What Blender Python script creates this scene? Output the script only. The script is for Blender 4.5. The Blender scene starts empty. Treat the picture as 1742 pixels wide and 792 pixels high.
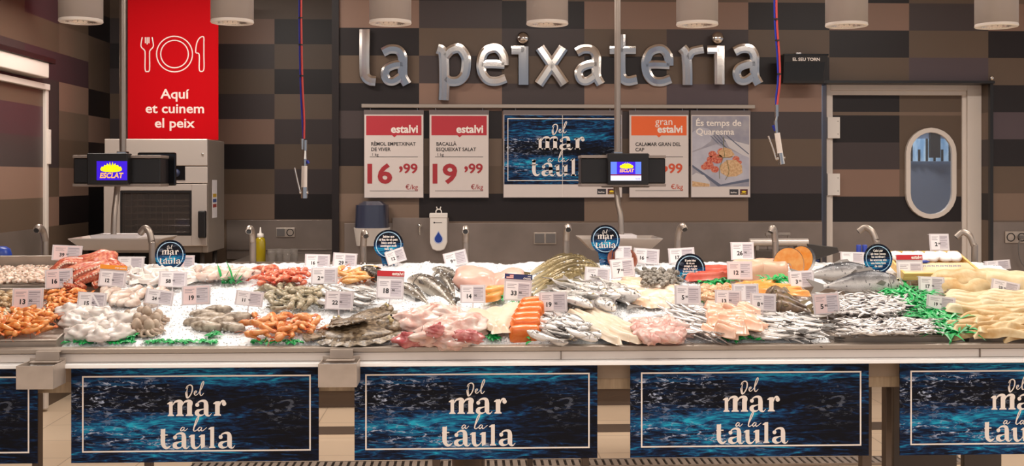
import bpy, math, random
from mathutils import Vector, Matrix, Euler, noise

# ---------------------------------------------------------------- camera, sky, light, exposure
sc = bpy.context.scene
COL = sc.collection
RND = random.Random(11)
PI = math.pi
F, CX, CY, EYE, YAW = 1900.0, 871.0, 302.0, 1.55, math.atan(71 / 1900)      # focal length and principal point in pixels of 1742 x 792, eye height in metres

cd = bpy.data.cameras.new('camera')
cam = bpy.data.objects.new('camera', cd)
COL.objects.link(cam)
cam.location = (0, 0, EYE)
cam.rotation_euler = (PI / 2, 0, -YAW)
cd.sensor_width = 36
cd.lens = F / 1742 * 36
cd.shift_y = -(396 - CY) / 1742
cd.clip_end = 60
sc.camera = cam

sc.view_settings.view_transform = 'Standard'
sc.view_settings.look = 'None'
sc.view_settings.gamma = 1
sc.view_settings.exposure = 0.0
sc.view_settings.use_curve_mapping = False

SPOT_W, AREA_W, WORK_W, WORLD_S = 24, 22, 38, 1.25
WARM = (1.0, 0.91, 0.83)

w = bpy.data.worlds.new('store_surroundings')
sc.world = w
w.use_nodes = True
nt = w.node_tree
nt.nodes.clear()
wo = nt.nodes.new('ShaderNodeOutputWorld')
bg = nt.nodes.new('ShaderNodeBackground')
tc = nt.nodes.new('ShaderNodeTexCoord')
sep = nt.nodes.new('ShaderNodeSeparateXYZ')
ramp = nt.nodes.new('ShaderNodeValToRGB')
mp = nt.nodes.new('ShaderNodeMapRange')
mp.inputs[1].default_value = -1
mp.inputs[2].default_value = 1
nt.links.new(tc.outputs['Generated'], sep.inputs[0])
nt.links.new(sep.outputs['Z'], mp.inputs[0])
nt.links.new(mp.outputs[0], ramp.inputs[0])
els = ramp.color_ramp.elements
els[0].position = 0.0
els[0].color = (0.52, 0.46, 0.40, 1)
els[1].position = 1.0
els[1].color = (1.25, 1.14, 1.04, 1)
for p, c in ((0.40, (0.50, 0.45, 0.42, 1)), (0.47, (0.26, 0.28, 0.33, 1)), (0.549, (0.20, 0.23, 0.29, 1)), (0.556, (0.62, 0.57, 0.53, 1)), (0.60, (0.95, 0.86, 0.80, 1)), (0.62, (1.5, 1.38, 1.28, 1)), (0.64, (0.85, 0.78, 0.72, 1))):
    e = els.new(p)
    e.color = c
nt.links.new(ramp.outputs[0], bg.inputs[0])
bg.inputs[1].default_value = WORLD_S
nt.links.new(bg.outputs[0], wo.inputs[0])


def area_light(name, loc, rot, sx, sy, watts, col=WARM):
    l = bpy.data.lights.new(name, 'AREA')
    l.shape = 'RECTANGLE'
    l.size, l.size_y = sx, sy
    l.energy = watts
    l.color = col
    o = bpy.data.objects.new(name, l)
    o.location = loc
    o.rotation_euler = rot
    COL.objects.link(o)
    return o


# unseen fill lights added above the aisle and the workspace behind the counter
for lx in (-2.0, 0.6, 3.2):
    area_light('aisle_fill_light', (lx, 2.9, 3.22), (0, 0, 0), 1.4, 0.25, AREA_W)
    area_light('workspace_fill_light', (lx, 5.9 if lx > -1 else 6.8, 3.22), (0, 0, 0), 1.4, 0.2, WORK_W if lx > -1 else WORK_W * 1.7)  # left one is stronger, to brighten the recess and left wall


# ---------------------------------------------------------------- helpers
def ray(px):
    a = (px - CX) / F
    return a * math.cos(YAW) + math.sin(YAW), math.cos(YAW) - a * math.sin(YAW)


def at(px, py, Y):
    """The point that the photograph shows at pixel px, py when it lies Y metres in front of the camera."""
    dx, dy = ray(px)
    k = Y / dy
    return Vector((dx * k, Y, EYE - (py - CY) / F * k))


SL, SY0, SZ0 = 0.194, 4.47, 0.885           # the display slopes up towards the back
ALPHA = math.atan(SL)


def surf(Y):
    return SZ0 + (Y - SY0) * SL


def on(px, py, dh=0.0):
    """The point of the sloped display seen at pixel px, py."""
    dx, dy = ray(px)
    k = (EYE - SZ0 - dh + SL * SY0) / ((py - CY) / F + SL * dy)
    return Vector((dx * k, dy * k, surf(dy * k) + dh))


def wpx(px, Y):
    """How many metres a length of px pixels is at distance Y."""
    return px * Y / F


def lin(h):
    h = h.lstrip('#')
    out = []
    for i in (0, 2, 4):
        c = int(h[i:i + 2], 16) / 255
        out.append(c / 12.92 if c <= 0.04045 else ((c + 0.055) / 1.055) ** 2.4)
    return tuple(out)


def L4(h, k=1.0):
    return tuple(min(1.0, c * k) for c in lin(h)) + (1.0,)


def mat(name, col, rough=0.5, metal=0.0, k=1.0, col2=None, nscale=30.0, ndetail=3.0, bump=0.0, bscale=80.0, vary=0.0, sss=0.0,
        spec=0.5, emit=0.0, alpha=1.0, trans=0.0, stretch=(1, 1, 1), lo=0.35, hi=0.65, coat=0.0, btype='noise'):
    m = bpy.data.materials.new(name)
    m.use_nodes = True
    n = m.node_tree
    b = n.nodes['Principled BSDF']
    c1 = L4(col, k)
    b.inputs['Base Color'].default_value = c1
    b.inputs['Roughness'].default_value = rough
    b.inputs['Metallic'].default_value = metal
    b.inputs['Specular IOR Level'].default_value = spec
    b.inputs['Coat Weight'].default_value = coat
    b.inputs['Coat Roughness'].default_value = 0.15
    if sss:
        b.inputs['Subsurface Weight'].default_value = sss
        b.inputs['Subsurface Radius'].default_value = (0.012, 0.006, 0.004)
        b.inputs['Subsurface Scale'].default_value = 0.6
    if trans:
        b.inputs['Transmission Weight'].default_value = trans
    if alpha < 1:
        b.inputs['Alpha'].default_value = alpha
    if emit:
        b.inputs['Emission Color'].default_value = c1
        b.inputs['Emission Strength'].default_value = emit
    out = None
    tcn = n.nodes.new('ShaderNodeTexCoord')
    mpn = n.nodes.new('ShaderNodeMapping')
    mpn.inputs['Scale'].default_value = stretch
    n.links.new(tcn.outputs['Object'], mpn.inputs[0])
    if col2:
        t = n.nodes.new('ShaderNodeTexNoise')
        t.inputs['Scale'].default_value = nscale
        t.inputs['Detail'].default_value = ndetail
        n.links.new(mpn.outputs[0], t.inputs['Vector'])
        r = n.nodes.new('ShaderNodeValToRGB')
        r.color_ramp.elements[0].position = lo
        r.color_ramp.elements[1].position = hi
        r.color_ramp.elements[0].color = c1
        r.color_ramp.elements[1].color = L4(col2, k)
        n.links.new(t.outputs['Fac'], r.inputs[0])
        out = r.outputs[0]
    if vary:
        out = vary_node(n, out, c1, vary)
    if out is not None:
        n.links.new(out, b.inputs['Base Color'])
        if emit:
            n.links.new(out, b.inputs['Emission Color'])
    if bump:
        if btype == 'noise':
            t2 = n.nodes.new('ShaderNodeTexNoise')
            t2.inputs['Detail'].default_value = 3
            o2 = t2.outputs['Fac']
        else:
            t2 = n.nodes.new('ShaderNodeTexVoronoi')
            o2 = t2.outputs['Distance']
        t2.inputs['Scale'].default_value = bscale
        n.links.new(mpn.outputs[0], t2.inputs['Vector'])
        bn = n.nodes.new('ShaderNodeBump')
        bn.inputs['Strength'].default_value = bump
        bn.inputs['Distance'].default_value = 0.004
        n.links.new(o2, bn.inputs['Height'])
        n.links.new(bn.outputs[0], b.inputs['Normal'])
    return m


def vary_node(n, out, c1, vary):
    oi = n.nodes.new('ShaderNodeObjectInfo')
    mr = n.nodes.new('ShaderNodeMapRange')
    mr.inputs[3].default_value = 1 - vary
    mr.inputs[4].default_value = 1 + vary
    n.links.new(oi.outputs['Random'], mr.inputs[0])
    hs = n.nodes.new('ShaderNodeHueSaturation')
    if out is None:
        hs.inputs['Color'].default_value = c1
    else:
        n.links.new(out, hs.inputs['Color'])
    n.links.new(mr.outputs[0], hs.inputs['Value'])
    return hs.outputs[0]


FISH_K = 0.8


def fish_mat(name, stops, zr, rough=0.25, blot=None, bscale=40.0, blot_lo=0.5, blot_hi=0.62, metal=0.25, vary=0.1, axis='Z', bump=0.25):
    """A fish's own colouring: from belly to back along its local height, with blotches."""
    m = bpy.data.materials.new(name)
    m.use_nodes = True
    n = m.node_tree
    b = n.nodes['Principled BSDF']
    tcn = n.nodes.new('ShaderNodeTexCoord')
    sp = n.nodes.new('ShaderNodeSeparateXYZ')
    n.links.new(tcn.outputs['Object'], sp.inputs[0])
    nz = n.nodes.new('ShaderNodeTexNoise')
    nz.inputs['Scale'].default_value = bscale
    n.links.new(tcn.outputs['Object'], nz.inputs['Vector'])
    mr = n.nodes.new('ShaderNodeMapRange')
    mr.inputs[1].default_value, mr.inputs[2].default_value = -zr, zr
    n.links.new(sp.outputs[axis], mr.inputs[0])
    ad = n.nodes.new('ShaderNodeMath')
    ad.operation = 'MULTIPLY_ADD'
    ad.inputs[1].default_value = 0.16
    n.links.new(nz.outputs['Fac'], ad.inputs[0])
    sb = n.nodes.new('ShaderNodeMath')
    sb.operation = 'SUBTRACT'
    sb.inputs[1].default_value = 0.08
    n.links.new(mr.outputs[0], sb.inputs[0])
    n.links.new(sb.outputs[0], ad.inputs[2])
    r = n.nodes.new('ShaderNodeValToRGB')
    e = r.color_ramp.elements
    e[0].position, e[0].color = stops[0][0], L4(stops[0][1], FISH_K)
    e[1].position, e[1].color = stops[-1][0], L4(stops[-1][1], FISH_K)
    for p, c in stops[1:-1]:
        q = e.new(p)
        q.color = L4(c, FISH_K)
    n.links.new(ad.outputs[0], r.inputs[0])
    out = r.outputs[0]
    if blot:
        nb = n.nodes.new('ShaderNodeTexNoise')
        nb.inputs['Scale'].default_value = bscale * 1.7
        nb.inputs['Detail'].default_value = 4
        n.links.new(tcn.outputs['Object'], nb.inputs['Vector'])
        rb = n.nodes.new('ShaderNodeValToRGB')
        rb.color_ramp.elements[0].position, rb.color_ramp.elements[1].position = blot_lo, blot_hi
        n.links.new(nb.outputs['Fac'], rb.inputs[0])
        mx = n.nodes.new('ShaderNodeMix')
        mx.data_type = 'RGBA'
        n.links.new(rb.outputs[0], mx.inputs['Factor'])
        n.links.new(out, mx.inputs[6])
        mx.inputs[7].default_value = L4(blot, FISH_K)
        out = mx.outputs[2]
    if vary:
        out = vary_node(n, out, None, vary)
    n.links.new(out, b.inputs['Base Color'])
    b.inputs['Roughness'].default_value = rough
    b.inputs['Metallic'].default_value = metal
    if bump:
        t2 = n.nodes.new('ShaderNodeTexVoronoi')
        t2.inputs['Scale'].default_value = 220
        n.links.new(tcn.outputs['Object'], t2.inputs['Vector'])
        bn = n.nodes.new('ShaderNodeBump')
        bn.inputs['Strength'].default_value = bump
        bn.inputs['Distance'].default_value = 0.002
        n.links.new(t2.outputs['Distance'], bn.inputs['Height'])
        n.links.new(bn.outputs[0], b.inputs['Normal'])
    return m


def crom(pts, n=6, closed=False):
    """A smooth line through pts (Catmull-Rom); tuples of any length."""
    P = [tuple(p) for p in pts]
    if len(P) < 3:
        a, b = P[0], P[-1]
        return [tuple(a[k] + (b[k] - a[k]) * i / n for k in range(len(a))) for i in range(n + 1)]
    out = []
    N = len(P)
    segs = N if closed else N - 1
    for i in range(segs):
        p0 = P[(i - 1) % N] if closed or i > 0 else tuple(2 * P[0][k] - P[1][k] for k in range(len(P[0])))
        p1, p2 = P[i % N], P[(i + 1) % N]
        p3 = P[(i + 2) % N] if closed or i + 2 < N else tuple(2 * P[-1][k] - P[-2][k] for k in range(len(P[0])))
        for j in range(n):
            t = j / n
            out.append(tuple(0.5 * (2 * p1[k] + (p2[k] - p0[k]) * t + (2 * p0[k] - 5 * p1[k] + 4 * p2[k] - p3[k]) * t * t
                                    + (3 * p1[k] - p0[k] - 3 * p2[k] + p3[k]) * t ** 3) for k in range(len(p1))))
    if not closed:
        out.append(P[-1])
    return out


def interp(tbl, t):
    if t <= tbl[0][0]:
        return tbl[0][1]
    for (a, va), (b, vb) in zip(tbl, tbl[1:]):
        if t <= b:
            s = (t - a) / (b - a)
            s = s * s * (3 - 2 * s) * 0.5 + s * 0.5
            return va + (vb - va) * s
    return tbl[-1][1]


_TXT = {}


def text_geo(s, bold=0.0):
    key = (s, bold)
    if key not in _TXT:
        c = bpy.data.curves.new('lettering', 'FONT')
        c.body = s
        c.size = 1
        c.offset = bold
        c.resolution_u = 3
        o = bpy.data.objects.new('lettering', c)
        COL.objects.link(o)
        dg = bpy.context.evaluated_depsgraph_get()
        me = bpy.data.meshes.new_from_object(o.evaluated_get(dg))
        v = [(q.co.x, q.co.y) for q in me.vertices]
        f = [tuple(p.vertices) for p in me.polygons]
        bpy.data.objects.remove(o)
        bpy.data.curves.remove(c)
        bpy.data.meshes.remove(me)
        _TXT[key] = (v, f)
    return _TXT[key]


class MB:
    def __init__(s):
        s.v, s.f, s.m, s.s = [], [], [], []

    def add(s, verts, faces, mi=0, smooth=False, M=None):
        o = len(s.v)
        if M is None:
            s.v += [tuple(v) for v in verts]
        else:
            s.v += [tuple(M @ Vector(v)) for v in verts]
        for f in faces:
            s.f.append(tuple(i + o for i in f))
            s.m.append(mi)
            s.s.append(smooth)
        return s

    def box(s, a, b, mi=0, M=None):
        (x0, y0, z0), (x1, y1, z1) = a, b
        x0, x1 = min(x0, x1), max(x0, x1)
        y0, y1 = min(y0, y1), max(y0, y1)
        z0, z1 = min(z0, z1), max(z0, z1)
        return s.add([(x0, y0, z0), (x1, y0, z0), (x1, y1, z0), (x0, y1, z0), (x0, y0, z1), (x1, y0, z1), (x1, y1, z1), (x0, y1, z1)],
                     [(0, 3, 2, 1), (4, 5, 6, 7), (0, 1, 5, 4), (1, 2, 6, 5), (2, 3, 7, 6), (3, 0, 4, 7)], mi, False, M)

    def grid(s, fn, nu, nv, cu=False, cv=False, mi=0, smooth=True, M=None):
        V = [fn(i / (nu if cu else nu - 1), j / (nv if cv else nv - 1)) for i in range(nu) for j in range(nv)]
        fs = []
        for i in range(nu if cu else nu - 1):
            for j in range(nv if cv else nv - 1):
                a, b = i, (i + 1) % nu
                c, d = j, (j + 1) % nv
                fs.append((a * nv + c, b * nv + c, b * nv + d, a * nv + d))
        return s.add(V, fs, mi, smooth, M)

    def tube(s, pts, rad, n=10, mi=0, M=None, caps=True, flat=1.0):
        pts = [Vector(p) for p in pts]
        N = len(pts)
        rad = rad if isinstance(rad, (list, tuple)) else [rad] * N
        up = None
        V, fs = [], []
        for i, p in enumerate(pts):
            t = (pts[min(i + 1, N - 1)] - pts[max(i - 1, 0)])
            t = t.normalized() if t.length > 1e-9 else Vector((0, 0, 1))
            if up is None:
                up = Vector((0, 0, 1)) if abs(t.z) < 0.9 else Vector((0, 1, 0))
            a = t.cross(up)
            if a.length < 1e-6:
                a = t.orthogonal()
            a.normalize()
            b = a.cross(t).normalized()
            up = b
            for k in range(n):
                q = 2 * PI * k / n
                V.append(p + a * math.cos(q) * rad[i] + b * math.sin(q) * rad[i] * flat)
        for i in range(N - 1):
            for k in range(n):
                l = (k + 1) % n
                fs.append((i * n + k, i * n + l, (i + 1) * n + l, (i + 1) * n + k))
        s.add(V, fs, mi, True, M)
        if caps:
            s.add(V[:n], [tuple(range(n))[::-1]], mi, False, M)
            s.add(V[-n:], [tuple(range(n))], mi, False, M)
        return s

    def lathe(s, prof, n=24, mi=0, M=None, smooth=True):
        V, fs = [], []
        for r, z in prof:
            for k in range(n):
                q = 2 * PI * k / n
                V.append((r * math.cos(q), r * math.sin(q), z))
        for i in range(len(prof) - 1):
            for k in range(n):
                l = (k + 1) % n
                fs.append((i * n + k, i * n + l, (i + 1) * n + l, (i + 1) * n + k))
        return s.add(V, fs, mi, smooth, M)

    def ball(s, c, r, mi=0, nu=12, nv=8, sc3=(1, 1, 1), M=None):
        def fn(u, v):
            a, b = 2 * PI * u, PI * (0.001 + 0.998 * v)
            return (c[0] + r * sc3[0] * math.sin(b) * math.cos(a), c[1] + r * sc3[1] * math.sin(b) * math.sin(a), c[2] + r * sc3[2] * math.cos(b))
        return s.grid(fn, nu, nv, cu=True, mi=mi, M=M)

    # ---- flat print and raised letters on a board: x to the right, y up, the viewer at -Y
    def poly(s, pts, mi=0, y=0.0):
        return s.add([(p[0], y, p[1]) for p in pts], [tuple(range(len(pts)))], mi)

    def rect(s, x0, z0, x1, z1, mi=0, y=0.0):
        return s.poly([(x0, z0), (x1, z0), (x1, z1), (x0, z1)], mi, y)

    def disc(s, cx, cz, r, mi=0, y=0.0, n=28, ry=None):
        ry = ry or r
        return s.poly([(cx + r * math.cos(2 * PI * k / n), cz + ry * math.sin(2 * PI * k / n)) for k in range(n)], mi, y)

    def ring(s, cx, cz, r, wd, mi=0, y=0.0, n=40):
        V = []
        for k in range(n):
            a = 2 * PI * k / n
            V += [(cx + r * math.cos(a), y, cz + r * math.sin(a)), (cx + (r - wd) * math.cos(a), y, cz + (r - wd) * math.sin(a))]
        return s.add(V, [(2 * k, 2 * k + 1, (2 * k + 3) % (2 * n), (2 * k + 2) % (2 * n)) for k in range(n)], mi)

    def frame(s, x0, z0, x1, z1, wd, mi=0, y=0.0):
        s.rect(x0, z0, x1, z0 + wd, mi, y)
        s.rect(x0, z1 - wd, x1, z1, mi, y)
        s.rect(x0, z0 + wd, x0 + wd, z1 - wd, mi, y)
        return s.rect(x1 - wd, z0 + wd, x1, z1 - wd, mi, y)

    def stroke(s, pts, wd, mi=0, y=0.0, depth=0.0, n=6, closed=False, straight=False, round_ends=False, cut=None):
        """A pen line through pts (x, z[, width factor]); depth > 0 raises it with a bevelled profile."""
        q = [(p[0], p[1], (p[2] if len(p) > 2 else 1.0)) for p in pts]
        q = q if straight else crom(q, n, closed)
        N = len(q)
        prof = [(-1, 0), (1, 0)] if not depth else [(-1, 0), (-1, 0.8), (-0.9, 0.95), (-0.45, 1.0), (0.45, 1.0), (0.9, 0.95), (1, 0.8), (1, 0)]
        K = len(prof)
        V, fs = [], []
        for i, p in enumerate(q):
            a = q[(i - 1) % N] if closed else q[max(i - 1, 0)]
            b = q[(i + 1) % N] if closed else q[min(i + 1, N - 1)]
            tx, tz = b[0] - a[0], b[1] - a[1]
            l = math.hypot(tx, tz) or 1
            nx, nz = -tz / l, tx / l
            if cut and not closed and i in (0, N - 1):
                cx, cz = cut[0 if i == 0 else 1] or (nx, nz)
                if cx * nx + cz * nz < 0:
                    cx, cz = -cx, -cz
                k = max(0.5, cx * nx + cz * nz)
                nx, nz = cx / k, cz / k
            for u, h in prof:
                V.append((p[0] + nx * u * wd * p[2] / 2, y - depth * h, p[1] + nz * u * wd * p[2] / 2))
        for i in range(N if closed else N - 1):
            j = (i + 1) % N
            for k in range(K - 1):
                fs.append((i * K + k, i * K + k + 1, j * K + k + 1, j * K + k))
        s.add(V, fs, mi, False)
        if depth and not closed:
            s.add(V[:K], [tuple(range(K))], mi)
            s.add(V[-K:], [tuple(range(K))[::-1]], mi)
        if round_ends and not depth:
            for p in (q[0], q[-1]):
                s.disc(p[0], p[1], wd * p[2] / 2, mi, y, 12)
        return s

    def text(s, txt, x, z, size, mi=0, y=0.0, align='l', bold=0.0, sx=1.0, shear=0.0):
        v, f = text_geo(txt, bold)
        if not v:
            return s
        xs = [p[0] for p in v]
        x0, x1 = min(xs), max(xs)
        ox = {'l': -x0, 'c': -(x0 + x1) / 2, 'r': -x1}[align]
        return s.add([(x + (p[0] + ox + shear * p[1]) * size * sx, y, z + p[1] * size) for p in v], f, mi)

    def build(s, name, mats, parent=None, loc=(0, 0, 0), rot=(0, 0, 0), bev=0.0, sub=0):
        me = bpy.data.meshes.new(name)
        me.from_pydata(s.v, [], s.f)
        mats = mats if isinstance(mats, (list, tuple)) else [mats]
        for m in mats:
            me.materials.append(m)
        me.polygons.foreach_set('material_index', s.m)
        me.polygons.foreach_set('use_smooth', s.s)
        me.update()
        o = bpy.data.objects.new(name, me)
        COL.objects.link(o)
        o.location = loc
        o.rotation_euler = rot
        if parent is not None:
            o.parent = parent
        if bev:
            b = o.modifiers.new('bevel', 'BEVEL')
            b.width = bev
            b.segments = 2
            b.limit_method = 'ANGLE'
        if sub:
            b = o.modifiers.new('subdivision', 'SUBSURF')
            b.levels = b.render_levels = sub
        return o


def tag(o, label, cat, group=None):
    o['label'] = label
    o['category'] = cat
    if group:
        o['group'] = group
    return o


def struct(o, label=None, cat=None):
    o['kind'] = 'structure'
    if label:
        o['label'] = label
        o['category'] = cat
    return o


def thing(name, label, cat, loc=(0, 0, 0), rot=(0, 0, 0), group=None):
    o = bpy.data.objects.new(name, None)
    COL.objects.link(o)
    o.location = loc
    o.rotation_euler = rot
    o.empty_display_size = 0.05
    return tag(o, label, cat, group)


def copy_tree(o, parent=None):
    c = o.copy()
    COL.objects.link(c)
    if parent is not None:
        c.parent = parent
    for ch in list(o.children):
        copy_tree(ch, c)
    return c


def lie(yaw=0.0, roll=0.0, pitch=0.0, slope=ALPHA):
    """Rotation of a thing lying on the sloped display: yaw in its plane, roll about its own length, pitch lifting its head."""
    return (Matrix.Rotation(slope, 4, 'X') @ Matrix.Rotation(yaw, 4, 'Z') @ Matrix.Rotation(-pitch, 4, 'Y') @ Matrix.Rotation(roll, 4, 'X')).to_euler()


SCATTERS = []


class Scatter:
    """Lays out individual copies of one or several prototypes."""
    def __init__(s, protos, label, cat, group=None):
        s.p, s.used, s.label, s.cat, s.group = protos if isinstance(protos, list) else [protos], set(), label, cat, group
        SCATTERS.append(s)

    def put(s, loc, rot, scale=1.0, which=None, label=None):
        i = RND.randrange(len(s.p)) if which is None else which
        o = s.p[i]
        if i in s.used:
            o = copy_tree(o)
        s.used.add(i)
        o.location = loc
        o.rotation_euler = rot
        o.scale = (scale, scale, scale) if not isinstance(scale, tuple) else scale
        return tag(o, label or s.label, s.cat, s.group)

    def done(s):
        for i, o in enumerate(s.p):
            if i not in s.used:
                for ch in list(o.children):
                    bpy.data.objects.remove(ch)
                bpy.data.objects.remove(o)
        s.p = [o for i, o in enumerate(s.p) if i in s.used]
        s.used = set(range(len(s.p)))
# ---------------------------------------------------------------- materials of the place
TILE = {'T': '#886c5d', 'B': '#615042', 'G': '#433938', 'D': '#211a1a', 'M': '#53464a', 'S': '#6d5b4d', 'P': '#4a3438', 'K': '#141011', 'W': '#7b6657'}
WORDS = {'T': 'tan', 'B': 'olive_brown', 'G': 'warm_grey', 'D': 'near_black', 'M': 'mauve_grey', 'S': 'mid_brown', 'P': 'plum', 'K': 'black', 'W': 'dusty_tan'}
M = {}
for kx, vx in TILE.items():
    M['tile' + kx] = mat(WORDS[kx] + '_wall_tile', vx, 0.42, bump=0.05, bscale=260, stretch=(6, 6, 0.6), spec=0.35)
TK = list(TILE)
TM = [M['tile' + kx] for kx in TK]
M['white_paint'] = mat('white_painted_frame', '#ddd2c8', 0.35)
M['ceil'] = mat('ceiling_plaster', '#b9b0a8', 0.8)
M['steel'] = mat('brushed_steel', '#a89c92', 0.34, 0.75, bump=0.03, bscale=300, stretch=(1, 1, 12))
M['steel_wall'] = mat('dull_steel_sheet', '#8d8078', 0.42, 0.55, col2='#81756d', nscale=4)
M['steel_dark'] = mat('dark_steel', '#5a514b', 0.45, 0.5)
M['steel_light'] = mat('pale_satin_steel', '#d5cbc3', 0.3, 0.35)
M['tray'] = mat('tray_steel', '#b8aa9e', 0.36, 0.3, col2='#a89a8e', nscale=9)
M['chrome'] = mat('chrome', '#d9d3cc', 0.12, 1.0)
M['white_strip'] = mat('white_edge_strip', '#ffffff', 0.4)
M['black'] = mat('black_plastic', '#161314', 0.4)
M['black_gloss'] = mat('glossy_black', '#0c0a0b', 0.12)
M['grey_plastic'] = mat('grey_plastic', '#6b6562', 0.45)
M['white_plastic'] = mat('white_plastic', '#e4dcd4', 0.35)
M['floor'] = None
M['apron'] = mat('beige_apron_panel', '#a08c78', 0.5, col2='#94806d', nscale=7)
M['leg'] = mat('brown_grey_steel_leg', '#6a5b50', 0.45, 0.4)
M['green'] = mat('green_plastic_grass', '#0fb257', 0.35, sss=0.1, vary=0.1, col2='#0b7f3e', nscale=25)
M['ink'] = mat('dark_grey_print', '#252224', 0.6)
M['ink_soft'] = mat('pale_grey_print', '#958d94', 0.6)
M['ink_block'] = mat('grey_print_block', '#cdc4ca', 0.6)
M['paper'] = mat('white_paper', '#efe9ea', 0.6)
M['acrylic'] = mat('frosted_acrylic', '#d9d0d2', 0.25)
M['white_ink'] = mat('white_print', '#eee4dc', 0.55)
M['red'] = mat('red_print', '#b3121f', 0.5)


def floor_mat():
    m = bpy.data.materials.new('beige_floor_tiles')
    m.use_nodes = True
    n = m.node_tree
    b = n.nodes['Principled BSDF']
    t = n.nodes.new('ShaderNodeTexCoord')
    mpn = n.nodes.new('ShaderNodeMapping')
    mpn.inputs['Location'].default_value = (0.12, 0.03, 0)
    n.links.new(t.outputs['Object'], mpn.inputs[0])
    br = n.nodes.new('ShaderNodeTexBrick')
    br.offset = 0
    br.inputs['Scale'].default_value = 1
    br.inputs['Brick Width'].default_value = 0.42
    br.inputs['Row Height'].default_value = 0.42
    br.inputs['Mortar Size'].default_value = 0.0035
    br.inputs['Color1'].default_value = L4('#e2cbb0')
    br.inputs['Color2'].default_value = L4('#dcc3a7')
    br.inputs['Mortar'].default_value = L4('#b39b84')
    n.links.new(mpn.outputs[0], br.inputs['Vector'])
    n.links.new(br.outputs['Color'], b.inputs['Base Color'])
    b.inputs['Roughness'].default_value = 0.32
    return m


M['floor'] = floor_mat()


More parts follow.
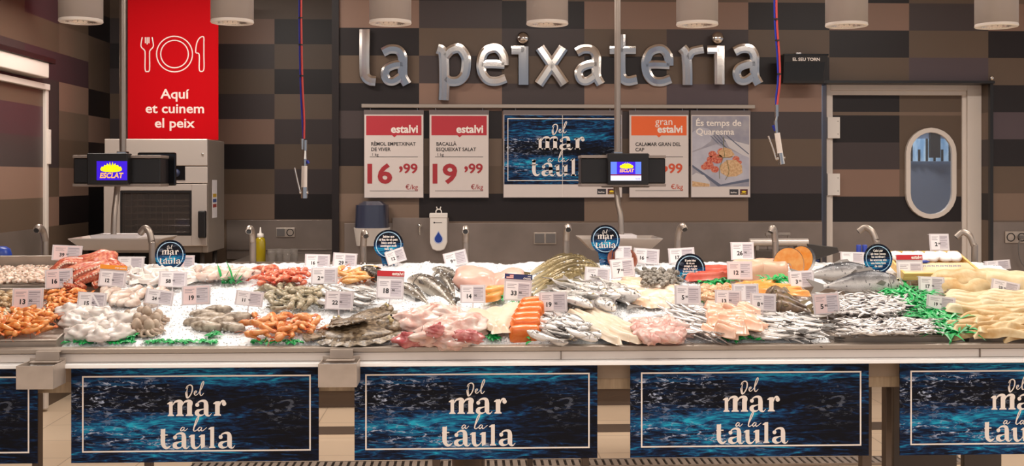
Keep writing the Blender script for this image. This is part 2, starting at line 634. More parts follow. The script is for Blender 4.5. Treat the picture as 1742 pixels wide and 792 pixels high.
def sea_mat():
    """Printed photograph of dark rippled sea: navy troughs, teal crests, flecks of foam."""
    m = bpy.data.materials.new('printed_sea')
    m.use_nodes = True
    n = m.node_tree
    b = n.nodes['Principled BSDF']
    b.inputs['Roughness'].default_value = 0.55
    b.inputs['Specular IOR Level'].default_value = 0.15
    t = n.nodes.new('ShaderNodeTexCoord')

    def noise_node(scale, st, rot=0.0, detail=6, dist=0.0, rough=0.6):
        mp_ = n.nodes.new('ShaderNodeMapping')
        mp_.inputs['Scale'].default_value = st
        mp_.inputs['Rotation'].default_value = (0, rot, 0)
        n.links.new(t.outputs['Object'], mp_.inputs[0])
        z = n.nodes.new('ShaderNodeTexNoise')
        z.inputs['Scale'].default_value = scale
        z.inputs['Detail'].default_value = detail
        z.inputs['Roughness'].default_value = rough
        z.inputs['Distortion'].default_value = dist
        n.links.new(mp_.outputs[0], z.inputs['Vector'])
        return z.outputs['Fac']

    def rmp(src, stops):
        r = n.nodes.new('ShaderNodeValToRGB')
        e = r.color_ramp.elements
        e[0].position, e[0].color = stops[0]
        e[1].position, e[1].color = stops[-1]
        for p, c in stops[1:-1]:
            e.new(p).color = c
        n.links.new(src, r.inputs[0])
        return r.outputs[0]

    sp = n.nodes.new('ShaderNodeSeparateXYZ')
    n.links.new(t.outputs['Object'], sp.inputs[0])

    def math_(op, a_, b_):
        q_ = n.nodes.new('ShaderNodeMath')
        q_.operation = op
        for i_, v_ in enumerate((a_, b_)):
            if isinstance(v_, (int, float)):
                q_.inputs[i_].default_value = v_
            else:
                n.links.new(v_, q_.inputs[i_])
        return q_.outputs[0]

    def patch_at(cx, cz, sx, sz, slope=0.0):
        """A soft oval patch of the printed picture."""
        dx = math_('SUBTRACT', sp.outputs['X'], cx)
        dz = math_('SUBTRACT', math_('SUBTRACT', sp.outputs['Z'], cz), math_('MULTIPLY', dx, slope))
        d2 = math_('ADD', math_('POWER', math_('ABSOLUTE', math_('DIVIDE', dx, sx), 0.0), 2), math_('POWER', math_('ABSOLUTE', math_('DIVIDE', dz, sz), 0), 2))
        return math_('DIVIDE', 1.0, math_('ADD', 1.0, math_('POWER', d2, 1.5)))

    big = noise_node(1.0, (3.0, 1, 11), 0.12, 3, 0.4)
    fine = noise_node(1.0, (7, 1, 48), 0.2, 6, 1.8, 0.62)
    crest = math_('ADD', math_('MULTIPLY', patch_at(0.06, 0.150, 0.30, 0.035, -0.05), 0.13),
                  math_('MULTIPLY', patch_at(-0.14, -0.035, 0.24, 0.024, 0.10), 0.14))
    crest = math_('ADD', crest, math_('MULTIPLY', patch_at(-0.12, -0.13, 0.34, 0.05, -0.06), 0.07))
    trough = math_('ADD', math_('MULTIPLY', patch_at(-0.10, 0.055, 0.42, 0.045, -0.04), 0.10), math_('MULTIPLY', patch_at(0.36, -0.06, 0.18, 0.10), 0.10))
    ripple = noise_node(1.0, (24, 1, 130), -0.12, 4, 1.0, 0.6)
    mixv = math_('ADD', math_('MULTIPLY', fine, 0.62), math_('ADD', math_('MULTIPLY', big, 0.20), math_('MULTIPLY', ripple, 0.22)))
    mixv = math_('SUBTRACT', math_('ADD', mixv, crest), trough)
    base = rmp(mixv, [(0.43, L4('#0a0c15')), (0.50, L4('#0e1931')), (0.565, L4('#143763')), (0.63, L4('#1a6a96')), (0.71, L4('#22a8c9'))])
    foam = noise_node(1.0, (22, 1, 62), 0.15, 6, 0.8, 0.72)
    fm = rmp(foam, [(0.545, (0, 0, 0, 1)), (0.62, (1, 1, 1, 1))])
    spot = math_('ADD', math_('ADD', patch_at(-0.38, 0.105, 0.13, 0.022, 0.1), patch_at(-0.20, 0.115, 0.06, 0.016)), math_('ADD', patch_at(-0.22, -0.10, 0.26, 0.035, -0.12), patch_at(-0.40, 0.05, 0.05, 0.016)))
    spot = math_('ADD', spot, math_('MULTIPLY', patch_at(0.36, 0.02, 0.14, 0.14), 0.29))
    spot = math_('ADD', spot, math_('MULTIPLY', patch_at(-0.2, 0.03, 0.3, 0.06), 0.4))
    pm = rmp(spot, [(0.25, (0, 0, 0, 1)), (0.8, (1, 1, 1, 1))])
    mu = n.nodes.new('ShaderNodeMath')
    mu.operation = 'MULTIPLY'
    n.links.new(fm, mu.inputs[0])
    n.links.new(pm, mu.inputs[1])
    mx = n.nodes.new('ShaderNodeMix')
    mx.data_type = 'RGBA'
    n.links.new(mu.outputs[0], mx.inputs['Factor'])
    n.links.new(base, mx.inputs[6])
    mx.inputs[7].default_value = L4('#b9c3dc')
    n.links.new(mx.outputs[2], b.inputs['Base Color'])
    return m


M['sea'] = sea_mat()

# ---------------------------------------------------------------- the setting
YW, YR, XL = 8.12, 9.0, None
XL = at(187, 300, YR).x
WX0 = at(577, 300, YW).x
b_ = MB().box((-4.6, -1.5, -0.1), (7.5, 10.4, 0))
fl = struct(b_.build('floor', M['floor']))
struct(MB().box((-4.6, 1.5, 3.3), (7.5, 9.4, 3.4)).build('ceiling', M['ceil']))


def tiled(name, origin, du, cols, rows, colours, thick, nrm):
    """A wall of large tiles; cols: edges along du, rows: edges in z, colours[row][col]."""
    mb = MB()
    o = Vector(origin)
    n_ = Vector(nrm)
    for r in range(len(rows) - 1):
        for c in range(len(cols) - 1):
            k = colours[r][c]
            if k == '.':
                continue
            a, b = o + Vector(du) * cols[c], o + Vector(du) * cols[c + 1]
            z0, z1 = rows[r], rows[r + 1]
            A = [(a.x, a.y, z0), (b.x, b.y, z0), (b.x, b.y, z1), (a.x, a.y, z1)]
            B = [(p[0] - n_.x * thick, p[1] - n_.y * thick, p[2]) for p in A]
            fs = [(0, 1, 2, 3), (7, 6, 5, 4), (0, 4, 5, 1), (1, 5, 6, 2), (2, 6, 7, 3), (3, 7, 4, 0)]
            mb.add(A + B, fs, TK.index(k))
    return struct(mb.build(name, TM))


z0w = 1.234
rowsW = [0.0, z0w] + [z0w + 0.2 * k for k in range(1, 11)]
cw = [at(p, 300, YW).x for p in (577, 713, 854, 994, 1134, 1273, 1411)]
cw += [cw[-1] + 0.594 * k for k in range(1, 6)]
#  from the floor upwards; columns left to right
colW = ['SSSSSSSSSSS', 'WDDWWDDDWTG', 'BBSGSGBSBSG', 'DSBBGBGBDGB', 'GDTGBGTDMSM', 'DTGTMTSBDBG', 'BGBDBDBMBTB', 'DBGBGBDBDGB', 'TGDTTDTGTBD', 'BDBBBSDBSGB', 'GTBDGBTGBDG']
# the part left of the door, and the parts over and beside it
dx0, dx1, dzt = at(1398, 300, YW).x, at(1685, 300, YW).x, 2.255
mbw = MB()


def cell(mb, x0, x1, z0, z1, k, y, t):
    mb.box((x0, y, z0), (x1, y + t, z1), TK.index(k))


for r in range(len(rowsW) - 1):
    for c in range(len(cw) - 1):
        k = colW[r][c]
        x0, x1, za, zb = cw[c], cw[c + 1], rowsW[r], rowsW[r + 1]
        if x1 <= dx0 or x0 >= dx1 or za >= dzt:
            cell(mbw, x0, x1, za, zb, k, YW, 0.25)
            continue
        if x0 < dx0:
            cell(mbw, x0, dx0, za, zb, k, YW, 0.25)
        if x1 > dx1:
            cell(mbw, dx1, x1, za, zb, k, YW, 0.25)
        if zb > dzt:
            cell(mbw, max(x0, dx0), min(x1, dx1), dzt, zb, k, YW, 0.25)
struct(mbw.build('wall_back', TM), 'long back wall of large brown, tan and charcoal tiles', 'wall')
# return of the wall towards the recess on the left
struct(MB().box((WX0 - 0.05, YW - 0.02, 0), (WX0, YR, 3.3)).build('trim_1', M['tileD']), 'dark edge strip where the back wall steps back', 'trim')
# recessed wall behind the oven
zr0 = 1.218
rowsR = [0.0, zr0] + [zr0 + 0.2 * k for k in range(1, 11)]
cr = [XL, at(217, 300, YR).x, at(340, 300, YR).x, at(467, 300, YR).x, at(577, 300, YR).x + 0.1]
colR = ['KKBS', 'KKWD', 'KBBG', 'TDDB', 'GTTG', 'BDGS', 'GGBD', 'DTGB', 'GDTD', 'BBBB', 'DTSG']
colR = [c for c in colR]
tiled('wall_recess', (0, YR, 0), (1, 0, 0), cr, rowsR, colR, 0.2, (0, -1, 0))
# left wall
cl = [3.0, 5.5, 6.1, 6.7, 7.3, 7.9, 8.5, 9.0]
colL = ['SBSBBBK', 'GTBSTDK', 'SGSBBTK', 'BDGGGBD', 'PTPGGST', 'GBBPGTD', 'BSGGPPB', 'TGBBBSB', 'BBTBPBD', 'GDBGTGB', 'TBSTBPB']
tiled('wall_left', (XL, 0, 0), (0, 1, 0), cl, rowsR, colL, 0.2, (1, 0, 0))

# steel sheets on the lower walls
mb = MB()
ztop = at(700, 379, YW).z
xa, xb, xc, xd = at(586, 300, YW).x, at(668, 300, YW).x, at(763, 300, YW).x, dx0
mb.box((xa, YW - 0.012, 0.9), (xb, YW, ztop))
mb.box((xc, YW - 0.012, 0.9), (xd, YW, ztop))
mb.box((xb - 0.002, YW - 0.016, 0.9), (xc + 0.002, YW, at(700, 370, YW).z))
struct(mb.build('trim_2', M['steel_wall'], bev=0.002), 'dull steel splash sheet along the foot of the back wall', 'wall sheet')
mb = MB().box((at(386, 300, YR).x, YR - 0.012, 0.9), (WX0 - 0.05, YR, at(500, 374, YR).z))
mb.box((at(386, 300, YR).x, YR - 0.03, at(500, 423, YR).z - 0.004), (WX0 - 0.05, YR - 0.012, at(500, 423, YR).z))
struct(mb.build('trim_3', M['steel_wall'], bev=0.002), 'steel splash sheet in the recess behind the oil bottle', 'wall sheet')
struct(MB().box((dx1, YW - 0.012, 0.0), (cw[-1], YW, at(1710, 377, YW).z)).build('trim_4', M['steel_wall'], bev=0.002),
       'steel splash sheet right of the door', 'wall sheet')

# ---- the door in its niche
YD = 8.28
fx0, fx1, fzt = at(1404, 300, YD).x, at(1667, 300, YD).x, at(1500, 141, YD).z
ix0, ix1, izt = at(1413, 300, YD).x, at(1643, 300, YD).x, at(1500, 154, YD).z
mb = MB()
mb.box((fx0, YD - 0.03, 0), (ix0 - 0.01, YD + 0.08, fzt))
mb.box((ix1, YD - 0.03, 0), (fx1, YD + 0.08, fzt))
mb.box((ix1 - 0.03, YD - 0.005, 0), (ix1 + 0.03, YD + 0.08, izt))
mb.box((ix0 - 0.01, YD - 0.03, izt), (ix1, YD + 0.08, fzt))
mb.box((ix0 - 0.01, YD - 0.012, izt - 0.035), (ix1, YD + 0.08, izt))
d1 = struct(mb.build('door_1', M['white_paint'], bev=0.004), 'white framed service door with an oval window and tiled face', 'door')
lx0, lx1, lzt = at(1415, 300, YD).x, at(1639, 300, YD).x, at(1500, 161, YD).z
mb = MB()
dm = at(1531, 300, YD).x
zk = at(1500, 377, YD).z
rz = [zk] + [at(1500, y, YD).z for y in (334, 288, 242, 196, 190)] + [lzt]
wq = (at(1540, 217, YD) + at(1626, 372, YD)) / 2
wq_w, wq_h = (at(1626, 217, YD).x - at(1540, 217, YD).x) / 2 - 0.016, (at(1540, 217, YD).z - at(1540, 372, YD).z) / 2 - 0.016


def leaf_cell(xa_, xb_, za_, zb_, k):
    """One tile of the door leaf, cut around the opening for the window."""
    n_ = 16
    for i in range(n_):
        z0_, z1_ = za_ + (zb_ - za_) * i / n_, za_ + (zb_ - za_) * (i + 1) / n_
        zc = abs((z0_ + z1_) / 2 - wq.z)
        r_ = wq_w
        if zc >= wq_h:
            half = 0
        elif zc <= wq_h - r_:
            half = r_
        else:
            half = math.sqrt(max(0, r_ * r_ - (zc - wq_h + r_) ** 2))
        spans = [(xa_, xb_)] if not half else [(xa_, min(xb_, wq.x - half)), (max(xa_, wq.x + half), xb_)]
        for u0, u1 in spans:
            if u1 - u0 > 1e-4:
                mb.box((u0, YD + 0.01, z0_), (u1, YD + 0.05, z1_), TK.index(k))


for r, (ka, kb) in enumerate((('D', 'D'), ('T', 'S'), ('G', 'B'), ('D', 'B'), ('S', 'W'), ('D', 'B'))):  # thin row below the top one is a reflection painted as lighter tiles
    leaf_cell(lx0, dm, rz[r], rz[r + 1], ka)
    leaf_cell(dm, lx1, rz[r], rz[r + 1], kb)
lf = mb.build('door_leaf', TM, d1)
MB().box((lx0, YD + 0.005, 0.02), (lx1, YD + 0.05, zk)).build('kick_plate', M['steel_wall'], d1)
MB().box((lx0 - 0.02, YD - 0.02, 0.02), (lx0, YD + 0.05, lzt)).build('edge_strip', M['white_paint'], d1)
for y0, y1 in ((199, 235), (295, 332)):
    a, b = at(1408, y1, YD - 0.05), at(1429, y0, YD - 0.05)
    q = MB().box((a.x, YD - 0.05, a.z), (b.x, YD + 0.01, b.z), 0)
    for kz in (0.2, 0.8):
        q.ball((b.x - 0.015, YD - 0.05, a.z + (b.z - a.z) * kz), 0.004, 1, 8, 5)
    q.build('hinge', [M['white_plastic'], M['grey_plastic']], d1, bev=0.008)


def stadium(cx, cz, hw, hh, n=12):
    r = hw
    out = []
    for k in range(n + 1):
        a = PI * k / n
        out.append((cx + r * math.cos(a), cz + hh - r + r * math.sin(a)))
    for k in range(n + 1):
        a = PI + PI * k / n
        out.append((cx + r * math.cos(a), cz - hh + r + r * math.sin(a)))
    return out


wc = (at(1540, 217, YD) + at(1626, 372, YD)) / 2
hw, hh = (at(1626, 217, YD).x - at(1540, 217, YD).x) / 2, (at(1540, 217, YD).z - at(1540, 372, YD).z) / 2
A = stadium(wc.x, wc.z, hw, hh)
Bi = stadium(wc.x, wc.z, hw - 0.036, hh - 0.036)
V = [(p[0], YD + 0.012, p[1]) for p in A] + [(p[0], YD - 0.018, p[1]) for p in A] + [(p[0], YD - 0.018, p[1]) for p in Bi] + [(p[0], YD + 0.008, p[1]) for p in Bi]
N = len(A)
fs = []
for i in range(N):
    j = (i + 1) % N
    for k in range(3):
        fs.append((k * N + i, k * N + j, (k + 1) * N + j, (k + 1) * N + i))
wf = MB().add(V, fs).build('window_frame', M['white_paint'], d1, bev=0.004)
M['pane'] = mat('window_glass', '#c8ccd4', 0.05, 0.0, alpha=0.12, spec=0.6)
MB().poly(Bi, 0, YD + 0.006).build('window_pane', M['pane'], wf)
# storeroom added behind the door window, its blue glow standing in for shop reflections
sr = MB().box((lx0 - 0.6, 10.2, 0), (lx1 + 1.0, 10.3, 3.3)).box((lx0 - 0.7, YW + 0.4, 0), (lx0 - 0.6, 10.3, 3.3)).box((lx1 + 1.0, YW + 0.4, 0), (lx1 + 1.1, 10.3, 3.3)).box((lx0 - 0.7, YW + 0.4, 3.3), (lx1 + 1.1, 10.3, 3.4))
struct(sr.build('wall_storeroom', mat('slate_storeroom_wall', '#9aa0b0', 0.6)), 'slate coloured storeroom walls added behind the service door', 'wall')
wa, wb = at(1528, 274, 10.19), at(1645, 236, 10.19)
wn = struct(MB().box((wa.x, 10.16, wa.z), (wb.x, 10.2, wb.z)).build('reflection_glow', mat('blue_reflection_glow', '#7fa6cc', 0.4, emit=0.55, col2='#c4dcee', nscale=5, stretch=(3, 1, 1))), 'added bluish glow panel imitating shop reflections in the door glass', 'window')  # added glowing panel, imitates the reflections in the door glass
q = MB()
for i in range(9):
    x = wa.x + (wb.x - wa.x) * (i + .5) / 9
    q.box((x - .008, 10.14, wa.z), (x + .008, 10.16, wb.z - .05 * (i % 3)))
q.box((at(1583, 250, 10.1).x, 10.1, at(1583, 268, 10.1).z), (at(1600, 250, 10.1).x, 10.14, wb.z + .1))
q.build('reflection_bars', M['steel_dark'], wn)  # dark shapes that break up the imitated reflection
l = bpy.data.lights.new('storeroom_fill_light', 'AREA')  # unseen light added to brighten the storeroom
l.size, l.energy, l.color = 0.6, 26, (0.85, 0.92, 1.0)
lo = bpy.data.objects.new('storeroom_fill_light', l)
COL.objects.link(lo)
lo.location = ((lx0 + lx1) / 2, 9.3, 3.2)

# ledge over the niche and its dark right jamb
mb = MB().box((dx0, YW - 0.05, dzt - 0.012), (dx1 + 0.01, YW + 0.2, dzt + 0.006))
mb.box((dx1 - 0.012, YW - 0.02, 0.0), (dx1 + 0.012, YW + 0.01, dzt))
struct(mb.build('trim_5', M['black']), 'black edging over and beside the door niche', 'trim')
mb = MB()
for z_, k in ((0.0, 'S'), (1.234, 'D'), (1.434, 'B'), (1.634, 'G'), (1.834, 'W'), (2.034, 'B')):
    mb.box((fx1, YW + 0.01, z_), (dx1 - 0.002, YD + 0.08, min(z_ + (1.234 if z_ == 0 else 0.2), dzt - 0.015)), TK.index(k))
struct(mb.build('trim_6', TM), 'tiled right side of the door niche', 'niche side')
b = MB().lathe([(0.0, 0.02), (0.012, 0.018), (0.016, 0.0), (0.012, -0.012), (0, -0.014)], 14)
tag(b.build('corner_knob', M['chrome'], None, at(1687, 133, YW - 0.052)), 'small shiny knob on the corner of the ledge above the door', 'knob')

# ---- sliding door in the left wall
d2 = MB()
ya, yb = 6.35, 7.5
for r in range(1, len(rowsR) - 1):
    z_ = rowsR[r]
    if z_ > 2.1:
        break
    d2.box((XL, ya, z_), (XL + 0.04, yb, min(rowsR[r + 1], 2.13)), TK.index(('B', 'T', 'G', 'P', 'B')[r - 1]))
d2 = struct(d2.build('door_2', TM), 'sliding door in the left wall faced with the same brown tiles', 'door')
MB().box((XL, ya, 0.02), (XL + 0.042, yb, rowsR[1])).build('kick_plate', M['steel_wall'], d2)
MB().box((XL, yb, 0.02), (XL + 0.06, yb + 0.05, 2.16)).build('door_edge', M['white_paint'], d2, bev=0.004)
MB().box((XL, ya - 0.3, 2.13), (XL + 0.07, yb + 0.05, 2.17)).build('top_rail', M['white_paint'], d2, bev=0.004)
MB().box((XL, ya - 0.3, 2.2), (XL + 0.11, yb - 0.08, 2.3)).build('track_cover', M['white_paint'], d2, bev=0.006)
MB().box((XL, ya - 0.3, 2.3), (XL + 0.12, yb + 0.01, 2.335)).build('track_cap', M['black'], d2, bev=0.003)
MB().box((XL + 0.05, yb + 0.02, 1.64), (XL + 0.075, yb + 0.055, 1.87)).build('hinge', M['white_paint'], d2, bev=0.004)
struct(MB().box((XL - 0.1, 4.0, 2.74), (XL + 0.25, 7.28, 3.3)).build('trim_7', M['steel_dark']), 'dark boxed-in duct under the ceiling at the left wall', 'ceiling box')

# floor drains
dr = thing('floor_drain', 'long dark drain channel with a slotted grate in the floor below the counter', 'drain', (0.6, 6.02, 0.0))
MB().box((-2.1, -0.07, 0), (2.1, 0.07, 0.004)).build('channel', M['black'], dr)
g = MB()
for i in range(100):
    x = -2.08 + i * 0.0417
    g.box((x, -0.065, 0.004), (x + 0.026, 0.065, 0.012))
g.box((-2.1, -0.075, 0.002), (2.1, -0.066, 0.014))
g.box((-2.1, 0.066, 0.002), (2.1, 0.075, 0.014))
g.build('grate', M['tray'], dr)
tag(MB().box((-2.0, 6.78, 0.0), (4.2, 6.99, 0.003)).build('floor_strip', M['leg']), 'dark brown strip set in the floor behind the counter', 'floor strip')

# ---------------------------------------------------------------- back worktop with cabinets
wk = thing('back_worktop', 'long steel worktop along the back wall behind the counter', 'worktop', (0, 0, 0))
MB().box((at(386, 300, 8.0).x, 7.45, 0.90), (at(1390, 300, 8.0).x, YW - 0.02, 0.945)).box((at(386, 300, 8.0).x, YW - 0.02, 0.90), (WX0 - 0.06, YR - 0.032, 0.945)).build('worktop', M['steel'], wk, bev=0.004)
MB().box((at(386, 300, 8.0).x + 0.05, 7.52, 0.14), (at(1390, 300, 8.0).x - 0.05, YW - 0.03, 0.90)).build('cabinet_body', M['apron'], wk)
MB().box((at(386, 300, 8.0).x + 0.08, 7.58, 0.0), (at(1390, 300, 8.0).x - 0.08, YW - 0.04, 0.14)).build('plinth', M['leg'], wk)

# ---------------------------------------------------------------- the fish counter
XA, XB = -2.35, 2.75
M['edge'] = mat('brownish_steel_edge', '#a3968a', 0.35, 0.35)  # darker, browner steel than the front edge
fc = thing('fish_counter', 'long steel fish counter filled with crushed ice, standing across the whole picture', 'counter', (0, 0, 0))
ct = MB()
MB().box((XA, 4.414, 0.864), (XB, 4.475, 0.883)).build('top_edge', M['edge'], fc, bev=0.004)
ct.box((XA, 4.424, 0.829), (XB, 4.47, 0.862))
ct.build('front_edge', M['steel_light'], fc, bev=0.003)
sd = MB()
for x in (-1.63, 0.36, 2.05):
    sd.box((x - 0.0015, 4.4185, 0.829), (x + 0.0015, 4.4235, 0.883))
sd.build('joint_line', M['leg'], fc)
MB().box((XA, 4.385, 0.811), (XB, 4.44, 0.827)).build('white_rail', M['white_strip'], fc, bev=0.003)
q = MB()
q.add([(XA, 4.47, 0.80), (XB, 4.47, 0.80), (XB, 5.66, 1.03), (XA, 5.66, 1.03), (XA, 4.47, 0.84), (XB, 4.47, 0.84), (XB, 5.66, 1.07), (XA, 5.66, 1.07)],
      [(0, 3, 2, 1), (4, 5, 6, 7), (0, 1, 5, 4), (1, 2, 6, 5), (2, 3, 7, 6), (3, 0, 4, 7)])
q.build('display_bed', M['tray'], fc)
MB().box((XA, 5.66, 0.98), (XB, 5.80, 1.085)).build('rear_shelf', M['steel'], fc, bev=0.004)
MB().box((XA, 4.52, 0.735), (XB, 4.72, 0.81)).build('upper_apron', M['apron'], fc)
MB().box((XA, 4.535, 0.69), (XB, 4.75, 0.735)).build('lower_apron', mat('tan_under_tray', '#bca486', 0.5, col2='#ab9377', nscale=8, stretch=(10, 1, 1)), fc)
for px, wd, y in ((251, 0.030, 4.9), (742, 0.034, 4.9), (996, 0.032, 4.9), (1475, 0.042, 4.66), (1512, 0.026, 4.66), (902, 0.026, 5.3), (60, 0.03, 4.9)):
    p = at(px, 700, y)
    MB().box((p.x - wd / 2, y, 0.0), (p.x + wd / 2, y + 0.05, 0.72)).build('leg', M['leg'], fc, bev=0.003)
p = at(797, 700, 5.0)
MB().lathe([(0.0, 0), (0.13, 0), (0.13, 0.02), (0.075, 0.03), (0.075, 0.6), (0, 0.6)], 24).build('pedestal', M['steel'], fc, (p.x, 5.1, 0))
for px0, px1 in ((1520, 1628), (1640, 1704)):
    a, b = at(px0, 700, 5.2), at(px1, 700, 5.2)
    MB().box((a.x, 5.2, 0.1), (b.x, 5.24, 0.62)).build('rear_panel', M['steel_dark'], fc, bev=0.003)
# ---------------------------------------------------------------- printed lettering «Del mar a la taula»
def sea_logo(mb, cx, cz, s, mi=0, y=0.0):
    """The banner's lettering; drawn in units of the print, 975 x 792, centred on (450, 380); s metres per unit."""
    def C(p):
        return (cx + (p[0] - 450) * s, cz - (p[1] - 380) * s) + tuple(p[2:])

    def st(pts, w, **k):
        mb.stroke([C(p) for p in pts], w * s, mi, y, n=k.pop('n', 6), **k)

    def pg(pts):
        mb.poly([C(p) for p in pts], mi, y)

    def dot(x, yy, r):
        c = C((x, yy))
        mb.disc(c[0], c[1], r * s, mi, y, 18)

    def stem(x0, x1, t, b, serif=14, flag=True):
        pg([(x0, t), (x1, t - 6), (x1, b), (x0, b)])
        if flag:
            pg([(x0 - 20, t + 22), (x0 - 18, t + 14), (x0 + 6, t - 4), (x1, t - 6), (x0 + 2, t + 24)])
        if serif:
            pg([(x0 - serif, b - 9), (x1 + serif, b - 9), (x1 + serif, b), (x0 - serif, b)])
            pg([(x0 - 5, b - 18), (x1 + 5, b - 18), (x1 + serif, b - 8), (x0 - serif, b - 8)])

    def letter_a(x, b):
        # x: left edge of the bowl; b: base line
        h = b - 372
        pg([(x + 92, 258 + h), (x + 140, 262 + h), (x + 140, 350 + h), (x + 92, 350 + h)])
        st([(x + 18, 258 + h, .25), (x + 40, 226 + h, .45), (x + 78, 214 + h, .7), (x + 108, 226 + h, 1.2), (x + 116, 262 + h, 1.45), (x + 116, 300 + h, 1.45)], 32)
        dot(x + 24, 257 + h, 21)
        st([(x + 112, 296 + h, .25), (x + 66, 306 + h, .35), (x + 28, 322 + h, 1.0), (x + 22, 346 + h, 1.3), (x + 44, 366 + h, .75), (x + 78, 364 + h, .3), (x + 104, 344 + h, .2)], 36)
        st([(x + 116, 340 + h, 1.3), (x + 126, 362 + h, .9), (x + 148, 372 + h, .35), (x + 172, 346 + h, .12)], 36)

    # mar
    stem(165, 202, 226, 372)
    stem(252, 302, 236, 372, flag=False)
    stem(352, 402, 236, 372, flag=False)
    for xs in (200, 300):
        st([(xs, 262, .2), (xs + 25, 226, .5), (xs + 62, 216, .9), (xs + 84, 232, 1.5), (xs + 78, 268, 1.35)], 34)
    letter_a(433, 372)
    stem(642, 690, 226, 372)
    st([(688, 268, .25), (700, 232, .5), (722, 218, .8), (744, 230, .8)], 30)
    dot(735, 246, 23)
    # taula
    st([(102, 506, 1), (102, 560, 1), (102, 650, 1), (116, 690, .8), (145, 704, .55), (182, 684, .15)], 46)
    pg([(80, 520), (126, 500), (126, 540), (80, 540)])
    pg([(74, 566), (150, 562), (152, 574), (74, 578)])
    letter_a(203, 710)
    stem(388, 430, 572, 660, serif=0)
    st([(409, 640, 1.25), (416, 690, 1.1), (440, 708, .7), (470, 696, .3), (492, 668, .2)], 36)
    stem(492, 536, 572, 680, serif=0)
    pg([(490, 660), (536, 660), (536, 690), (556, 684), (498, 716)])
    stem(592, 632, 492, 710)
    letter_a(676, 710)
    # script
    st([(362, 66, .5), (350, 110, .8), (352, 170, 1.2), (345, 180, .8)], 11)
    st([(338, 118, .5), (338, 140, .9), (350, 182, 1.1), (378, 165, 1), (402, 118, 1.1), (406, 68, 1.2), (384, 48, 1), (352, 62, .8), (340, 88, .6)], 12)
    st([(424, 140, .5), (444, 128, .9), (448, 112, .9), (432, 116, 1), (426, 142, 1.1), (442, 156, .9), (466, 140, .5)], 10)
    st([(466, 140, .5), (500, 90, .8), (524, 30, .9), (518, 12, .8), (500, 44, 1), (486, 110, 1.2), (488, 150, 1.1), (502, 158, .8), (526, 132, .5)], 11)
    st([(318, 490, .7), (300, 492, 1), (284, 516, 1.1), (294, 528, 1), (318, 508, .9), (324, 490, .8), (318, 520, 1), (332, 526, .8), (358, 500, .5)], 10)
    st([(412, 520, .5), (448, 450, .8), (472, 392, .9), (464, 382, .8), (444, 420, 1), (424, 490, 1.2), (420, 524, 1.1), (436, 530, .8), (460, 512, .5)], 11)
    st([(496, 490, .7), (478, 494, 1), (464, 516, 1.1), (476, 530, 1), (498, 508, .9), (504, 490, .8), (498, 520, 1), (512, 528, .8), (556, 494, .5)], 10)


GEO = {}


def board_root(mb, name, mats, label, cat, loc, rot=(0, 0, 0), group=None, bev=0.0):
    return tag(mb.build(name, mats, None, loc, rot, bev), label, cat, group)


# ---- five banners under the counter edge
bw, bh = at(543, 700, 4.46).x - at(122, 700, 4.46).x, at(300, 618, 4.46).z - at(300, 782, 4.46).z
bn = MB().box((-bw / 2, 0, -bh / 2), (bw / 2, 0.006, bh / 2))
k_ = bw / 421
logo = MB()
sea_logo(logo, 2 * k_, -5 * k_, k_ / 6.094, 0, -0.0008)
fr = MB().frame(-192 * k_, -65 * k_, 197 * k_, 66 * k_, 2.6 * k_, 0, -0.0008)
clip = MB()
for x in (-0.35, 0.35):
    clip.box((x - 0.02, 0.001, bh / 2 - 0.004), (x + 0.02, 0.006, bh / 2 + 0.02))
proto = tag(bn.build('sea_banner', M['sea']), '', 'banner', 'sea banners hung under the counter edge')
logo.build('lettering', M['white_ink'], proto)
fr.build('border_line', M['white_ink'], proto)
clip.build('clip', M['white_strip'], proto)
banners = [(-150, 'partly cut off sea banner at the left end, under the orange prawns'), (332.5, 'sea banner under the white cuttlefish, between the two steel bins'),
           (810.5, 'sea banner under the pink monkfish, right of the second steel bin'), (1276, 'sea banner under the silver fish ribbons, left of the bare pair of legs'),
           (1731, 'partly cut off sea banner at the right end, under the salted cod')]
for i, (px, lb) in enumerate(banners):
    o = proto if i == 0 else copy_tree(proto)
    p = at(px, 700, 4.46)
    o.location = (p.x, 4.46, 0.808 - bh / 2)
    o['label'] = lb

# ---- steel bins hooked on the rail
def bin_(px0, px1, label):
    a, b = at(px0, 630, 4.26), at(px1, 630, 4.26)
    wd = b.x - a.x
    z1, z0 = at(60, 622, 4.26).z, at(60, 662, 4.26).z
    h = z1 - z0
    t = thing('steel_bin', label, 'bin', ((a.x + b.x) / 2, 4.26, z0))
    m = MB()
    for k, (w0, w1) in enumerate(((wd / 2 - 0.006, wd / 2), (wd / 2 - 0.009, wd / 2 - 0.003))):
        pass
    th = 0.003
    o_, n_ = wd / 2, wd / 2 - 0.008
    m.box((-o_, 0, 0), (o_, th, h)).box((-o_, 0.135 - th, 0), (o_, 0.135, h + 0.01)).box((-o_, th, 0), (-o_ + th, 0.135 - th, h)).box((o_ - th, th, 0), (o_, 0.135 - th, h))
    m.box((-o_ + th, th, 0), (o_ - th, 0.135 - th, th))
    m.build('bin_body', M['tray'], t, bev=0.0012)
    MB().box((-0.055, 0.09, h - 0.003), (0.055, 0.135, h)).box((-0.045, 0.128, h), (0.045, 0.133, h + 0.035)).box((-0.045, 0.133, h + 0.03), (0.045, 0.158, h + 0.034)).build('hook', M['tray'], t, bev=0.001)
    return t


bin_(27, 90, 'small open steel bin hooked on the counter rail left of the first full sea banner')
bin_(541, 607, 'small open steel bin hooked on the counter rail between the second and third sea banner')

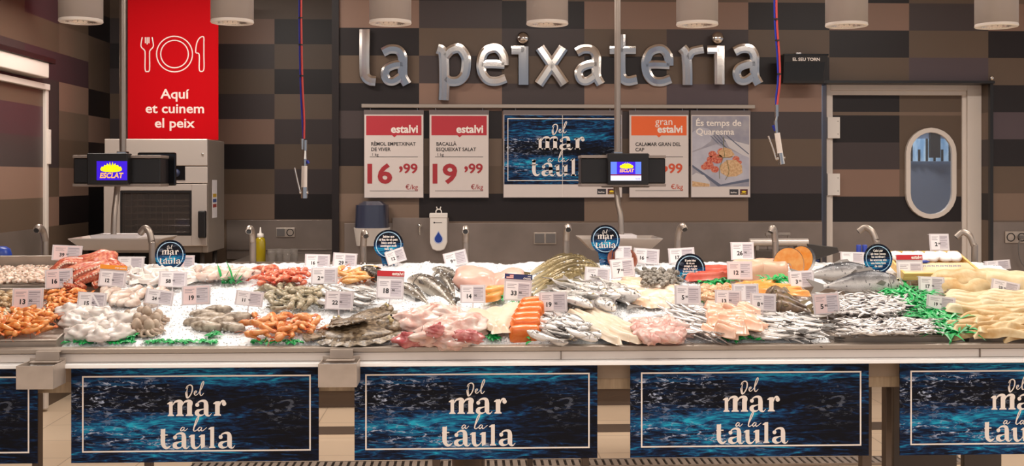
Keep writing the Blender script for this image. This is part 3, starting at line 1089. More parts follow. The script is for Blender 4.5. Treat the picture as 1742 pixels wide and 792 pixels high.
# ---------------------------------------------------------------- the sign of raised polished letters
M['polished'] = mat('polished_steel_letter', '#cfc8c2', 0.10, 1.0)
sg = thing('wall_sign', 'polished steel letters reading la peixateria on the back wall above the posters', 'sign', at(950, 110, YW - 0.01))


def letter(strokes, dots=()):
    m = MB()
    o = sg.location
    for st in strokes:
        pts, wd = st[0], st[1]
        P_ = []
        for p in pts:
            q_ = at(p[0], p[1], YW)
            P_.append((q_.x - o.x, q_.z - o.z) + tuple(p[2:]))
        m.stroke(P_, wpx(wd * 1.2, YW), 0, 0.0, depth=0.034, n=7, straight=len(pts) == 2)
    for x, y_, r in dots:
        q_ = at(x, y_, YW)
        m.lathe([(0, 0.05), (wpx(r, YW) * .7, 0.046), (wpx(r, YW), 0.03), (wpx(r, YW), 0)], 24, 0,
                Matrix.Translation((q_.x - o.x, 0, q_.z - o.z)) @ Matrix.Rotation(PI / 2, 4, 'X'))
    o_ = m.build('letter', M['polished'], sg)
    o_.rotation_euler = (RND.uniform(-.02, .02), 0, RND.uniform(-.03, .03))


def a_(x):
    letter([([(x + 4, 90), (x + 16, 84.5), (x + 30, 86), (x + 37, 96), (x + 37.5, 112), (x + 38, 130), (x + 45, 144)], 14.5),
            ([(x + 38, 110), (x + 24, 111), (x + 11, 117), (x + 7.5, 127), (x + 12, 137), (x + 22, 138.5), (x + 34, 131)], 13.5)])


letter([([(621, 51), (621, 118), (623, 131), (630, 137), (640, 138.5)], 15.5)])
a_(648)
letter([([(744.5, 84), (752, 87), (755, 96), (756, 120), (756, 150), (755, 171)], 15.5),
        ([(757, 97), (768, 86), (782, 84), (792, 97), (793, 112), (790, 128), (780, 138), (766, 139), (758, 134)], 15)])
letter([([(819, 111), (834, 110), (858, 111)], 13), ([(857, 112), (856, 96), (847, 84.5), (836, 83.5), (824, 90), (818.5, 106), (820, 124), (830, 137), (845, 139), (860, 134)], 14.5)])
letter([([(869.5, 86.5), (884, 86.5), (891, 86.5)], 13), ([(890, 80), (890, 145)], 15.5)], [(889, 66, 10.5)])
letter([([(918, 82), (960, 144)], 15.5), ([(958, 82), (916, 144)], 15.5)])
a_(976)
letter([([(1036, 86.5), (1080, 86.5)], 12.5), ([(1054.5, 60), (1054.5, 118), (1057, 132), (1066, 138.5), (1082, 136)], 15)])
letter([([(1098, 111), (1114, 110), (1138, 111)], 13), ([(1137, 112), (1136, 96), (1127, 84.5), (1116, 83.5), (1104, 90), (1098, 106), (1100, 124), (1110, 137), (1125, 139), (1140, 134)], 14.5)])
letter([([(1159, 82), (1165, 90), (1167, 104), (1168, 125), (1168, 145)], 15.5), ([(1168, 100), (1175, 89), (1184, 86), (1195, 84)], 13.5)])
letter([([(1200, 86.5), (1213, 86.5), (1221, 86.5)], 13), ([(1220.5, 80), (1220.5, 145)], 15.5)], [(1218, 67, 10.5)])
a_(1242)

# ---- rail with hanging posters
M['rail'] = mat('satin_aluminium', '#a79b90', 0.35, 0.6)
rl = MB()
a, b = at(615, 180, YW - 0.03), at(1284, 180, YW - 0.03)
rl.box((a.x, YW - 0.045, a.z - 0.014), (b.x, YW - 0.02, a.z + 0.014))
rail = tag(rl.build('poster_rail', M['rail'], bev=0.004), 'long thin metal rail that carries the posters under the raised letters', 'rail')
q = MB()
for px in (650, 800, 950, 1100, 1250):
    p = at(px, 180, YW)
    q.box((p.x - 0.01, YW - 0.02, p.z - 0.008), (p.x + 0.01, YW, p.z + 0.008))
q.build('bracket', M['rail'], rail)
M['sleeve'] = mat('clear_poster_sleeve', '#6e6260', 0.3)
M['poster_white'] = mat('poster_paper', '#d6cac4', 0.6)
M['poster_red'] = mat('poster_red', '#b42a36', 0.55)
M['poster_orange'] = mat('poster_orange', '#e8642a', 0.55)
M['dark_red_print'] = mat('dark_red_print', '#a52830', 0.55)


class Board:
    """A flat printed board; its drawing is given in the photograph's pixels and turned into metres on the board."""
    def __init__(s, x0, y0, x1, y1, Y):
        s.c = at((x0 + x1) / 2, (y0 + y1) / 2, Y)
        s.px, s.py, s.k = (x0 + x1) / 2, (y0 + y1) / 2, (at(x1, y0, Y).x - at(x0, y0, Y).x) / (x1 - x0)
        s.kz = Y / F
        s.w, s.h = (x1 - x0) * s.k, (y1 - y0) * s.kz

    def __call__(s, x, y):
        return ((x - s.px) * s.k, -(y - s.py) * s.kz)

    def rect(s, mb, x0, y0, x1, y1, mi=0, y=-0.001):
        a, b = s(x0, y0), s(x1, y1)
        return mb.rect(a[0], b[1], b[0], a[1], mi, y)

    def text(s, mb, t, x, y, size, mi=0, off=-0.0015, align='l', bold=0.0, sx=1.0, shear=0.0):
        p = s(x, y)
        return mb.text(t, p[0], p[1], size * s.kz, mi, off, align, bold, sx, shear)


YP = YW - 0.035


def sleeve(o, B):
    m = MB().box((-B.w / 2 - 0.004, 0.0015, -B.h / 2 - 0.004), (B.w / 2 + 0.004, 0.004, B.h / 2 + 0.034))
    s = m.build('sleeve', M['sleeve'], o)
    q_ = MB()
    for x in (-B.w * 0.4, B.w * 0.4):
        q_.tube([(x, 0.003, B.h / 2 + 0.03), (x, 0.003, B.h / 2 + 0.062)], 0.002, 6)
    q_.build('hanging_wire', M['chrome'], s)


def poster(name, x0, x1, label, mats, draw, y0=195, y1=335.5):
    B = Board(x0, y0, x1, y1, YP)
    o = tag(MB().box((-B.w / 2, 0, -B.h / 2), (B.w / 2, 0.0015, B.h / 2)).build(name, M['poster_white'], None, B.c), label, 'poster', 'posters on the rail')
    for nm, (mm, fn) in zip(('coloured_band', 'lettering', 'price'), draw):
        m = MB()
        fn(m, B)
        if m.v:
            m.build(nm, mm, o)
    sleeve(o, B)
    return o, B


def estalvi(x0, title, euros, label):
    def band(m, B):
        B.rect(m, x0 + 3, 197, x0 + 97, 230, 0)
        m.poly([B(x0 + 47, 230), B(x0 + 51, 233.5), B(x0 + 55, 230)][::-1], 0, -0.001)
        B.text(m, 'estalvi', x0 + 91, 225.5, 18.5, 1, align='r', bold=0.03, sx=1.0)

    def words_(m, B):
        for i, t_ in enumerate(title):
            B.text(m, t_, x0 + 11.5, 247.5 + i * 9.2, 8.6, 0, bold=0.015, sx=0.94)
        B.text(m, '1 kg', x0 + 13.5, 265, 7, 0)
        B.rect(m, x0 + 9, 266.3, x0 + 91, 267, 0)
        B.rect(m, x0 + 9, 324, x0 + 91, 324.6, 0)

    def price(m, B):
        B.text(m, euros, x0 + 5, 310.5, 45, 0, bold=0.03, sx=1.13)
        B.text(m, '\u2019', x0 + 59, 308, 36, 0, bold=0.02)
        B.text(m, '99', x0 + 66, 294, 22.5, 0, bold=0.025, sx=1.1)
        B.text(m, '\u20ac/kg', x0 + 91, 321.5, 11.5, 0, align='r')
    poster('price_poster', x0, x0 + 100, label, [M['poster_white']], [((M['poster_red'], M['white_ink']), band), ((M['ink'],), words_), ((M['dark_red_print'],), price)])


estalvi(620, ['R\u00c8MOL EMPETXINAT', 'DE VIVER'], '16', 'white poster with red estalvi band and the price 16,99')
estalvi(731, ['BACALL\u00c0', 'ESQUEIXAT SALAT'], '19', 'white poster with red estalvi band and the price 19,99')


def band(m, B):
    B.rect(m, 1074, 197, 1168, 230, 0)
    m.poly([B(1117, 230), B(1121, 233.5), B(1125, 230)][::-1], 0, -0.001)
    B.text(m, 'gran', 1114.5, 212, 17.5, 1, sx=1.0)
    B.text(m, 'estalvi', 1161, 225, 17.5, 1, align='r', bold=0.03, sx=1.0)


def words_(m, B):
    B.text(m, 'CALAMAR GRAN DEL', 1081, 248, 8.6, 0, bold=0.015, sx=0.94)
    B.text(m, 'CAP', 1081, 257.2, 8.6, 0, bold=0.015, sx=0.94)
    B.rect(m, 1081, 266.3, 1162, 267, 0)
    B.rect(m, 1081, 324, 1162, 324.6, 0)


def price(m, B):
    B.text(m, '\u2019', 1130, 308, 36, 0, bold=0.02)
    B.text(m, '99', 1137, 294, 22.5, 0, bold=0.025, sx=1.1)
    B.text(m, '\u20ac/kg', 1162, 321.5, 11.5, 0, align='r')


M['orange_print'] = mat('orange_print', '#d2502f', 0.55)
poster('price_poster', 1071, 1171, 'white poster with orange gran estalvi band, half behind the hanging screen', None,
       [((M['poster_orange'], M['white_ink']), band), ((M['ink'],), words_), ((M['orange_print'],), price)])

# the wide sea poster of two sheets
B = Board(857, 195, 1058, 335.5, YP)
o = tag(MB().box((-B.w / 2, 0, -B.h / 2), (B.w / 2, 0.0015, B.h / 2)).build('sea_poster', M['poster_white'], None, B.c), 'wide blue sea poster behind the hanging screen on the back wall', 'poster', 'posters on the rail')
m = MB()
B.rect(m, 858, 195.5, 1057, 313.5, 0)
m.build('sea_picture', M['sea'], o)
m = MB()
c = B(954, 255)
sea_logo(m, c[0], c[1], B.k / 7.6, 0, -0.0018)
a, b = B(863.5, 307.5), B(1052, 201)
m.frame(a[0], a[1], b[0], b[1], 1.3 * B.k, 0, -0.0018)
B.rect(m, 956.5, 196, 957.3, 335, 0, -0.0012)
m.build('lettering', M['white_ink'], o)
M['logo_dark'] = mat('dark_logo_print', '#333137', 0.5)
M['logo_maroon'] = mat('maroon_logo_print', '#56232c', 0.5)
M['yellow'] = mat('yellow_print', '#f1d21f', 0.5)


def shop_logos(o, B, x, y, k=1.0):
    m = MB()
    B.rect(m, x, y, x + 15 * k, y + 9.5 * k, 0)
    B.text(m, 'BonPreu', x + 2 * k, y + 6.8 * k, 3.6 * k, 2, bold=0.02, sx=0.85)
    B.rect(m, x + 18 * k, y, x + 31 * k, y + 9.5 * k, 1)
    p = B(x + 24.5 * k, y + 4.4 * k)
    m.disc(p[0], p[1], 4 * k * B.k, 3, -0.0014, 18, 1.6 * k * B.k)
    B.text(m, 'ESCLAT', x + 19.6 * k, y + 8.8 * k, 3.0 * k, 3, sx=0.9)
    m.build('logos', [M['logo_dark'], M['logo_maroon'], M['white_ink'], M['yellow']], o)


shop_logos(o, B, 1016, 321)
sleeve(o, B)

# the food poster
B = Board(1176, 195, 1276, 335.5, YP)
o = tag(MB().box((-B.w / 2, 0, -B.h / 2), (B.w / 2, 0.0015, B.h / 2)).build('food_poster', M['poster_white'], None, B.c),
        'poster with a plate of fish and tomato at the right end of the rail', 'poster', 'posters on the rail')
fd = [mat('poster_grey_table', '#8f8d9b', 0.55, col2='#a5a0a6', nscale=12), mat('poster_plate', '#bcb9c2', 0.55, col2='#aaa7b4', nscale=9), mat('poster_fish', '#d9b68c', 0.55, col2='#bf9366', nscale=70),
      mat('poster_tomato', '#b5372c', 0.55, col2='#d98a6a', nscale=90), mat('poster_herb', '#6f6a3c', 0.55), mat('poster_cloth', '#c9c3c4', 0.55), mat('poster_slate', '#5f6478', 0.55)]
m = MB()
B.rect(m, 1177.5, 196.5, 1274.5, 317.5, 0, -0.0005)


def pp(pts, mi, off):
    m.poly([B(*p) for p in pts][::-1], mi, off)


pp([(1177.5, 257), (1177.5, 225), (1190, 216), (1205, 218), (1213, 226), (1209, 240), (1195, 250)], 1, -0.0008)
pp([(1232, 235), (1274.5, 246), (1274.5, 270), (1240, 250)], 5, -0.0008)
pp([(1177.5, 262), (1216, 248), (1274.5, 271), (1274.5, 309), (1222, 317.5), (1177.5, 284)], 6, -0.0010)
pp([(1177.5, 259), (1218, 245), (1274.5, 268), (1274.5, 304), (1226, 314), (1177.5, 280)], 1, -0.0012)
pp([(1177.5, 298), (1184, 294), (1198, 298), (1208, 310), (1208, 317.5), (1177.5, 317.5)], 5, -0.0014)
pp([(1177.5, 308), (1190, 310), (1207, 313), (1207, 317.5), (1177.5, 317.5)], 2, -0.0016)
for x, y_, r in ((1212, 262, 7), (1205, 281, 9), (1220, 270, 10), (1198, 284, 6), (1216, 288, 7), (1240, 262, 8), (1252, 270, 6), (1228, 258, 8), (1258, 276, 4), (1209, 271, 7)):
    p = B(x, y_)
    m.disc(p[0], p[1], r * B.k, 3, -0.0018 - 0.00003 * r, 14, r * 0.8 * B.k)
pp([(1224, 282), (1236, 272), (1252, 272), (1262, 281), (1263, 294), (1252, 300), (1238, 301), (1226, 294)], 2, -0.0022)
pp([(1222, 258), (1232, 250), (1244, 254), (1250, 264), (1236, 268), (1224, 266)], 2, -0.0021)
for a_pts in ([(1220, 266), (1232, 268), (1246, 266)], [(1224, 304), (1224, 288), (1230, 268)], [(1234, 306), (1240, 292), (1236, 272)], [(1231, 232), (1231, 250), (1233, 268)]):
    m.stroke([B(*p) for p in a_pts], 1.0 * B.k, 4, -0.0024)
for i in range(4):
    m.stroke([B(1209 + i * 5, 231 - i * 1.2), B(1222 + i * 4, 244 - i * 1.0)], 1.3 * B.k, 6, -0.0016, straight=True)
m.stroke([B(1226, 242), B(1236, 252), B(1245, 258)], 2.4 * B.k, 6, -0.0016)
m.stroke([B(1236, 230), B(1256, 247), B(1274, 262)], 1.6 * B.k, 6, -0.0016)
m.build('food_picture', fd, o)
m = MB()
B.text(m, '\u00c9s temps de', 1184, 213.5, 15, 0, -0.003, bold=0.02, sx=1.08)
B.text(m, 'Quaresma', 1184, 228.5, 15, 0, -0.003, bold=0.02, sx=1.05)
m.build('lettering', M['white_ink'], o)
shop_logos(o, B, 1241, 322)
sleeve(o, B)

# ---------------------------------------------------------------- red banner with plate and cutlery
YB = 8.28
B = Board(217.5, -30, 371.5, 236, YB)
M['banner_red'] = mat('red_fabric', '#c00410', 0.7, spec=0.1, bump=0.05, bscale=500)
M['banner_white'] = mat('cream_print', '#f2dfd4', 0.6)
o = tag(MB().box((-B.w / 2, 0, -B.h / 2), (B.w / 2, 0.004, B.h / 2)).build('red_banner', M['banner_red'], None, B.c), 'tall red banner with plate, fork and knife hanging above the oven', 'banner')
m = MB()
c = B(297, 92)
m.ring(c[0], c[1], 31.5 * B.k, 1.9 * B.k, 0, -0.0012).ring(c[0], c[1], 24.5 * B.k, 1.9 * B.k, 0, -0.0012)


def ln(pts, closed=True, n=4, straight=False):
    m.stroke([B(*p) for p in pts], 1.9 * B.k, 0, -0.0012, n=n, closed=closed, straight=straight)


ln([(242, 64), (240, 76), (241, 81), (246, 86), (247, 92), (247, 118), (250.5, 121.5), (254.5, 118), (254.5, 92), (255.5, 86), (260, 81), (261, 76), (259, 64)], False)
for x, yb in ((242, 64), (259, 64)):
    pass
ln([(247.5, 64), (247.5, 74)], False, straight=True)
ln([(250.5, 64), (250.5, 76)], False, straight=True)
ln([(253.5, 64), (253.5, 74)], False, straight=True)
ln([(346.5, 63), (340, 64.5), (335, 73), (333, 86), (334, 90), (339, 93), (339, 117), (342.5, 121), (347, 117), (347, 95), (347, 75)], True)
m.build('cutlery_drawing', M['banner_white'], o)
m = MB()
for t_, y_ in (('Aqu\u00ed', 166.5), ('et cuinem', 191), ('el peix', 215.5)):
    B.text(m, t_, 297.5, y_, 22.5, 0, -0.0012, 'c', bold=0.018, sx=1.1)
m.build('lettering', M['banner_white'], o)
rd = MB().tube([(-B.w / 2 - 0.02, 0.002, B.h / 2), (B.w / 2 + 0.02, 0.002, B.h / 2)], 0.012, 10)
for x in (-0.25, 0.25):
    rd.tube([(x, 0.002, B.h / 2), (x, 0.002, 3.3 - B.c.z)], 0.002, 6)
rd.build('hanging_rod', M['rail'], o)

# ---------------------------------------------------------------- ceiling cylinder lamps
M['lamp_grey'] = mat('matt_grey_lamp', '#a69c97', 0.5)
M['reflector'] = mat('lamp_reflector', '#cfc6c0', 0.25, 0.8)
M['lamp_glow'] = mat('lamp_emitter', '#ffe9d2', 0.5, emit=2.2)
YL, ZL = 4.92, at(664, 41, 4.92).z
rL = wpx(35.5, YL)
lamps = [(137.5, 'leftmost cylinder lamp, left of the red banner'), (395, 'cylinder lamp right beside the red banner'), (664, 'cylinder lamp above the letters la'),
         (931, 'cylinder lamp above the letters ix'), (1186, 'cylinder lamp above the letters er'), (1440, 'cylinder lamp above the service door'), (1695, 'rightmost cylinder lamp, above the socket at the right edge')]
lp = thing('cylinder_lamp', '', 'lamp', group='ceiling lamps over the counter')
MB().lathe([(rL - 0.002, 0.014), (rL, 0.014), (rL, 0.42), (rL - 0.01, 0.43), (0, 0.43)], 40).build('shade', M['lamp_grey'], lp)
rr = MB().lathe([(rL - 0.001, 0.014), (rL + 0.001, 0.004), (rL - 0.002, 0), (rL * 0.76, 0.0), (rL * 0.75, 0.006)], 40).build('trim_ring', M['white_plastic'], lp)
MB().lathe([(rL * 0.76, 0.003), (rL * 0.62, 0.05), (rL * 0.35, 0.085)], 30).build('reflector', M['reflector'], lp)
MB().lathe([(rL * 0.35, 0.085), (0, 0.085)], 24).build('emitter', M['lamp_glow'], lp)
gl = MB()
for i in range(18):
    a = 2 * PI * i / 18
    gl.tube([(rL * .74 * math.cos(a), rL * .74 * math.sin(a), 0.012), (rL * .36 * math.cos(a), rL * .36 * math.sin(a), 0.07)], 0.0016, 4)
gl.build('louvre', M['grey_plastic'], lp)
MB().tube([(0, 0, 0.42), (0, 0, 3.3 - ZL)], 0.012, 10).build('rod', M['lamp_grey'], lp)
MB().lathe([(0, 3.3 - ZL - 0.03), (0.05, 3.3 - ZL - 0.03), (0.05, 3.3 - ZL)], 24).build('canopy', M['lamp_grey'], lp)
for i, (px, lb) in enumerate(lamps):
    o = lp if i == 0 else copy_tree(lp)
    p = at(px, 41, YL)
    o.location = (p.x, YL, ZL)
    o['label'] = lb
    l = bpy.data.lights.new('lamp_beam', 'SPOT')
    l.energy = SPOT_W
    l.color = (1.0, 0.91, 0.82)
    l.spot_size = math.radians(118)
    l.spot_blend = 0.85
    l.shadow_soft_size = 0.045
    lo = bpy.data.objects.new('lamp_beam', l)
    COL.objects.link(lo)
    lo.location = (p.x, YL, ZL - 0.004)

# ---------------------------------------------------------------- hanging scales
M['screen_purple'] = mat('screen_purple', '#3a10d8', 0.3, emit=0.75)
M['screen_blue'] = mat('screen_light_blue', '#5a7cf0', 0.3, emit=0.8)
M['screen_yellow'] = mat('screen_yellow', '#e6e312', 0.3, emit=0.8)
M['screen_orange'] = mat('screen_amber', '#ffb85a', 0.3, emit=0.8)
M['screen_white'] = mat('screen_white', '#dfe4ff', 0.3, emit=0.85)
M['screen_maroon'] = mat('screen_maroon', '#7a1440', 0.3, emit=0.7)
M['scale_edge'] = mat('scale_silver_edge', '#a2948a', 0.35, 0.5)
YS = 6.0


def esclat(m, B, cx, cy, k):
    """Rayed yellow half sun over the word ESCLAT."""
    pts = []
    for i in range(17):
        t = -1 + i / 8
        h = (13.5 if i % 2 else 6.6) * math.sqrt(max(0.0, 1 - 0.72 * t * t))
        pts.append(B(cx + t * 19 * k * (1.0 if i % 2 == 0 else 1.0), cy - h * k * (1.15 - 0.5 * abs(t)) + 1.5 * k))
    low = [B(cx + 19 * k * math.cos(a), cy + 1.2 * k + 3.6 * k * math.sin(a)) for a in [i * PI / 8 for i in range(9)]]
    top = pts[::-1]
    cen = B(cx, cy - 1 * k)
    ring_ = pts + low[1:-1]
    n0 = len(ring_)
    m.add([(cen[0], -0.002, cen[1])] + [(p[0], -0.002, p[1]) for p in ring_], [(0, 1 + i, 1 + (i + 1) % n0) for i in range(n0)], 1)
    B.text(m, 'ESCLAT', cx, cy + 14.5 * k, 12.4 * k, 2, -0.002, 'c', bold=0.03, sx=0.92, shear=0.18)


def scale(px_pole, x0, x1, y0, y1, sx0, sx1, sy0, sy1, pan0, pan1, label, variant):
    c = at((x0 + x1) / 2, (y0 + y1) / 2, YS)
    B = Board(sx0, sy0, sx1, sy1, YS - 0.085)
    t = thing('hanging_scale', label, 'scale', c)

    def L(x, y, Y=YS):
        return at(x, y, Y) - c
    a, b = L(x0, y0 + 7), L(x1, y1 - 6)
    MB().box((a.x, -0.02, b.z), (b.x, 0.14, a.z)).build('housing', M['black'], t, bev=0.006)
    e = MB().box((a.x - 0.002, -0.028, a.z), (b.x + 0.002, 0.14, a.z + 0.016)).box((a.x - 0.002, -0.03, b.z - 0.016), (b.x + 0.002, 0.14, b.z))
    e.build('silver_edge', M['scale_edge'], t, bev=0.003)
    h0, h1 = L(sx0 - 8, y0 - 1), L(sx1 + 9, y1 - 4)
    hd = MB().box((h0.x, -0.08, h1.z), (h1.x, 0.0, h0.z)).build('display_head', M['black'], t, bev=0.006)
    m = MB()
    m.rect(-B.w / 2, -B.h / 2, B.w / 2, B.h / 2, 0, 0)
    cx, cy = (sx0 + sx1) / 2, (sy0 + sy1) / 2
    if variant == 0:
        esclat(m, B, cx - 1, cy - 2, 0.98)
    else:
        B.rect(m, sx0 + 10.5, sy0, sx1 - 10, sy0 + 21, 3)
        esclat(m, B, cx + 1, cy - 7.5, 0.62)
        B.rect(m, sx0, sy0 + 21, sx1, sy0 + 23.5, 4)
        B.rect(m, sx0, sy0 + 23.5, sx1, sy1, 5, -0.0008)
        B.text(m, '0,00', sx1 - 2, sy1 - 1.5, 5, 3, -0.0018, 'r')
    sc_ = m.build('screen', [M['screen_purple'] if variant == 0 else M['screen_blue'], M['screen_yellow'], M['screen_orange'], M['screen_purple'], M['screen_maroon'], M['screen_white']], hd,
                  (B.c.x - c.x, -0.0815, B.c.z - c.z))
    # pole from the ceiling and its clamp
    p = L(px_pole, y0)
    MB().tube([(p.x, 0.06, p.z), (p.x, 0.06, 3.3 - c.z)], wpx(5.6, YS), 14).build('pole', M['steel'], t)
    MB().box((p.x - 0.024, 0.03, p.z - 0.01), (p.x + 0.024, 0.09, p.z + 0.016)).build('clamp', M['chrome'], t, bev=0.003)
    bk = MB()
    if variant == 0:
        q0, q1 = L(x1 - 55, y0 - 4), L(x1 + 12, y1 - 2)
    else:
        q0, q1 = L(x0 + 40, y0 - 1), L(x1 - 18, y1 + 1)
    bk.box((q0.x, 0.14, q1.z), (q1.x, 0.165, q0.z))
    bk.build('back_plate', M['black_gloss'], t, bev=0.008)
    # arm and weighing pan
    a0 = L(px_pole - 8 if variant == 0 else px_pole - 3, y1 - 4)
    a1 = L(px_pole - 9 if variant == 0 else px_pole + 4, 412)
    arm = MB().tube(crom([(a0.x, 0.05, a0.z), (a0.x * .75 + a1.x * .25, 0.02, a0.z * .7 + a1.z * .3), (a0.x * .2 + a1.x * .8, 0.0, a0.z * .45 + a1.z * .55), (a1.x, -0.01, a1.z)], 5), wpx(5, YS), 10, flat=0.7)
    arm.build('arm', M['steel'], t)
    u0, u1 = L(pan0, 404), L(pan1, 404)
    bz = L(pan0, 423).z
    wd = (u1.x - u0.x)
    m = MB()
    ux = (u0.x + u1.x) / 2
    T_ = [(ux - wd / 2, -0.16, u0.z), (ux + wd / 2, -0.16, u0.z), (ux + wd / 2, 0.16, u0.z), (ux - wd / 2, 0.16, u0.z)]
    Bt = [(ux - wd * .36, -0.12, bz), (ux + wd * .36, -0.12, bz), (ux + wd * .36, 0.12, bz), (ux - wd * .36, 0.12, bz)]
    up_ = [(x, y_, z_ + 0.004) for x, y_, z_ in T_]
    bi = [(x, y_, z_ + 0.004) for x, y_, z_ in Bt]
    m.add(T_ + Bt + up_ + bi, [(4, 7, 6, 5), (0, 4, 5, 1), (1, 5, 6, 2), (2, 6, 7, 3), (3, 7, 4, 0), (12, 13, 14, 15), (8, 9, 13, 12), (9, 10, 14, 13), (10, 11, 15, 14), (11, 8, 12, 15),
                             (0, 1, 9, 8), (1, 2, 10, 9), (2, 3, 11, 10), (3, 0, 8, 11)])
    m.build('weighing_pan', M['steel_light'], t)
    pa = MB().box((ux - wd * .30, -0.1, u0.z + 0.002), (ux + wd * .2, 0.1, u0.z + 0.018)).build('paper_sheets', M['paper'], t)
    return t


scale(203, 127, 275, 262, 318, 164, 216, 274, 306, 134, 288, 'hanging scale with a purple screen in front of the oven', 0)
scale(1053, 988, 1131, 262, 318, 1039, 1091, 275, 307, 984, 1119, 'hanging scale with a light blue screen in front of the sea poster', 1)

# ---------------------------------------------------------------- spray hoses
M['hose_blue'] = mat('blue_hose', '#1c2c9c', 0.4)
M['hose_red'] = mat('red_hose', '#c2443f', 0.4)
M['gun_white'] = mat('white_spray_gun', '#e9ddd3', 0.35)


def hose(xs, gun, label, Y=6.3):
    e = at(gun[0], gun[1], Y)
    t = thing('spray_hose', label, 'hose', e)

    def L(x, y):
        return at(x, y, Y) - e
    pts = [L(*p) for p in xs]
    top = Vector((pts[0].x, 0, 3.3 - e.z))
    for nm, mm, off, dy in (('water_hose', M['hose_blue'], -0.005, 0), ('air_hose', M['hose_red'], 0.005, -0.004)):
        MB().tube(crom([top + Vector((off, dy, 0))] + [p + Vector((off * (1 if i < len(pts) - 1 else .3), dy, 0)) for i, p in enumerate(pts)], 8), 0.006, 8).build(nm, mm, t)
    k = MB()
    for y_ in (30, 72, 124):
        p = crom([(q.x, q.y, q.z) for q in pts], 8)
        q = min(p, key=lambda v: abs(v[2] - L(xs[0][0], y_).z))
        k.tube([(q[0], q[1] - 0.002, q[2] - 0.004), (q[0], q[1] - 0.002, q[2] + 0.004)], 0.0125, 10)
    k.build('cable_tie', M['black'], t)
    return t, L


def tubes(name, m_, t, segs, n=10):
    q = MB()
    for pts, r in segs:
        q.tube(pts, r, n)
    return q.build(name, m_, t)


t, L = hose([(511, -20), (511, 40), (513, 140), (516, 200), (517, 236)], (518, 300), 'spray gun on blue and red hoses hanging left of the raised letters')
tubes('coupling', M['chrome'], t, [([L(514, 236), L(514, 254)], [0.011, 0.008]), ([L(519, 238), L(519, 256)], 0.011), ([L(519, 256), L(518.5, 270)], [0.008, 0.012]), ([L(518.5, 270), L(518.5, 283)], 0.011)])
tubes('blue_valve', M['hose_blue'], t, [([L(522, 273), L(525, 278)], 0.008)])
tubes('gun_body', M['gun_white'], t, [([L(518, 282), L(517.5, 318)], [0.016, 0.0165])])
tubes('nozzle', M['chrome'], t, [([L(517.5, 318), L(517.5, 331)], 0.018), ([L(510, 327), L(524, 327)], 0.01), ([L(517.5, 331), L(517.5, 337)], 0.019)])
tubes('trigger', M['chrome'], t, [([L(501, 285), L(506, 308), L(511, 328)], 0.0055)])
t, L = hose([(1319, -20), (1320, 40), (1324, 95), (1325, 135), (1322, 165), (1321, 180)], (1325, 240), 'spray gun on blue and red hoses hanging left of the ticket screen')
tubes('coupling', M['chrome'], t, [([L(1321, 178), L(1321, 198)], 0.012), ([L(1321, 198), L(1320, 205)], 0.008), ([L(1319, 205), L(1321, 226)], [0.012, 0.01])])
tubes('blue_valve', M['hose_blue'], t, [([L(1315, 213), L(1319, 222)], 0.008)])
tubes('gun_body', M['gun_white'], t, [([L(1322, 226), L(1327, 260)], [0.016, 0.0165])])
tubes('nozzle', M['chrome'], t, [([L(1327, 260), L(1329, 273)], 0.018), ([L(1320, 270), L(1335, 268)], 0.01), ([L(1329, 273), L(1330, 279)], 0.019)])
tubes('trigger', M['chrome'], t, [([L(1307, 231), L(1314, 250), L(1321, 272)], 0.0055)])

# ---------------------------------------------------------------- ticket screen
Y = 7.95
c = at(1368, 118, Y)
t = thing('ticket_screen', 'black turn display reading EL SEU TORN beside the service door', 'screen', c)
hw, hh = wpx(38, Y), wpx(24.5, Y)
MB().add([(-hw, -0.05, hh), (hw, -0.05, hh), (hw - 0.02, -0.02, -hh), (-hw, -0.02, -hh), (-hw, 0.05, hh), (hw, 0.05, hh), (hw - 0.02, 0.05, -hh), (-hw, 0.05, -hh)],
         [(0, 3, 2, 1), (4, 5, 6, 7), (0, 1, 5, 4), (1, 2, 6, 5), (2, 3, 7, 6), (3, 0, 4, 7)]).build('housing', M['black'], t, bev=0.004)
m = MB().add([(-hw + 0.008, -0.0435, hh - 0.055), (hw - 0.022, -0.0435, hh - 0.055), (hw - 0.034, -0.0245, -hh + 0.02), (-hw + 0.008, -0.0245, -hh + 0.02)], [(0, 3, 2, 1)])
m.build('display_glass', M['black_gloss'], t)
m = MB().text('EL SEU TORN', 0.0, hh - 0.045, 0.03, 0, -0.0512, 'c', bold=0.03, sx=1.1)
m.build('lettering', M['white_ink'], t)
MB().box((-hw - 0.002, -0.052, hh - 0.008), (hw + 0.003, 0.05, hh + 0.004)).build('top_edge', M['black_gloss'], t, bev=0.002)
MB().box((-0.06, 0.0, hh), (-0.02, 0.12, hh + 0.02)).box((-0.05, 0.05, hh - 0.1), (0.05, YW - Y, hh - 0.02)).build('bracket', M['chrome'], t, bev=0.002)

# ---------------------------------------------------------------- dispensers, hook and sockets
M['smoke'] = mat('smoky_blue_plastic', '#33374a', 0.22, coat=0.3)
c = at(634, 385, YW - 0.01)
t = thing('towel_dispenser', 'paper towel dispenser with a smoky cover on the wall behind the blue round sign', 'dispenser', (c.x, YW - 0.016, at(634, 430, YW).z))
k = wpx(1, YW)
mm = MB()


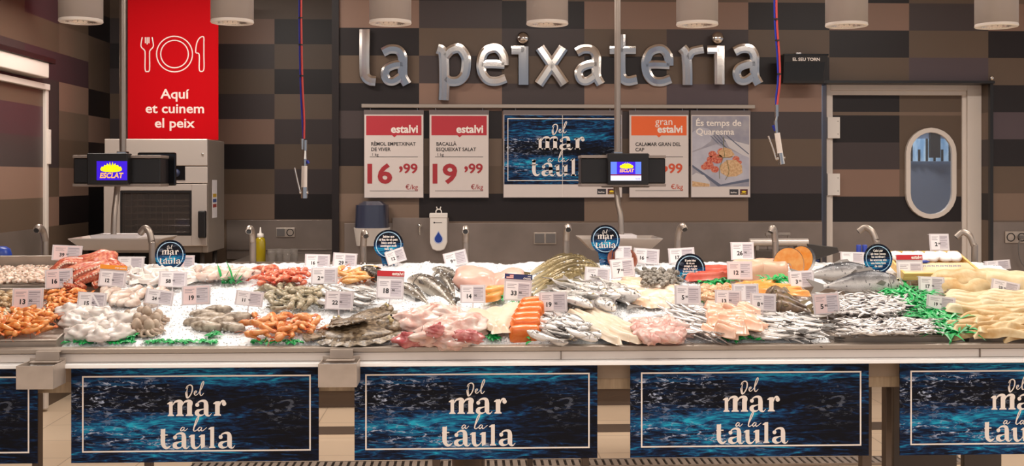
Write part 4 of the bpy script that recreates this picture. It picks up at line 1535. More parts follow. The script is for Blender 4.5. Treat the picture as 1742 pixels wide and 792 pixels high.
def disp(z0, z1, w0, w1, d0, d1, mi, m):
    n = 12
    V = []
    for z_, w_, d_ in ((z0, w0, d0), (z1, w1, d1)):
        for i in range(n + 1):
            a = PI * i / n
            sgn = 1 if math.cos(a) >= 0 else -1
            V.append((w_ * sgn * abs(math.cos(a)) ** .55, -d_ * math.sin(a) ** .55, z_))
    m.add(V, [(i, i + 1, n + 2 + i, n + 1 + i) for i in range(n)], mi, True)
    m.add(V[:n + 1], [tuple(range(n + 1))[::-1]], mi)
    m.add(V[n + 1:], [tuple(range(n + 1))], mi)
    return m


disp(44 * k, 82 * k, 28.5 * k, 27 * k, .2, .19, 0, MB()).build('smoky_cover', M['smoke'], t, bev=0.002)
disp(82 * k, 88 * k, 24 * k, 15 * k, .16, .1, 0, MB()).build('cover_top', M['smoke'], t, bev=0.002)
disp(14 * k, 44 * k, 26 * k, 30 * k, .15, .21, 0, MB()).build('white_base', M['white_plastic'], t)
c = at(746.5, 394, YW - 0.016)
t = thing('soap_dispenser', 'white wall soap dispenser with a blue drop under the red price posters', 'dispenser', c)
hw, hh = 15 * k, 31.5 * k
pts = [(-hw, hh - .01), (-hw + .006, hh), (hw - .006, hh), (hw, hh - .01), (hw, -hh + .06), (hw - .02, -hh + .012), (hw - .05, -hh), (-hw + .05, -hh), (-hw + .02, -hh + .012), (-hw, -hh + .06)]
n = len(pts)
MB().add([(x, 0, z_) for x, z_ in pts] + [(x * .96, -0.09, z_ * .985) for x, z_ in pts], [tuple(range(n)), tuple(range(n, 2 * n))[::-1]] + [(i, n + i, n + (i + 1) % n, (i + 1) % n) for i in range(n)]).build('body', M['white_plastic'], t, bev=0.008)
MB().box((-hw - .001, -0.094, hh - .032), (hw + .001, 0.0, hh + .003)).build('cap', M['white_plastic'], t, bev=0.006)
q = MB()
q.tube(crom([(-.02, -.03, hh), (-.018, -.03, hh + .02), (0, -.03, hh + .03), (.018, -.03, hh + .02), (.02, -.03, hh)], 4), .004, 8)
q.tube([(-.009, -.03, hh + .028), (-.016, -.03, hh + .048)], .004, 8).tube([(.009, -.03, hh + .028), (.016, -.03, hh + .048)], .004, 8)
q.build('top_hook', M['white_plastic'], t)
M['drop'] = mat('blue_drop_print', '#1c3f95', 0.4)


def drop(s):
    return [(0, 1.55 * s)] + [(s * math.cos(a), s * math.sin(a) - .3 * s) for a in [0.45 - i * (PI + .9) / 20 for i in range(21)]]


dm_ = MB().poly(drop(7.6 * k), 1, -0.0912).poly(drop(6.2 * k), 0, -0.0916)
dm_.v = [(x, y_, z_ - 9 * k) for x, y_, z_ in dm_.v]
dm_.build('drop_emblem', [M['drop'], mat('pale_blue_print', '#a9b6d8', 0.5)], t)
q = MB().rect(-6 * k, 16 * k, 6 * k, 16.7 * k, 0, -0.0915).disc(-7 * k, 16.4 * k, 1.3 * k, 0, -0.0915)
q.build('small_print', M['ink'], t)
c = at(714, 388, YW - 0.016)
tag(MB().tube(crom([(0, 0, .02), (0, -.025, .03), (0, -.035, .01), (0, -.03, -.03), (0, -.035, -.05)], 5), [.009] * 10 + [.006] * 11, 10).lathe([(0.016, 0), (0.014, .006), (0, .007)], 16, 0, Matrix.Translation((0, 0, .02)) @ Matrix.Rotation(PI / 2, 4, 'X')).build('wall_hook', M['chrome'], None, c),
    'small steel hook on the wall left of the soap dispenser', 'hook')


def socket(x0, x1, y0, y1, Y, label, outs):
    a, b = at(x0, y1, Y), at(x1, y0, Y)
    c = (a + b) / 2
    t = thing('wall_socket', label, 'socket', (c.x, Y, c.z))
    w_, h_ = (b.x - a.x) / 2, (b.z - a.z) / 2
    MB().box((-w_, -.012, -h_), (w_, 0, h_)).build('face_plate', M['tray'], t, bev=0.003)
    n_ = len(outs)
    for i, kd in enumerate(outs):
        x = -w_ + (2 * i + 1) * w_ / n_
        r = min(h_, w_ / n_) * .78
        if kd == 'o':
            MB().lathe([(r, .0), (r, .003), (r * .8, .003), (r * .75, -.008), (0, -.008)], 20, 0, Matrix.Translation((x, -.012, 0)) @ Matrix.Rotation(PI / 2, 4, 'X')).build('outlet', M['black'], t)
        else:
            MB().box((x - w_ / n_ * .85, -.016, -h_ * .8), (x + w_ / n_ * .85, -.011, h_ * .8)).build('flap_cover', M['grey_plastic'], t, bev=0.002)
    return t


socket(470, 502, 387, 403, YR - 0.012, 'grey double socket in the recess above the glasses', 'fo')
socket(908, 946, 395, 415, YW - 0.012, 'double grey wall socket left of the right hanging scale', 'ff')
s_ = socket(1709, 1746, 393, 413, YW - 0.012, 'steel double socket with a cord at the right edge', 'oo')
p = at(1735, 403, YW) - s_.location
MB().box((p.x - .03, -.04, -.01), (p.x + .02, -.012, .012)).tube(crom([(p.x - .01, -.04, 0), (p.x - .04, -.05, -.05), (p.x - .03, -.05, -.16), (p.x + .03, -.05, -.25)], 6), .005, 8).build('plug_and_cord', M['grey_plastic'], s_, bev=0.002)

# ---------------------------------------------------------------- oven
Yo = 7.7
x0, x1 = at(178, 300, Yo).x, at(353, 300, Yo).x


def zo(y):
    return at(250, y, Yo).z


t = thing('combi_oven', 'tall stainless steel oven with a glass door under the red banner', 'oven', ((x0 + x1) / 2, Yo, 0))
hw = (x1 - x0) / 2


def xo(p):
    return at(p, 300, Yo).x - (x0 + x1) / 2


M['oven_steel'] = mat('oven_steel', '#cbbfb5', 0.26, 0.45, bump=0.02, bscale=200, stretch=(12, 1, 1))
M['oven_side'] = mat('oven_side_steel', '#a09489', 0.4, 0.3)
M['oven_in'] = mat('dark_oven_inside', '#2a2523', 0.4, 0.3)
mb = MB()
zt, zb_ = zo(236), zo(430)
e_ = hw - 0.04
mb.box((-e_, 0.35, zb_), (e_, 0.515, zt - 0.004)).box((e_, 0.02, zb_), (hw, 0.52, zt - 0.002)).box((-hw, 0.02, zb_), (-e_, 0.52, zt - 0.002))
mb.box((-e_, 0.03, zo(312)), (e_, 0.35, zt - 0.004)).box((-e_, 0.03, zb_), (e_, 0.35, zo(417)))
mb.build('body', M['oven_side'], t, bev=0.004)
hd = MB().box((-hw, -0.005, zo(282)), (hw, 0.03, zt)).build('hood_panel', M['oven_steel'], t, bev=0.006)
MB().ball((xo(345), -0.008, zo(262)), 0.009, 0, 12, 8, (1, .6, 1)).build('lock', M['chrome'], hd)
cp = MB().box((-hw, 0.0, zo(311)), (hw, 0.03, zo(283))).build('control_strip', M['oven_steel'], t, bev=0.003)
kn = MB().box((xo(288), -0.004, zo(306)), (xo(315), 0.0, zo(282))).build('control_panel', M['black_gloss'], t)
MB().lathe([(0.024, 0), (0.027, 0.006), (0.02, 0.008), (0.02, 0.012), (0, 0.012)], 24, 0, Matrix.Translation((xo(300), -0.004, zo(294))) @ Matrix.Rotation(PI / 2, 4, 'X')).build('dial', mat('dark_dial', '#2d3550', 0.3), kn)
wx0, wx1, wz0, wz1 = xo(206), xo(327), zo(400), zo(324)
dr = MB().box((-hw, -0.02, zo(418)), (wx0, 0.02, zo(313))).box((wx1, -0.02, zo(418)), (hw, 0.02, zo(313))).box((wx0, -0.02, zo(418)), (wx1, 0.02, wz0)).box((wx0, -0.02, wz1), (wx1, 0.02, zo(313)))
dr = dr.build('door', M['oven_steel'], t, bev=0.003)
gm = mat('smoked_oven_glass', '#463f3b', 0.05, 0.0, alpha=0.45, spec=0.6)
MB().box((wx0, -0.014, wz0), (wx1, -0.006, wz1)).build('door_glass', gm, dr)
MB().frame(wx0, wz0, wx1, wz1, 0.012, 0, -0.0215).build('window_seal', M['black'], dr)
MB().box((xo(340), -0.06, zo(404)), (xo(353), -0.018, zo(358))).build('door_handle', M['black'], dr, bev=0.008)
MB().box((-hw + .04, 0.3, zo(417)), (hw - .04, 0.35, zo(312))).build('cavity_back', M['oven_in'], t)
rk = MB()
for i in range(7):
    z_ = wz0 + 0.02 + i * (wz1 - wz0) / 7
    rk.tube([(wx0 + .01, .06, z_), (wx1 - .02, .06, z_)], .003, 6).tube([(wx0 + .01, .28, z_), (wx1 - .02, .28, z_)], .003, 6)
for i in range(9):
    x = wx0 + .01 + i * .042
    rk.tube([(x, .06, wz0), (x, .06, wz1)], .0022, 6)
rk.build('oven_rack', M['chrome'], t)
st_ = MB().box((hw, 0.14, zo(372)), (hw + .001, 0.28, zo(306)), 0)
cols = ['#d9b13a', '#4a5f98', '#a5443c']
for i, cc in enumerate(cols):
    st_.box((hw + .001, 0.155, zo(336 + 9 * i)), (hw + .0015, 0.265, zo(330 + 9 * i)), i + 1)
st_.build('side_sticker', [M['paper']] + [mat('sticker_' + n_, c_, 0.5) for n_, c_ in zip(('yellow', 'blue', 'red'), cols)], t)
for sx_ in (-hw + 0.05, hw - 0.05):
    for sy_ in (0.06, 0.44):
        MB().lathe([(0, 0), (.022, 0), (.022, zb_), (0, zb_)], 12).build('leg', M['steel_dark'], t, (sx_, sy_, 0)) if False else MB().lathe([(0, 0), (.02, 0), (.016, zb_ - .6), (0, zb_ - .6)], 12).build('foot', M['steel_dark'], t, (sx_, sy_, .6))
sb = MB().box((-hw - .05, -.02, .74), (hw + .03, .56, .78)).box((-hw - .05, -.02, .3), (hw + .03, .5, .33))
st2 = thing('oven_stand', 'dark steel stand that carries the oven, seen just over the fish', 'stand', ((x0 + x1) / 2, Yo, 0))
sb.build('shelf', M['steel_dark'], st2)
for sx_ in (-hw, hw - .03):
    for sy_ in (0, .46):
        MB().box((sx_, sy_, 0), (sx_ + .03, sy_ + .03, .74)).build('leg', M['steel_dark'], st2)
for o in t.children:
    if o.name.startswith('foot'):
        o.location.z = .78
        o.scale.z = max(.05, (zb_ - .78)) / max(.01, zb_ - .6)

# ---------------------------------------------------------------- things on the back worktop
M['oil'] = mat('olive_oil', '#a08a12', 0.15, spec=0.6)
M['glass'] = mat('drinking_glass', '#8d857e', 0.06, alpha=0.3)
zw = 0.945
p = at(443, 400, 7.9)
t = thing('oil_bottle', 'squeeze bottle of yellow oil on the worktop beside the recess wall', 'bottle', (p.x, 7.9, zw))
h = at(443, 402, 7.9).z - zw
MB().lathe([(0, 0), (.034, 0), (.036, .01), (.036, h * .8), (.03, h * .93), (.016, h)], 20).build('bottle', M['oil'], t)
MB().lathe([(.022, h - .005), (.024, h), (.022, h + .02), (.008, h + .024), (.004, h + .065), (0, h + .066)], 16).build('nozzle_cap', M['white_plastic'], t)
for i, px in enumerate((462, 475, 488, 500)):
    p = at(px, 440, 7.8 + .06 * (i % 2))
    g = MB().lathe([(0, 0), (.024, 0), (.027, .004), (.029, .11), (.027, .11), (.025, .01), (0, .008)], 20)
    tag(g.build('drinking_glass', M['glass'], None, (p.x, 7.8 + .06 * (i % 2), zw)), 'small clear drinking glass standing under the grey double socket', 'glass', 'glasses under the double socket')
tr = thing('steel_ledge', 'low steel ledge in front of the oil bottle and glasses', 'ledge', (0, 0, 0))
a, b = at(395, 455, 7.5), at(582, 455, 7.5)
MB().box((a.x, 7.47, .945), (b.x, 7.5, .985)).box((a.x, 7.47, .985), (b.x, 7.52, .99)).build('ledge', M['steel'], tr, bev=0.002)
# roll of wrapping film behind the salmon
Y = 7.3
a, b = at(1275, 412, Y), at(1374, 412, Y)
t = thing('film_roll', 'horizontal steel roll of wrapping film behind the salmon steaks', 'roll', ((a.x + b.x) / 2, Y, a.z))
hw = (b.x - a.x) / 2
MB().tube([(-hw, 0, 0), (hw, 0, 0)], wpx(7, Y), 20).build('roll', M['steel_light'], t)
MB().box((-hw * .8, -.03, -.14), (hw * .7, .05, -.05)).build('cutter_base', M['steel_dark'], t, bev=0.004)
q = MB()
for x in (-hw * .75, hw * .65):
    q.box((x - .01, -.02, -.16), (x + .01, .06, 0.0))
q.box((-hw * .8, -.02, -.4), (hw * .7, .1, -.14))
q.box((-hw * .35, .06, .04), (hw * .5, .08, .06)).box((-hw * .3, .06, -.1), (-hw * .27, .08, .05)).box((hw * .42, .06, -.1), (hw * .45, .08, .05))
q.build('bracket', M['steel'], t, bev=0.002)
# ---------------------------------------------------------------- crushed ice
M['ice'] = mat('crushed_ice', '#f0f1f2', 0.3, bump=0.4, bscale=170, btype='voronoi', spec=0.6, col2='#d2d6da', nscale=110, lo=0.42, hi=0.72)


def in_tray(x, y):
    for (x0, x1, y0, y1) in TRAYS:
        if x0 - 0.01 < x < x1 + 0.01 and y0 - 0.01 < y < y1 + 0.01:
            return True
    return False


def tx(p):
    return at(p, 500, 4.9).x * 1.0


TRAYS = []
ICED = [(('dark_fish',), .10), (('cuttlefish',), .10), (('baby_octopus', 'squid'), .03), (('whiting', 'ribbon_fish', 'spotted_fish', 'silver_fish'), .02), (('hake', 'whole_salmon'), .035), (('monkfish_piece', 'ray_wing'), .03), (('turbot',), .045)]


BUMPS = [(on(px, py), h, r) for px, py, h, r in ((726, 466, .06, .035), (746, 488, .055, .035), (764, 468, .065, .035), (700, 502, .04, .04), (768, 506, .035, .035), (742, 524, .045, .08), (505, 508, .012, .06), (380, 505, .02, .08), (300, 510, .016, .07), (640, 545, .02, .05), (1110, 482, .02, .06), (1350, 540, .012, .05), (215, 478, .012, .06))]


def ice_h(x, y):
    n1 = noise.noise((x * 5, y * 5, 3.1)) * 0.014
    n2 = noise.noise((x * 38, y * 38, 1.7)) * 0.006 + noise.noise((x * 90, y * 90, 8)) * 0.004
    z = surf(y) + 0.004 + n1 + n2
    for p, h, r in BUMPS:
        d2 = ((x - p.x) ** 2 + (y - p.y) ** 2) / (r * r)
        if d2 < 6:
            z += h * math.exp(-d2)
    edge = (y - 4.478) / 0.05
    if edge < 1:
        z = 0.86 + (z - 0.86) * max(0.0, edge) ** 0.5
    if in_tray(x, y):
        z = min(z, surf(y) - 0.036)
    return z


# ---------------------------------------------------------------- trays
def tray(px0, px1, y0, y1, label, h=0.05, lift=0.0, hb=None, dry=True):
    """A steel tray lying on the slope between depths y0 and y1; px0, px1: its front corners in the photograph."""
    pf = F * (EYE - surf(y0)) / y0 + CY
    x0, x1 = at(px0, pf, y0).x, at(px1, pf, y0).x
    if dry:
        TRAYS.append((x0, x1, y0, y1))
    hb = hb or h
    wd, dp = x1 - x0, (y1 - y0) / math.cos(ALPHA)
    t = thing('steel_tray', label, 'tray', ((x0 + x1) / 2, y0, surf(y0) - 0.034 + lift), (ALPHA, 0, 0), 'steel trays on the counter')
    m = MB()
    a, th = wd / 2, 0.003
    m.box((-a, 0, 0), (a, dp, th)).box((-a, 0, th), (a, th, h)).box((-a, dp - th, th), (a, dp, hb))
    for u0, u1 in ((-a, -a + th), (a - th, a)):
        m.add([(u0, th, th), (u1, th, th), (u1, dp - th, th), (u0, dp - th, th), (u0, th, h), (u1, th, h), (u1, dp - th, hb), (u0, dp - th, hb)],
              [(0, 3, 2, 1), (4, 5, 6, 7), (0, 1, 5, 4), (1, 2, 6, 5), (2, 3, 7, 6), (3, 0, 4, 7)])
    m.build('tray_body', M['tray'], t, bev=0.001)
    r = MB()
    r.tube([(-a, 0, h), (a, 0, h), (a, dp, hb), (-a, dp, hb), (-a, 0, h)], 0.0045, 8)
    r.build('rolled_rim', M['tray'], t)
    return t


tray(-75, 97, 4.495, 4.90, 'front steel tray at the left end, heaped with orange prawns', 0.052)
tray(-70, 68, 4.93, 5.20, 'steel tray of mixed clams at the left end, behind the orange prawns')
tray(72, 150, 4.93, 5.22, 'middle steel tray of smaller prawns right of the mixed clams')
tray(-60, 133, 5.24, 5.58, 'rear steel tray of peeled shrimps at the left end', 0.052, hb=.10)
tray(1418, 1618, 4.495, 4.86, 'front steel tray of small sardines left of the green divider', 0.052)
tray(1395, 1560, 4.90, 5.20, 'steel tray of anchovies below the whole salmon')
tray(1360, 1565, 5.24, 5.58, 'rear steel tray that holds the two whole salmon', 0.04, dry=False)
tray(1648, 1830, 4.495, 4.90, 'front steel tray of dried cod strips at the right end', 0.052)
tray(1640, 1830, 4.93, 5.20, 'middle steel tray of dried cod at the right end')

IX0, IX1 = -2.3, 2.7
nx, ny = 620, 150


# ---------------------------------------------------------------- makers of seafood
def fish(name, L, H, W, body, fin, hprof=None, curve=0.0, arc=0.0, detail=True, tail=1.0, eye=True, wprof=None, nu=20, nv=12):
    """Head at +X, back at +Z; curve bends it in its own height, arc sideways."""
    hp = hprof or [(0, .10), (.05, .40), (.16, .78), (.36, 1), (.6, .84), (.8, .46), (.93, .19), (1, .15)]
    wp = wprof or [(0, .12), (.06, .5), (.18, .92), (.24, .97), (.25, .90), (.45, .95), (.7, .62), (.9, .25), (1, .10)]
    bl = L * 0.84

    def sp(t):
        x = L / 2 - bl * t
        return x, arc * (2 * t - 1) ** 2, curve * (2 * t - 1) ** 2

    def fn(u, v):
        t = min(max(u, 0.0), 1.0)
        x, oy, oz = sp(t)
        a = 2 * PI * v
        return (x, oy + W / 2 * interp(wp, t) * math.cos(a), oz + H / 2 * interp(hp, t) * math.sin(a))
    m = MB().grid(fn, nu, nv, cv=True)
    m.add([fn(0, j / nv) for j in range(nv)], [tuple(range(nv))], 0, True)
    fins = MB()
    x1, oy, oz = sp(1.0)
    th = max(0.0012, W * 0.03)

    def plate(pts, mb_, mi=0):
        n = len(pts)
        mb_.add([(p[0], p[1] - th, p[2]) for p in pts] + [(p[0], p[1] + th, p[2]) for p in pts],
                [tuple(range(n))[::-1], tuple(range(n, 2 * n))] + [(i, (i + 1) % n, n + (i + 1) % n, n + i) for i in range(n)], mi)
    pk = H * .5 * .15
    d = L - bl
    y1 = oy
    tl = MB()
    tp = [(x1 + L * .02, y1, oz + pk), (x1 - d * .45, y1, oz + H * .28 * tail), (x1 - d, y1, oz + H * .42 * tail), (x1 - d * .62, y1, oz), (x1 - d, y1, oz - H * .42 * tail), (x1 - d * .45, y1, oz - H * .28 * tail), (x1 + L * .02, y1, oz - pk)]
    plate(tp, tl)
    if not detail:
        # far too small to show its fins apart: tail and body are one piece
        m.add(tl.v, tl.f, 1)
        return m.build(name, [body, fin])
    o = m.build(name, body)
    tl.build('tail_fin', fin, o)
    t0, t1 = .34, .62
    xa, ya, za = sp(t0)
    xb, yb, zb = sp(t1)
    plate([(xa, ya, za + H * .46), (xa - L * .03, ya, za + H * .62), ((xa + xb) / 2, (ya + yb) / 2, (za + zb) / 2 + H * .58), (xb, yb, zb + H * .38)], fins)
    fins.build('dorsal_fin', fin, o)
    xa, ya, za = sp(.62)
    q = MB()
    plate([(xa, ya, za - H * .36), (xa - L * .03, ya, za - H * .56), (xa - L * .12, ya, za - H * .30)], q)
    q.build('anal_fin', fin, o)
    xp, yp, zp = sp(.27)
    q = MB()
    for s_ in (-1, 1):
        wv = W / 2 * interp(wp, .28)
        pf_ = [(xp, yp + s_ * wv * 1.0, zp - H * .05), (xp - L * .06, yp + s_ * (wv + W * .14), zp + H * .02), (xp - L * .11, yp + s_ * (wv + W * .12), zp - H * .10), (xp - L * .03, yp + s_ * wv * 1.0, zp - H * .16)]
        plate(pf_, q)
    q.build('pectoral_fins', fin, o)
    if eye:
        xe, ye, ze = sp(.10)
        q = MB()
        for s_ in (-1, 1):
            q.ball((xe, ye + s_ * W / 2 * interp(wp, .10) * .86, ze + H * .10), H * .085, 0, 10, 6, (1, .5, 1))
            q.ball((xe, ye + s_ * (W / 2 * interp(wp, .10) * .86 + H * .025), ze + H * .10), H * .05, 1, 8, 5, (1, .6, 1))
        q.build('eyes', [M['eye_ring'], M['black_gloss']], o)
    q = MB()
    for s_ in (-1, 1):
        g = []
        for i in range(7):
            a = -1.05 + 2.1 * i / 6
            tt = .225 - .03 * abs(a)
            xg, yg, zg = sp(tt)
            g.append((xg, yg + s_ * W / 2 * interp(wp, tt) * math.cos(a) * 1.01, zg + H / 2 * interp(hp, tt) * math.sin(a) * 1.01))
        q.tube(g, max(.0008, H * .018), 5)
    q.build('gill_line', fin, o)
    return o


M['eye_ring'] = mat('pale_fish_eye', '#c9b98a', 0.2)


def prawn(name, L, body, leg, curl=1.0, detail=True):
    """A curled prawn lying on its side in the XY plane."""
    m = MB()
    N = 13
    path, rad = [], []
    for i in range(N):
        t = i / (N - 1)
        a = 0.35 + curl * 2.0 * t
        path.append((L * .36 * math.cos(a) * (1.25 if t < .3 else 1.2), L * .36 * math.sin(a) - L * .2, L * .04 * math.sin(PI * t)))
        r = L * (.062 + .066 * math.sin(min(1, t * 2.2) * PI * .62)) * (1 - .62 * max(0, t - .35) / .65)
        rad.append(r * (1.0 if i % 2 else .9))
    rad[0] = L * .012
    m.tube(path, rad, 8)
    o = m.build(name, body)
    e, q = path[-1], path[-2]
    d = (Vector(e) - Vector(q)).normalized()
    sd = Vector((-d.y, d.x, 0))
    tf = MB()
    E = Vector(e)
    for k in (-1, 0, 1):
        dd = (d + sd * .55 * k).normalized()
        s2 = Vector((-dd.y, dd.x, 0)) * L * .035
        P_ = [E - d * L * .02, E + dd * L * .1 + s2, E + dd * L * .17, E + dd * L * .1 - s2]
        tf.add([tuple(p + Vector((0, 0, .0012))) for p in P_] + [tuple(p - Vector((0, 0, .0012))) for p in P_], [(0, 1, 2, 3), (7, 6, 5, 4), (0, 4, 5, 1), (1, 5, 6, 2), (2, 6, 7, 3), (3, 7, 4, 0)])
    tf.build('tail_fan', leg, o)
    lg = MB()
    for i in range(2, 8):
        p = Vector(path[i])
        inw = (Vector((0, -L * .2, 0)) - p).normalized()
        lg.tube([p, p + inw * L * .13, p + inw * L * .17 + Vector((L * .04, 0, -.002))], [L * .014, L * .009, L * .004], 5)
    lg.build('legs', leg, o)
    an = MB()
    h = Vector(path[0])
    hd_ = (Vector(path[0]) - Vector(path[1])).normalized()
    for k in (-1, 1):
        an.tube(crom([h, h + hd_ * L * .2 + Vector((k * L * .05, 0, L * .04)), h + hd_ * L * .34 + Vector((k * L * .18, L * .1, 0))], 4), L * .007, 4)
    an.tube([h, h + hd_ * L * .14], [L * .016, L * .003], 5)
    an.build('feelers', leg, o)
    return o


def blob(name, L, W, H, m_, seed=0, amp=0.12, freq=3.0, nu=20, nv=12, bend=0.0, power=1.0):
    def fn(u, v):
        a, b = 2 * PI * u, PI * (0.002 + 0.996 * v)
        sx_, sy_, sz_ = math.sin(b) * math.cos(a), math.sin(b) * math.sin(a), math.cos(b)
        k = 1 + amp * 2 * noise.noise((sx_ * freq * .5 + seed * 7.3, sy_ * freq * .5, sz_ * freq * .5 + seed)) + amp * .7 * noise.noise((sx_ * freq + seed, sy_ * freq + 5, sz_ * freq))
        sg = lambda q: (1 if q >= 0 else -1) * abs(q) ** power
        return (sg(sx_) * L / 2 * k, sg(sy_) * W / 2 * k + bend * sx_ * sx_, sg(sz_) * H / 2 * k)
    return MB().grid(fn, nu, nv, cu=True).build(name, m_)


def fillet(name, L, Wf, T, m_, seed=0, wob=0.10, nu=22, nv=9, bend=0.0, sag=0.0, mats=None, rag=0.06, twist=0.0):
    """A slab of flesh along X; Wf: table of widths; flat below, rounded above."""
    V, fs = [], []
    prof = []
    for j in range(nv):
        q = -1 + 2 * j / (nv - 1)
        prof.append((q, (1 - abs(q) ** 3.2)))
    for i in range(nu):
        t = i / (nu - 1)
        x = L * (.5 - t)
        wd = interp(Wf, t)
        et = min(1.0, t / .06, (1 - t) / .06) ** .5 if 0 < t < 1 else 0.0
        side = bend * (2 * t - 1) ** 2
        for top in (1, 0):
            for q, h in prof:
                rg = 1 + rag * noise.noise((x * 22 / max(L, .05) * .3, seed * 3.1, 5 if q > 0 else 1))
                y = side + q * wd / 2 * rg
                z = (T * et * h * (1 + wob * 2 * noise.noise((x * 14, y * 22, seed))) if top else -T * .22 * et * h) + sag * (2 * t - 1) ** 2
                z += twist * q * wd * math.sin(t * 6 + seed)
                V.append((x, y, z))
    K = 2 * nv
    for i in range(nu - 1):
        for j in range(nv - 1):
            a = i * K + j
            fs.append((a, a + 1, a + K + 1, a + K))
            b = a + nv
            fs.append((b + K, b + K + 1, b + 1, b))
        for j in (0, nv - 1):
            a = i * K + j
            fs.append((a, a + K, a + K + nv, a + nv) if j == 0 else (a + nv, a + K + nv, a + K, a))
    for i in (0, nu - 1):
        for j in range(nv - 1):
            a = i * K + j
            fs.append((a, a + nv, a + nv + 1, a + 1) if i == 0 else (a + 1, a + nv + 1, a + nv, a))
    return MB().add(V, fs, 0, True).build(name, m_)


def spots(px0, px1, py0, py1, n, jit=0.5, dh=0.0, slant=0.0):
    """n places in a region of the display, in even jittered rows from back to front."""
    w_, h_ = px1 - px0, (py1 - py0) * 2.6
    nx_ = max(1, round(math.sqrt(n * w_ / max(1, h_))))
    ny_ = max(1, math.ceil(n / nx_))
    out = []
    for r in range(ny_):
        for c in range(nx_):
            if len(out) >= n:
                break
            fx = (c + .5 + RND.uniform(-jit, jit) + (.25 if r % 2 else -.25)) / nx_
            fy = (r + .5 + RND.uniform(-jit, jit) * .8) / ny_
            px = px0 + w_ * fx + slant * (fy - .5)
            py = py0 + (py1 - py0) * fy
            out.append((px, py))
    return out


def heap(sct, region, n, dh, yaw=(0, 2 * PI), tilt=0.35, roll=(0, 0), layers=1, scl=(.9, 1.1), dome=0.0, slant=0.0, flip=False):
    px0, px1, py0, py1 = region
    for ly in range(layers):
        k = n // layers if ly < layers - 1 else n - (n // layers) * (layers - 1)
        sh = 0.12 * ly
        for px, py in spots(px0 + (px1 - px0) * sh, px1 - (px1 - px0) * sh, py0 + (py1 - py0) * sh, py1 - (py1 - py0) * sh * .6, k, slant=slant):
            q = 1 - ((2 * (px - px0) / (px1 - px0) - 1) ** 2 + (2 * (py - py0) / (py1 - py0) - 1) ** 2) * .5
            h = dh + ly * dh * 1.1 + dome * max(0.0, q) + RND.uniform(0, .004)
            yw = RND.uniform(*yaw) + (PI if flip and RND.random() < .5 else 0)
            rl_ = RND.uniform(*roll)
            if roll != (0, 0) and RND.random() < .7:
                rl_ = -abs(rl_) if math.cos(yw) > 0 else abs(rl_)
            sct.put(on(px, py, h), lie(yw, rl_ + RND.uniform(-tilt, tilt), RND.uniform(-tilt, tilt) * .6), RND.uniform(*scl))
    sct.done()


# ---------------------------------------------------------------- flesh and shell colours
FOOD_K = 0.8
plain_mat = mat


def mat(*a, **k):
    k['k'] = k.get('k', 1.0) * FOOD_K
    return plain_mat(*a, **k)



M['prawn'] = mat('cooked_prawn_shell', '#e67c30', 0.3, col2='#f4ac64', nscale=60, vary=0.14, sss=0.15, k=1.0)
M['prawn_leg'] = mat('prawn_legs', '#e8793a', 0.4, vary=0.12)
M['scampi'] = mat('scampi_shell', '#df7a34', 0.3, col2='#efab70', nscale=50, vary=0.14, sss=0.15)
M['scampi_leg'] = mat('scampi_legs', '#d9622c', 0.4, vary=0.15)
M['red_prawn'] = mat('red_prawn_shell', '#dd5a38', 0.3, col2='#ef9a7a', nscale=55, vary=0.15, sss=0.15)
M['red_leg'] = mat('red_prawn_legs', '#c9432a', 0.4, vary=0.15)
M['grey_prawn'] = mat('raw_prawn_shell', '#8a7f66', 0.28, col2='#c2b498', nscale=60, vary=0.18, sss=0.2)
M['grey_leg'] = mat('raw_prawn_legs', '#a39a80', 0.35, vary=0.15)
M['lang'] = mat('langoustine_shell', '#eda048', 0.3, col2='#f2c48c', nscale=50, vary=0.15, sss=0.15)
M['shrimp'] = mat('peeled_shrimp', '#f2cdb4', 0.3, col2='#f7e6d8', nscale=60, vary=0.08, sss=0.2)
M['white_flesh'] = mat('white_cuttlefish', '#f3ece6', 0.25, col2='#ece0d8', nscale=14, vary=0.05, sss=0.2)
M['pale_squid'] = mat('pale_squid', '#eadbcf', 0.25, col2='#d3b8a8', nscale=30, vary=0.08, sss=0.2)
M['beige_octo'] = mat('beige_baby_octopus', '#cdb9a5', 0.25, col2='#a38b78', nscale=45, vary=0.12, sss=0.15)
M['grey_shell'] = mat('grey_brown_cuttlefish_skin', '#7a6a5a', 0.3, col2='#c8baa8', nscale=38, vary=0.15, bump=0.3, bscale=60)
M['pink_squid'] = mat('pinkish_squid', '#eecabb', 0.28, col2='#f3e0d6', nscale=20, vary=0.08, sss=0.2)
M['monk'] = mat('pink_monkfish_flesh', '#e6b3a6', 0.25, col2='#f7e4da', nscale=19, vary=0.05, sss=0.2, bump=0.3, bscale=60)
M['monk_red'] = mat('red_monkfish_liver', '#b5474d', 0.22, col2='#e09a94', nscale=22, sss=0.2)
M['cod_flesh'] = mat('cream_cod_flesh', '#f2e4d0', 0.3, col2='#ead5ba', nscale=18, vary=0.04, sss=0.15)
M['salmon'] = mat('orange_salmon_flesh', '#ee6d1e', 0.28, col2='#f58a3c', nscale=40, vary=0.06, sss=0.15, stretch=(1, 5, 1))
M['salmon_pale'] = mat('pale_salmon_pieces', '#f3b795', 0.28, col2='#f6d3bd', nscale=24, vary=0.10, sss=0.15)
M['trout_fillet'] = mat('orange_trout_fillet', '#f0943a', 0.28, col2='#f6b062', nscale=30, vary=0.05, sss=0.15)
M['tuna'] = mat('red_tuna_flesh', '#d4503e', 0.3, col2='#e0705a', nscale=20, vary=0.06)
M['sword'] = mat('pale_swordfish', '#f1c9ae', 0.3, col2='#e8b094', nscale=9, sss=0.2)
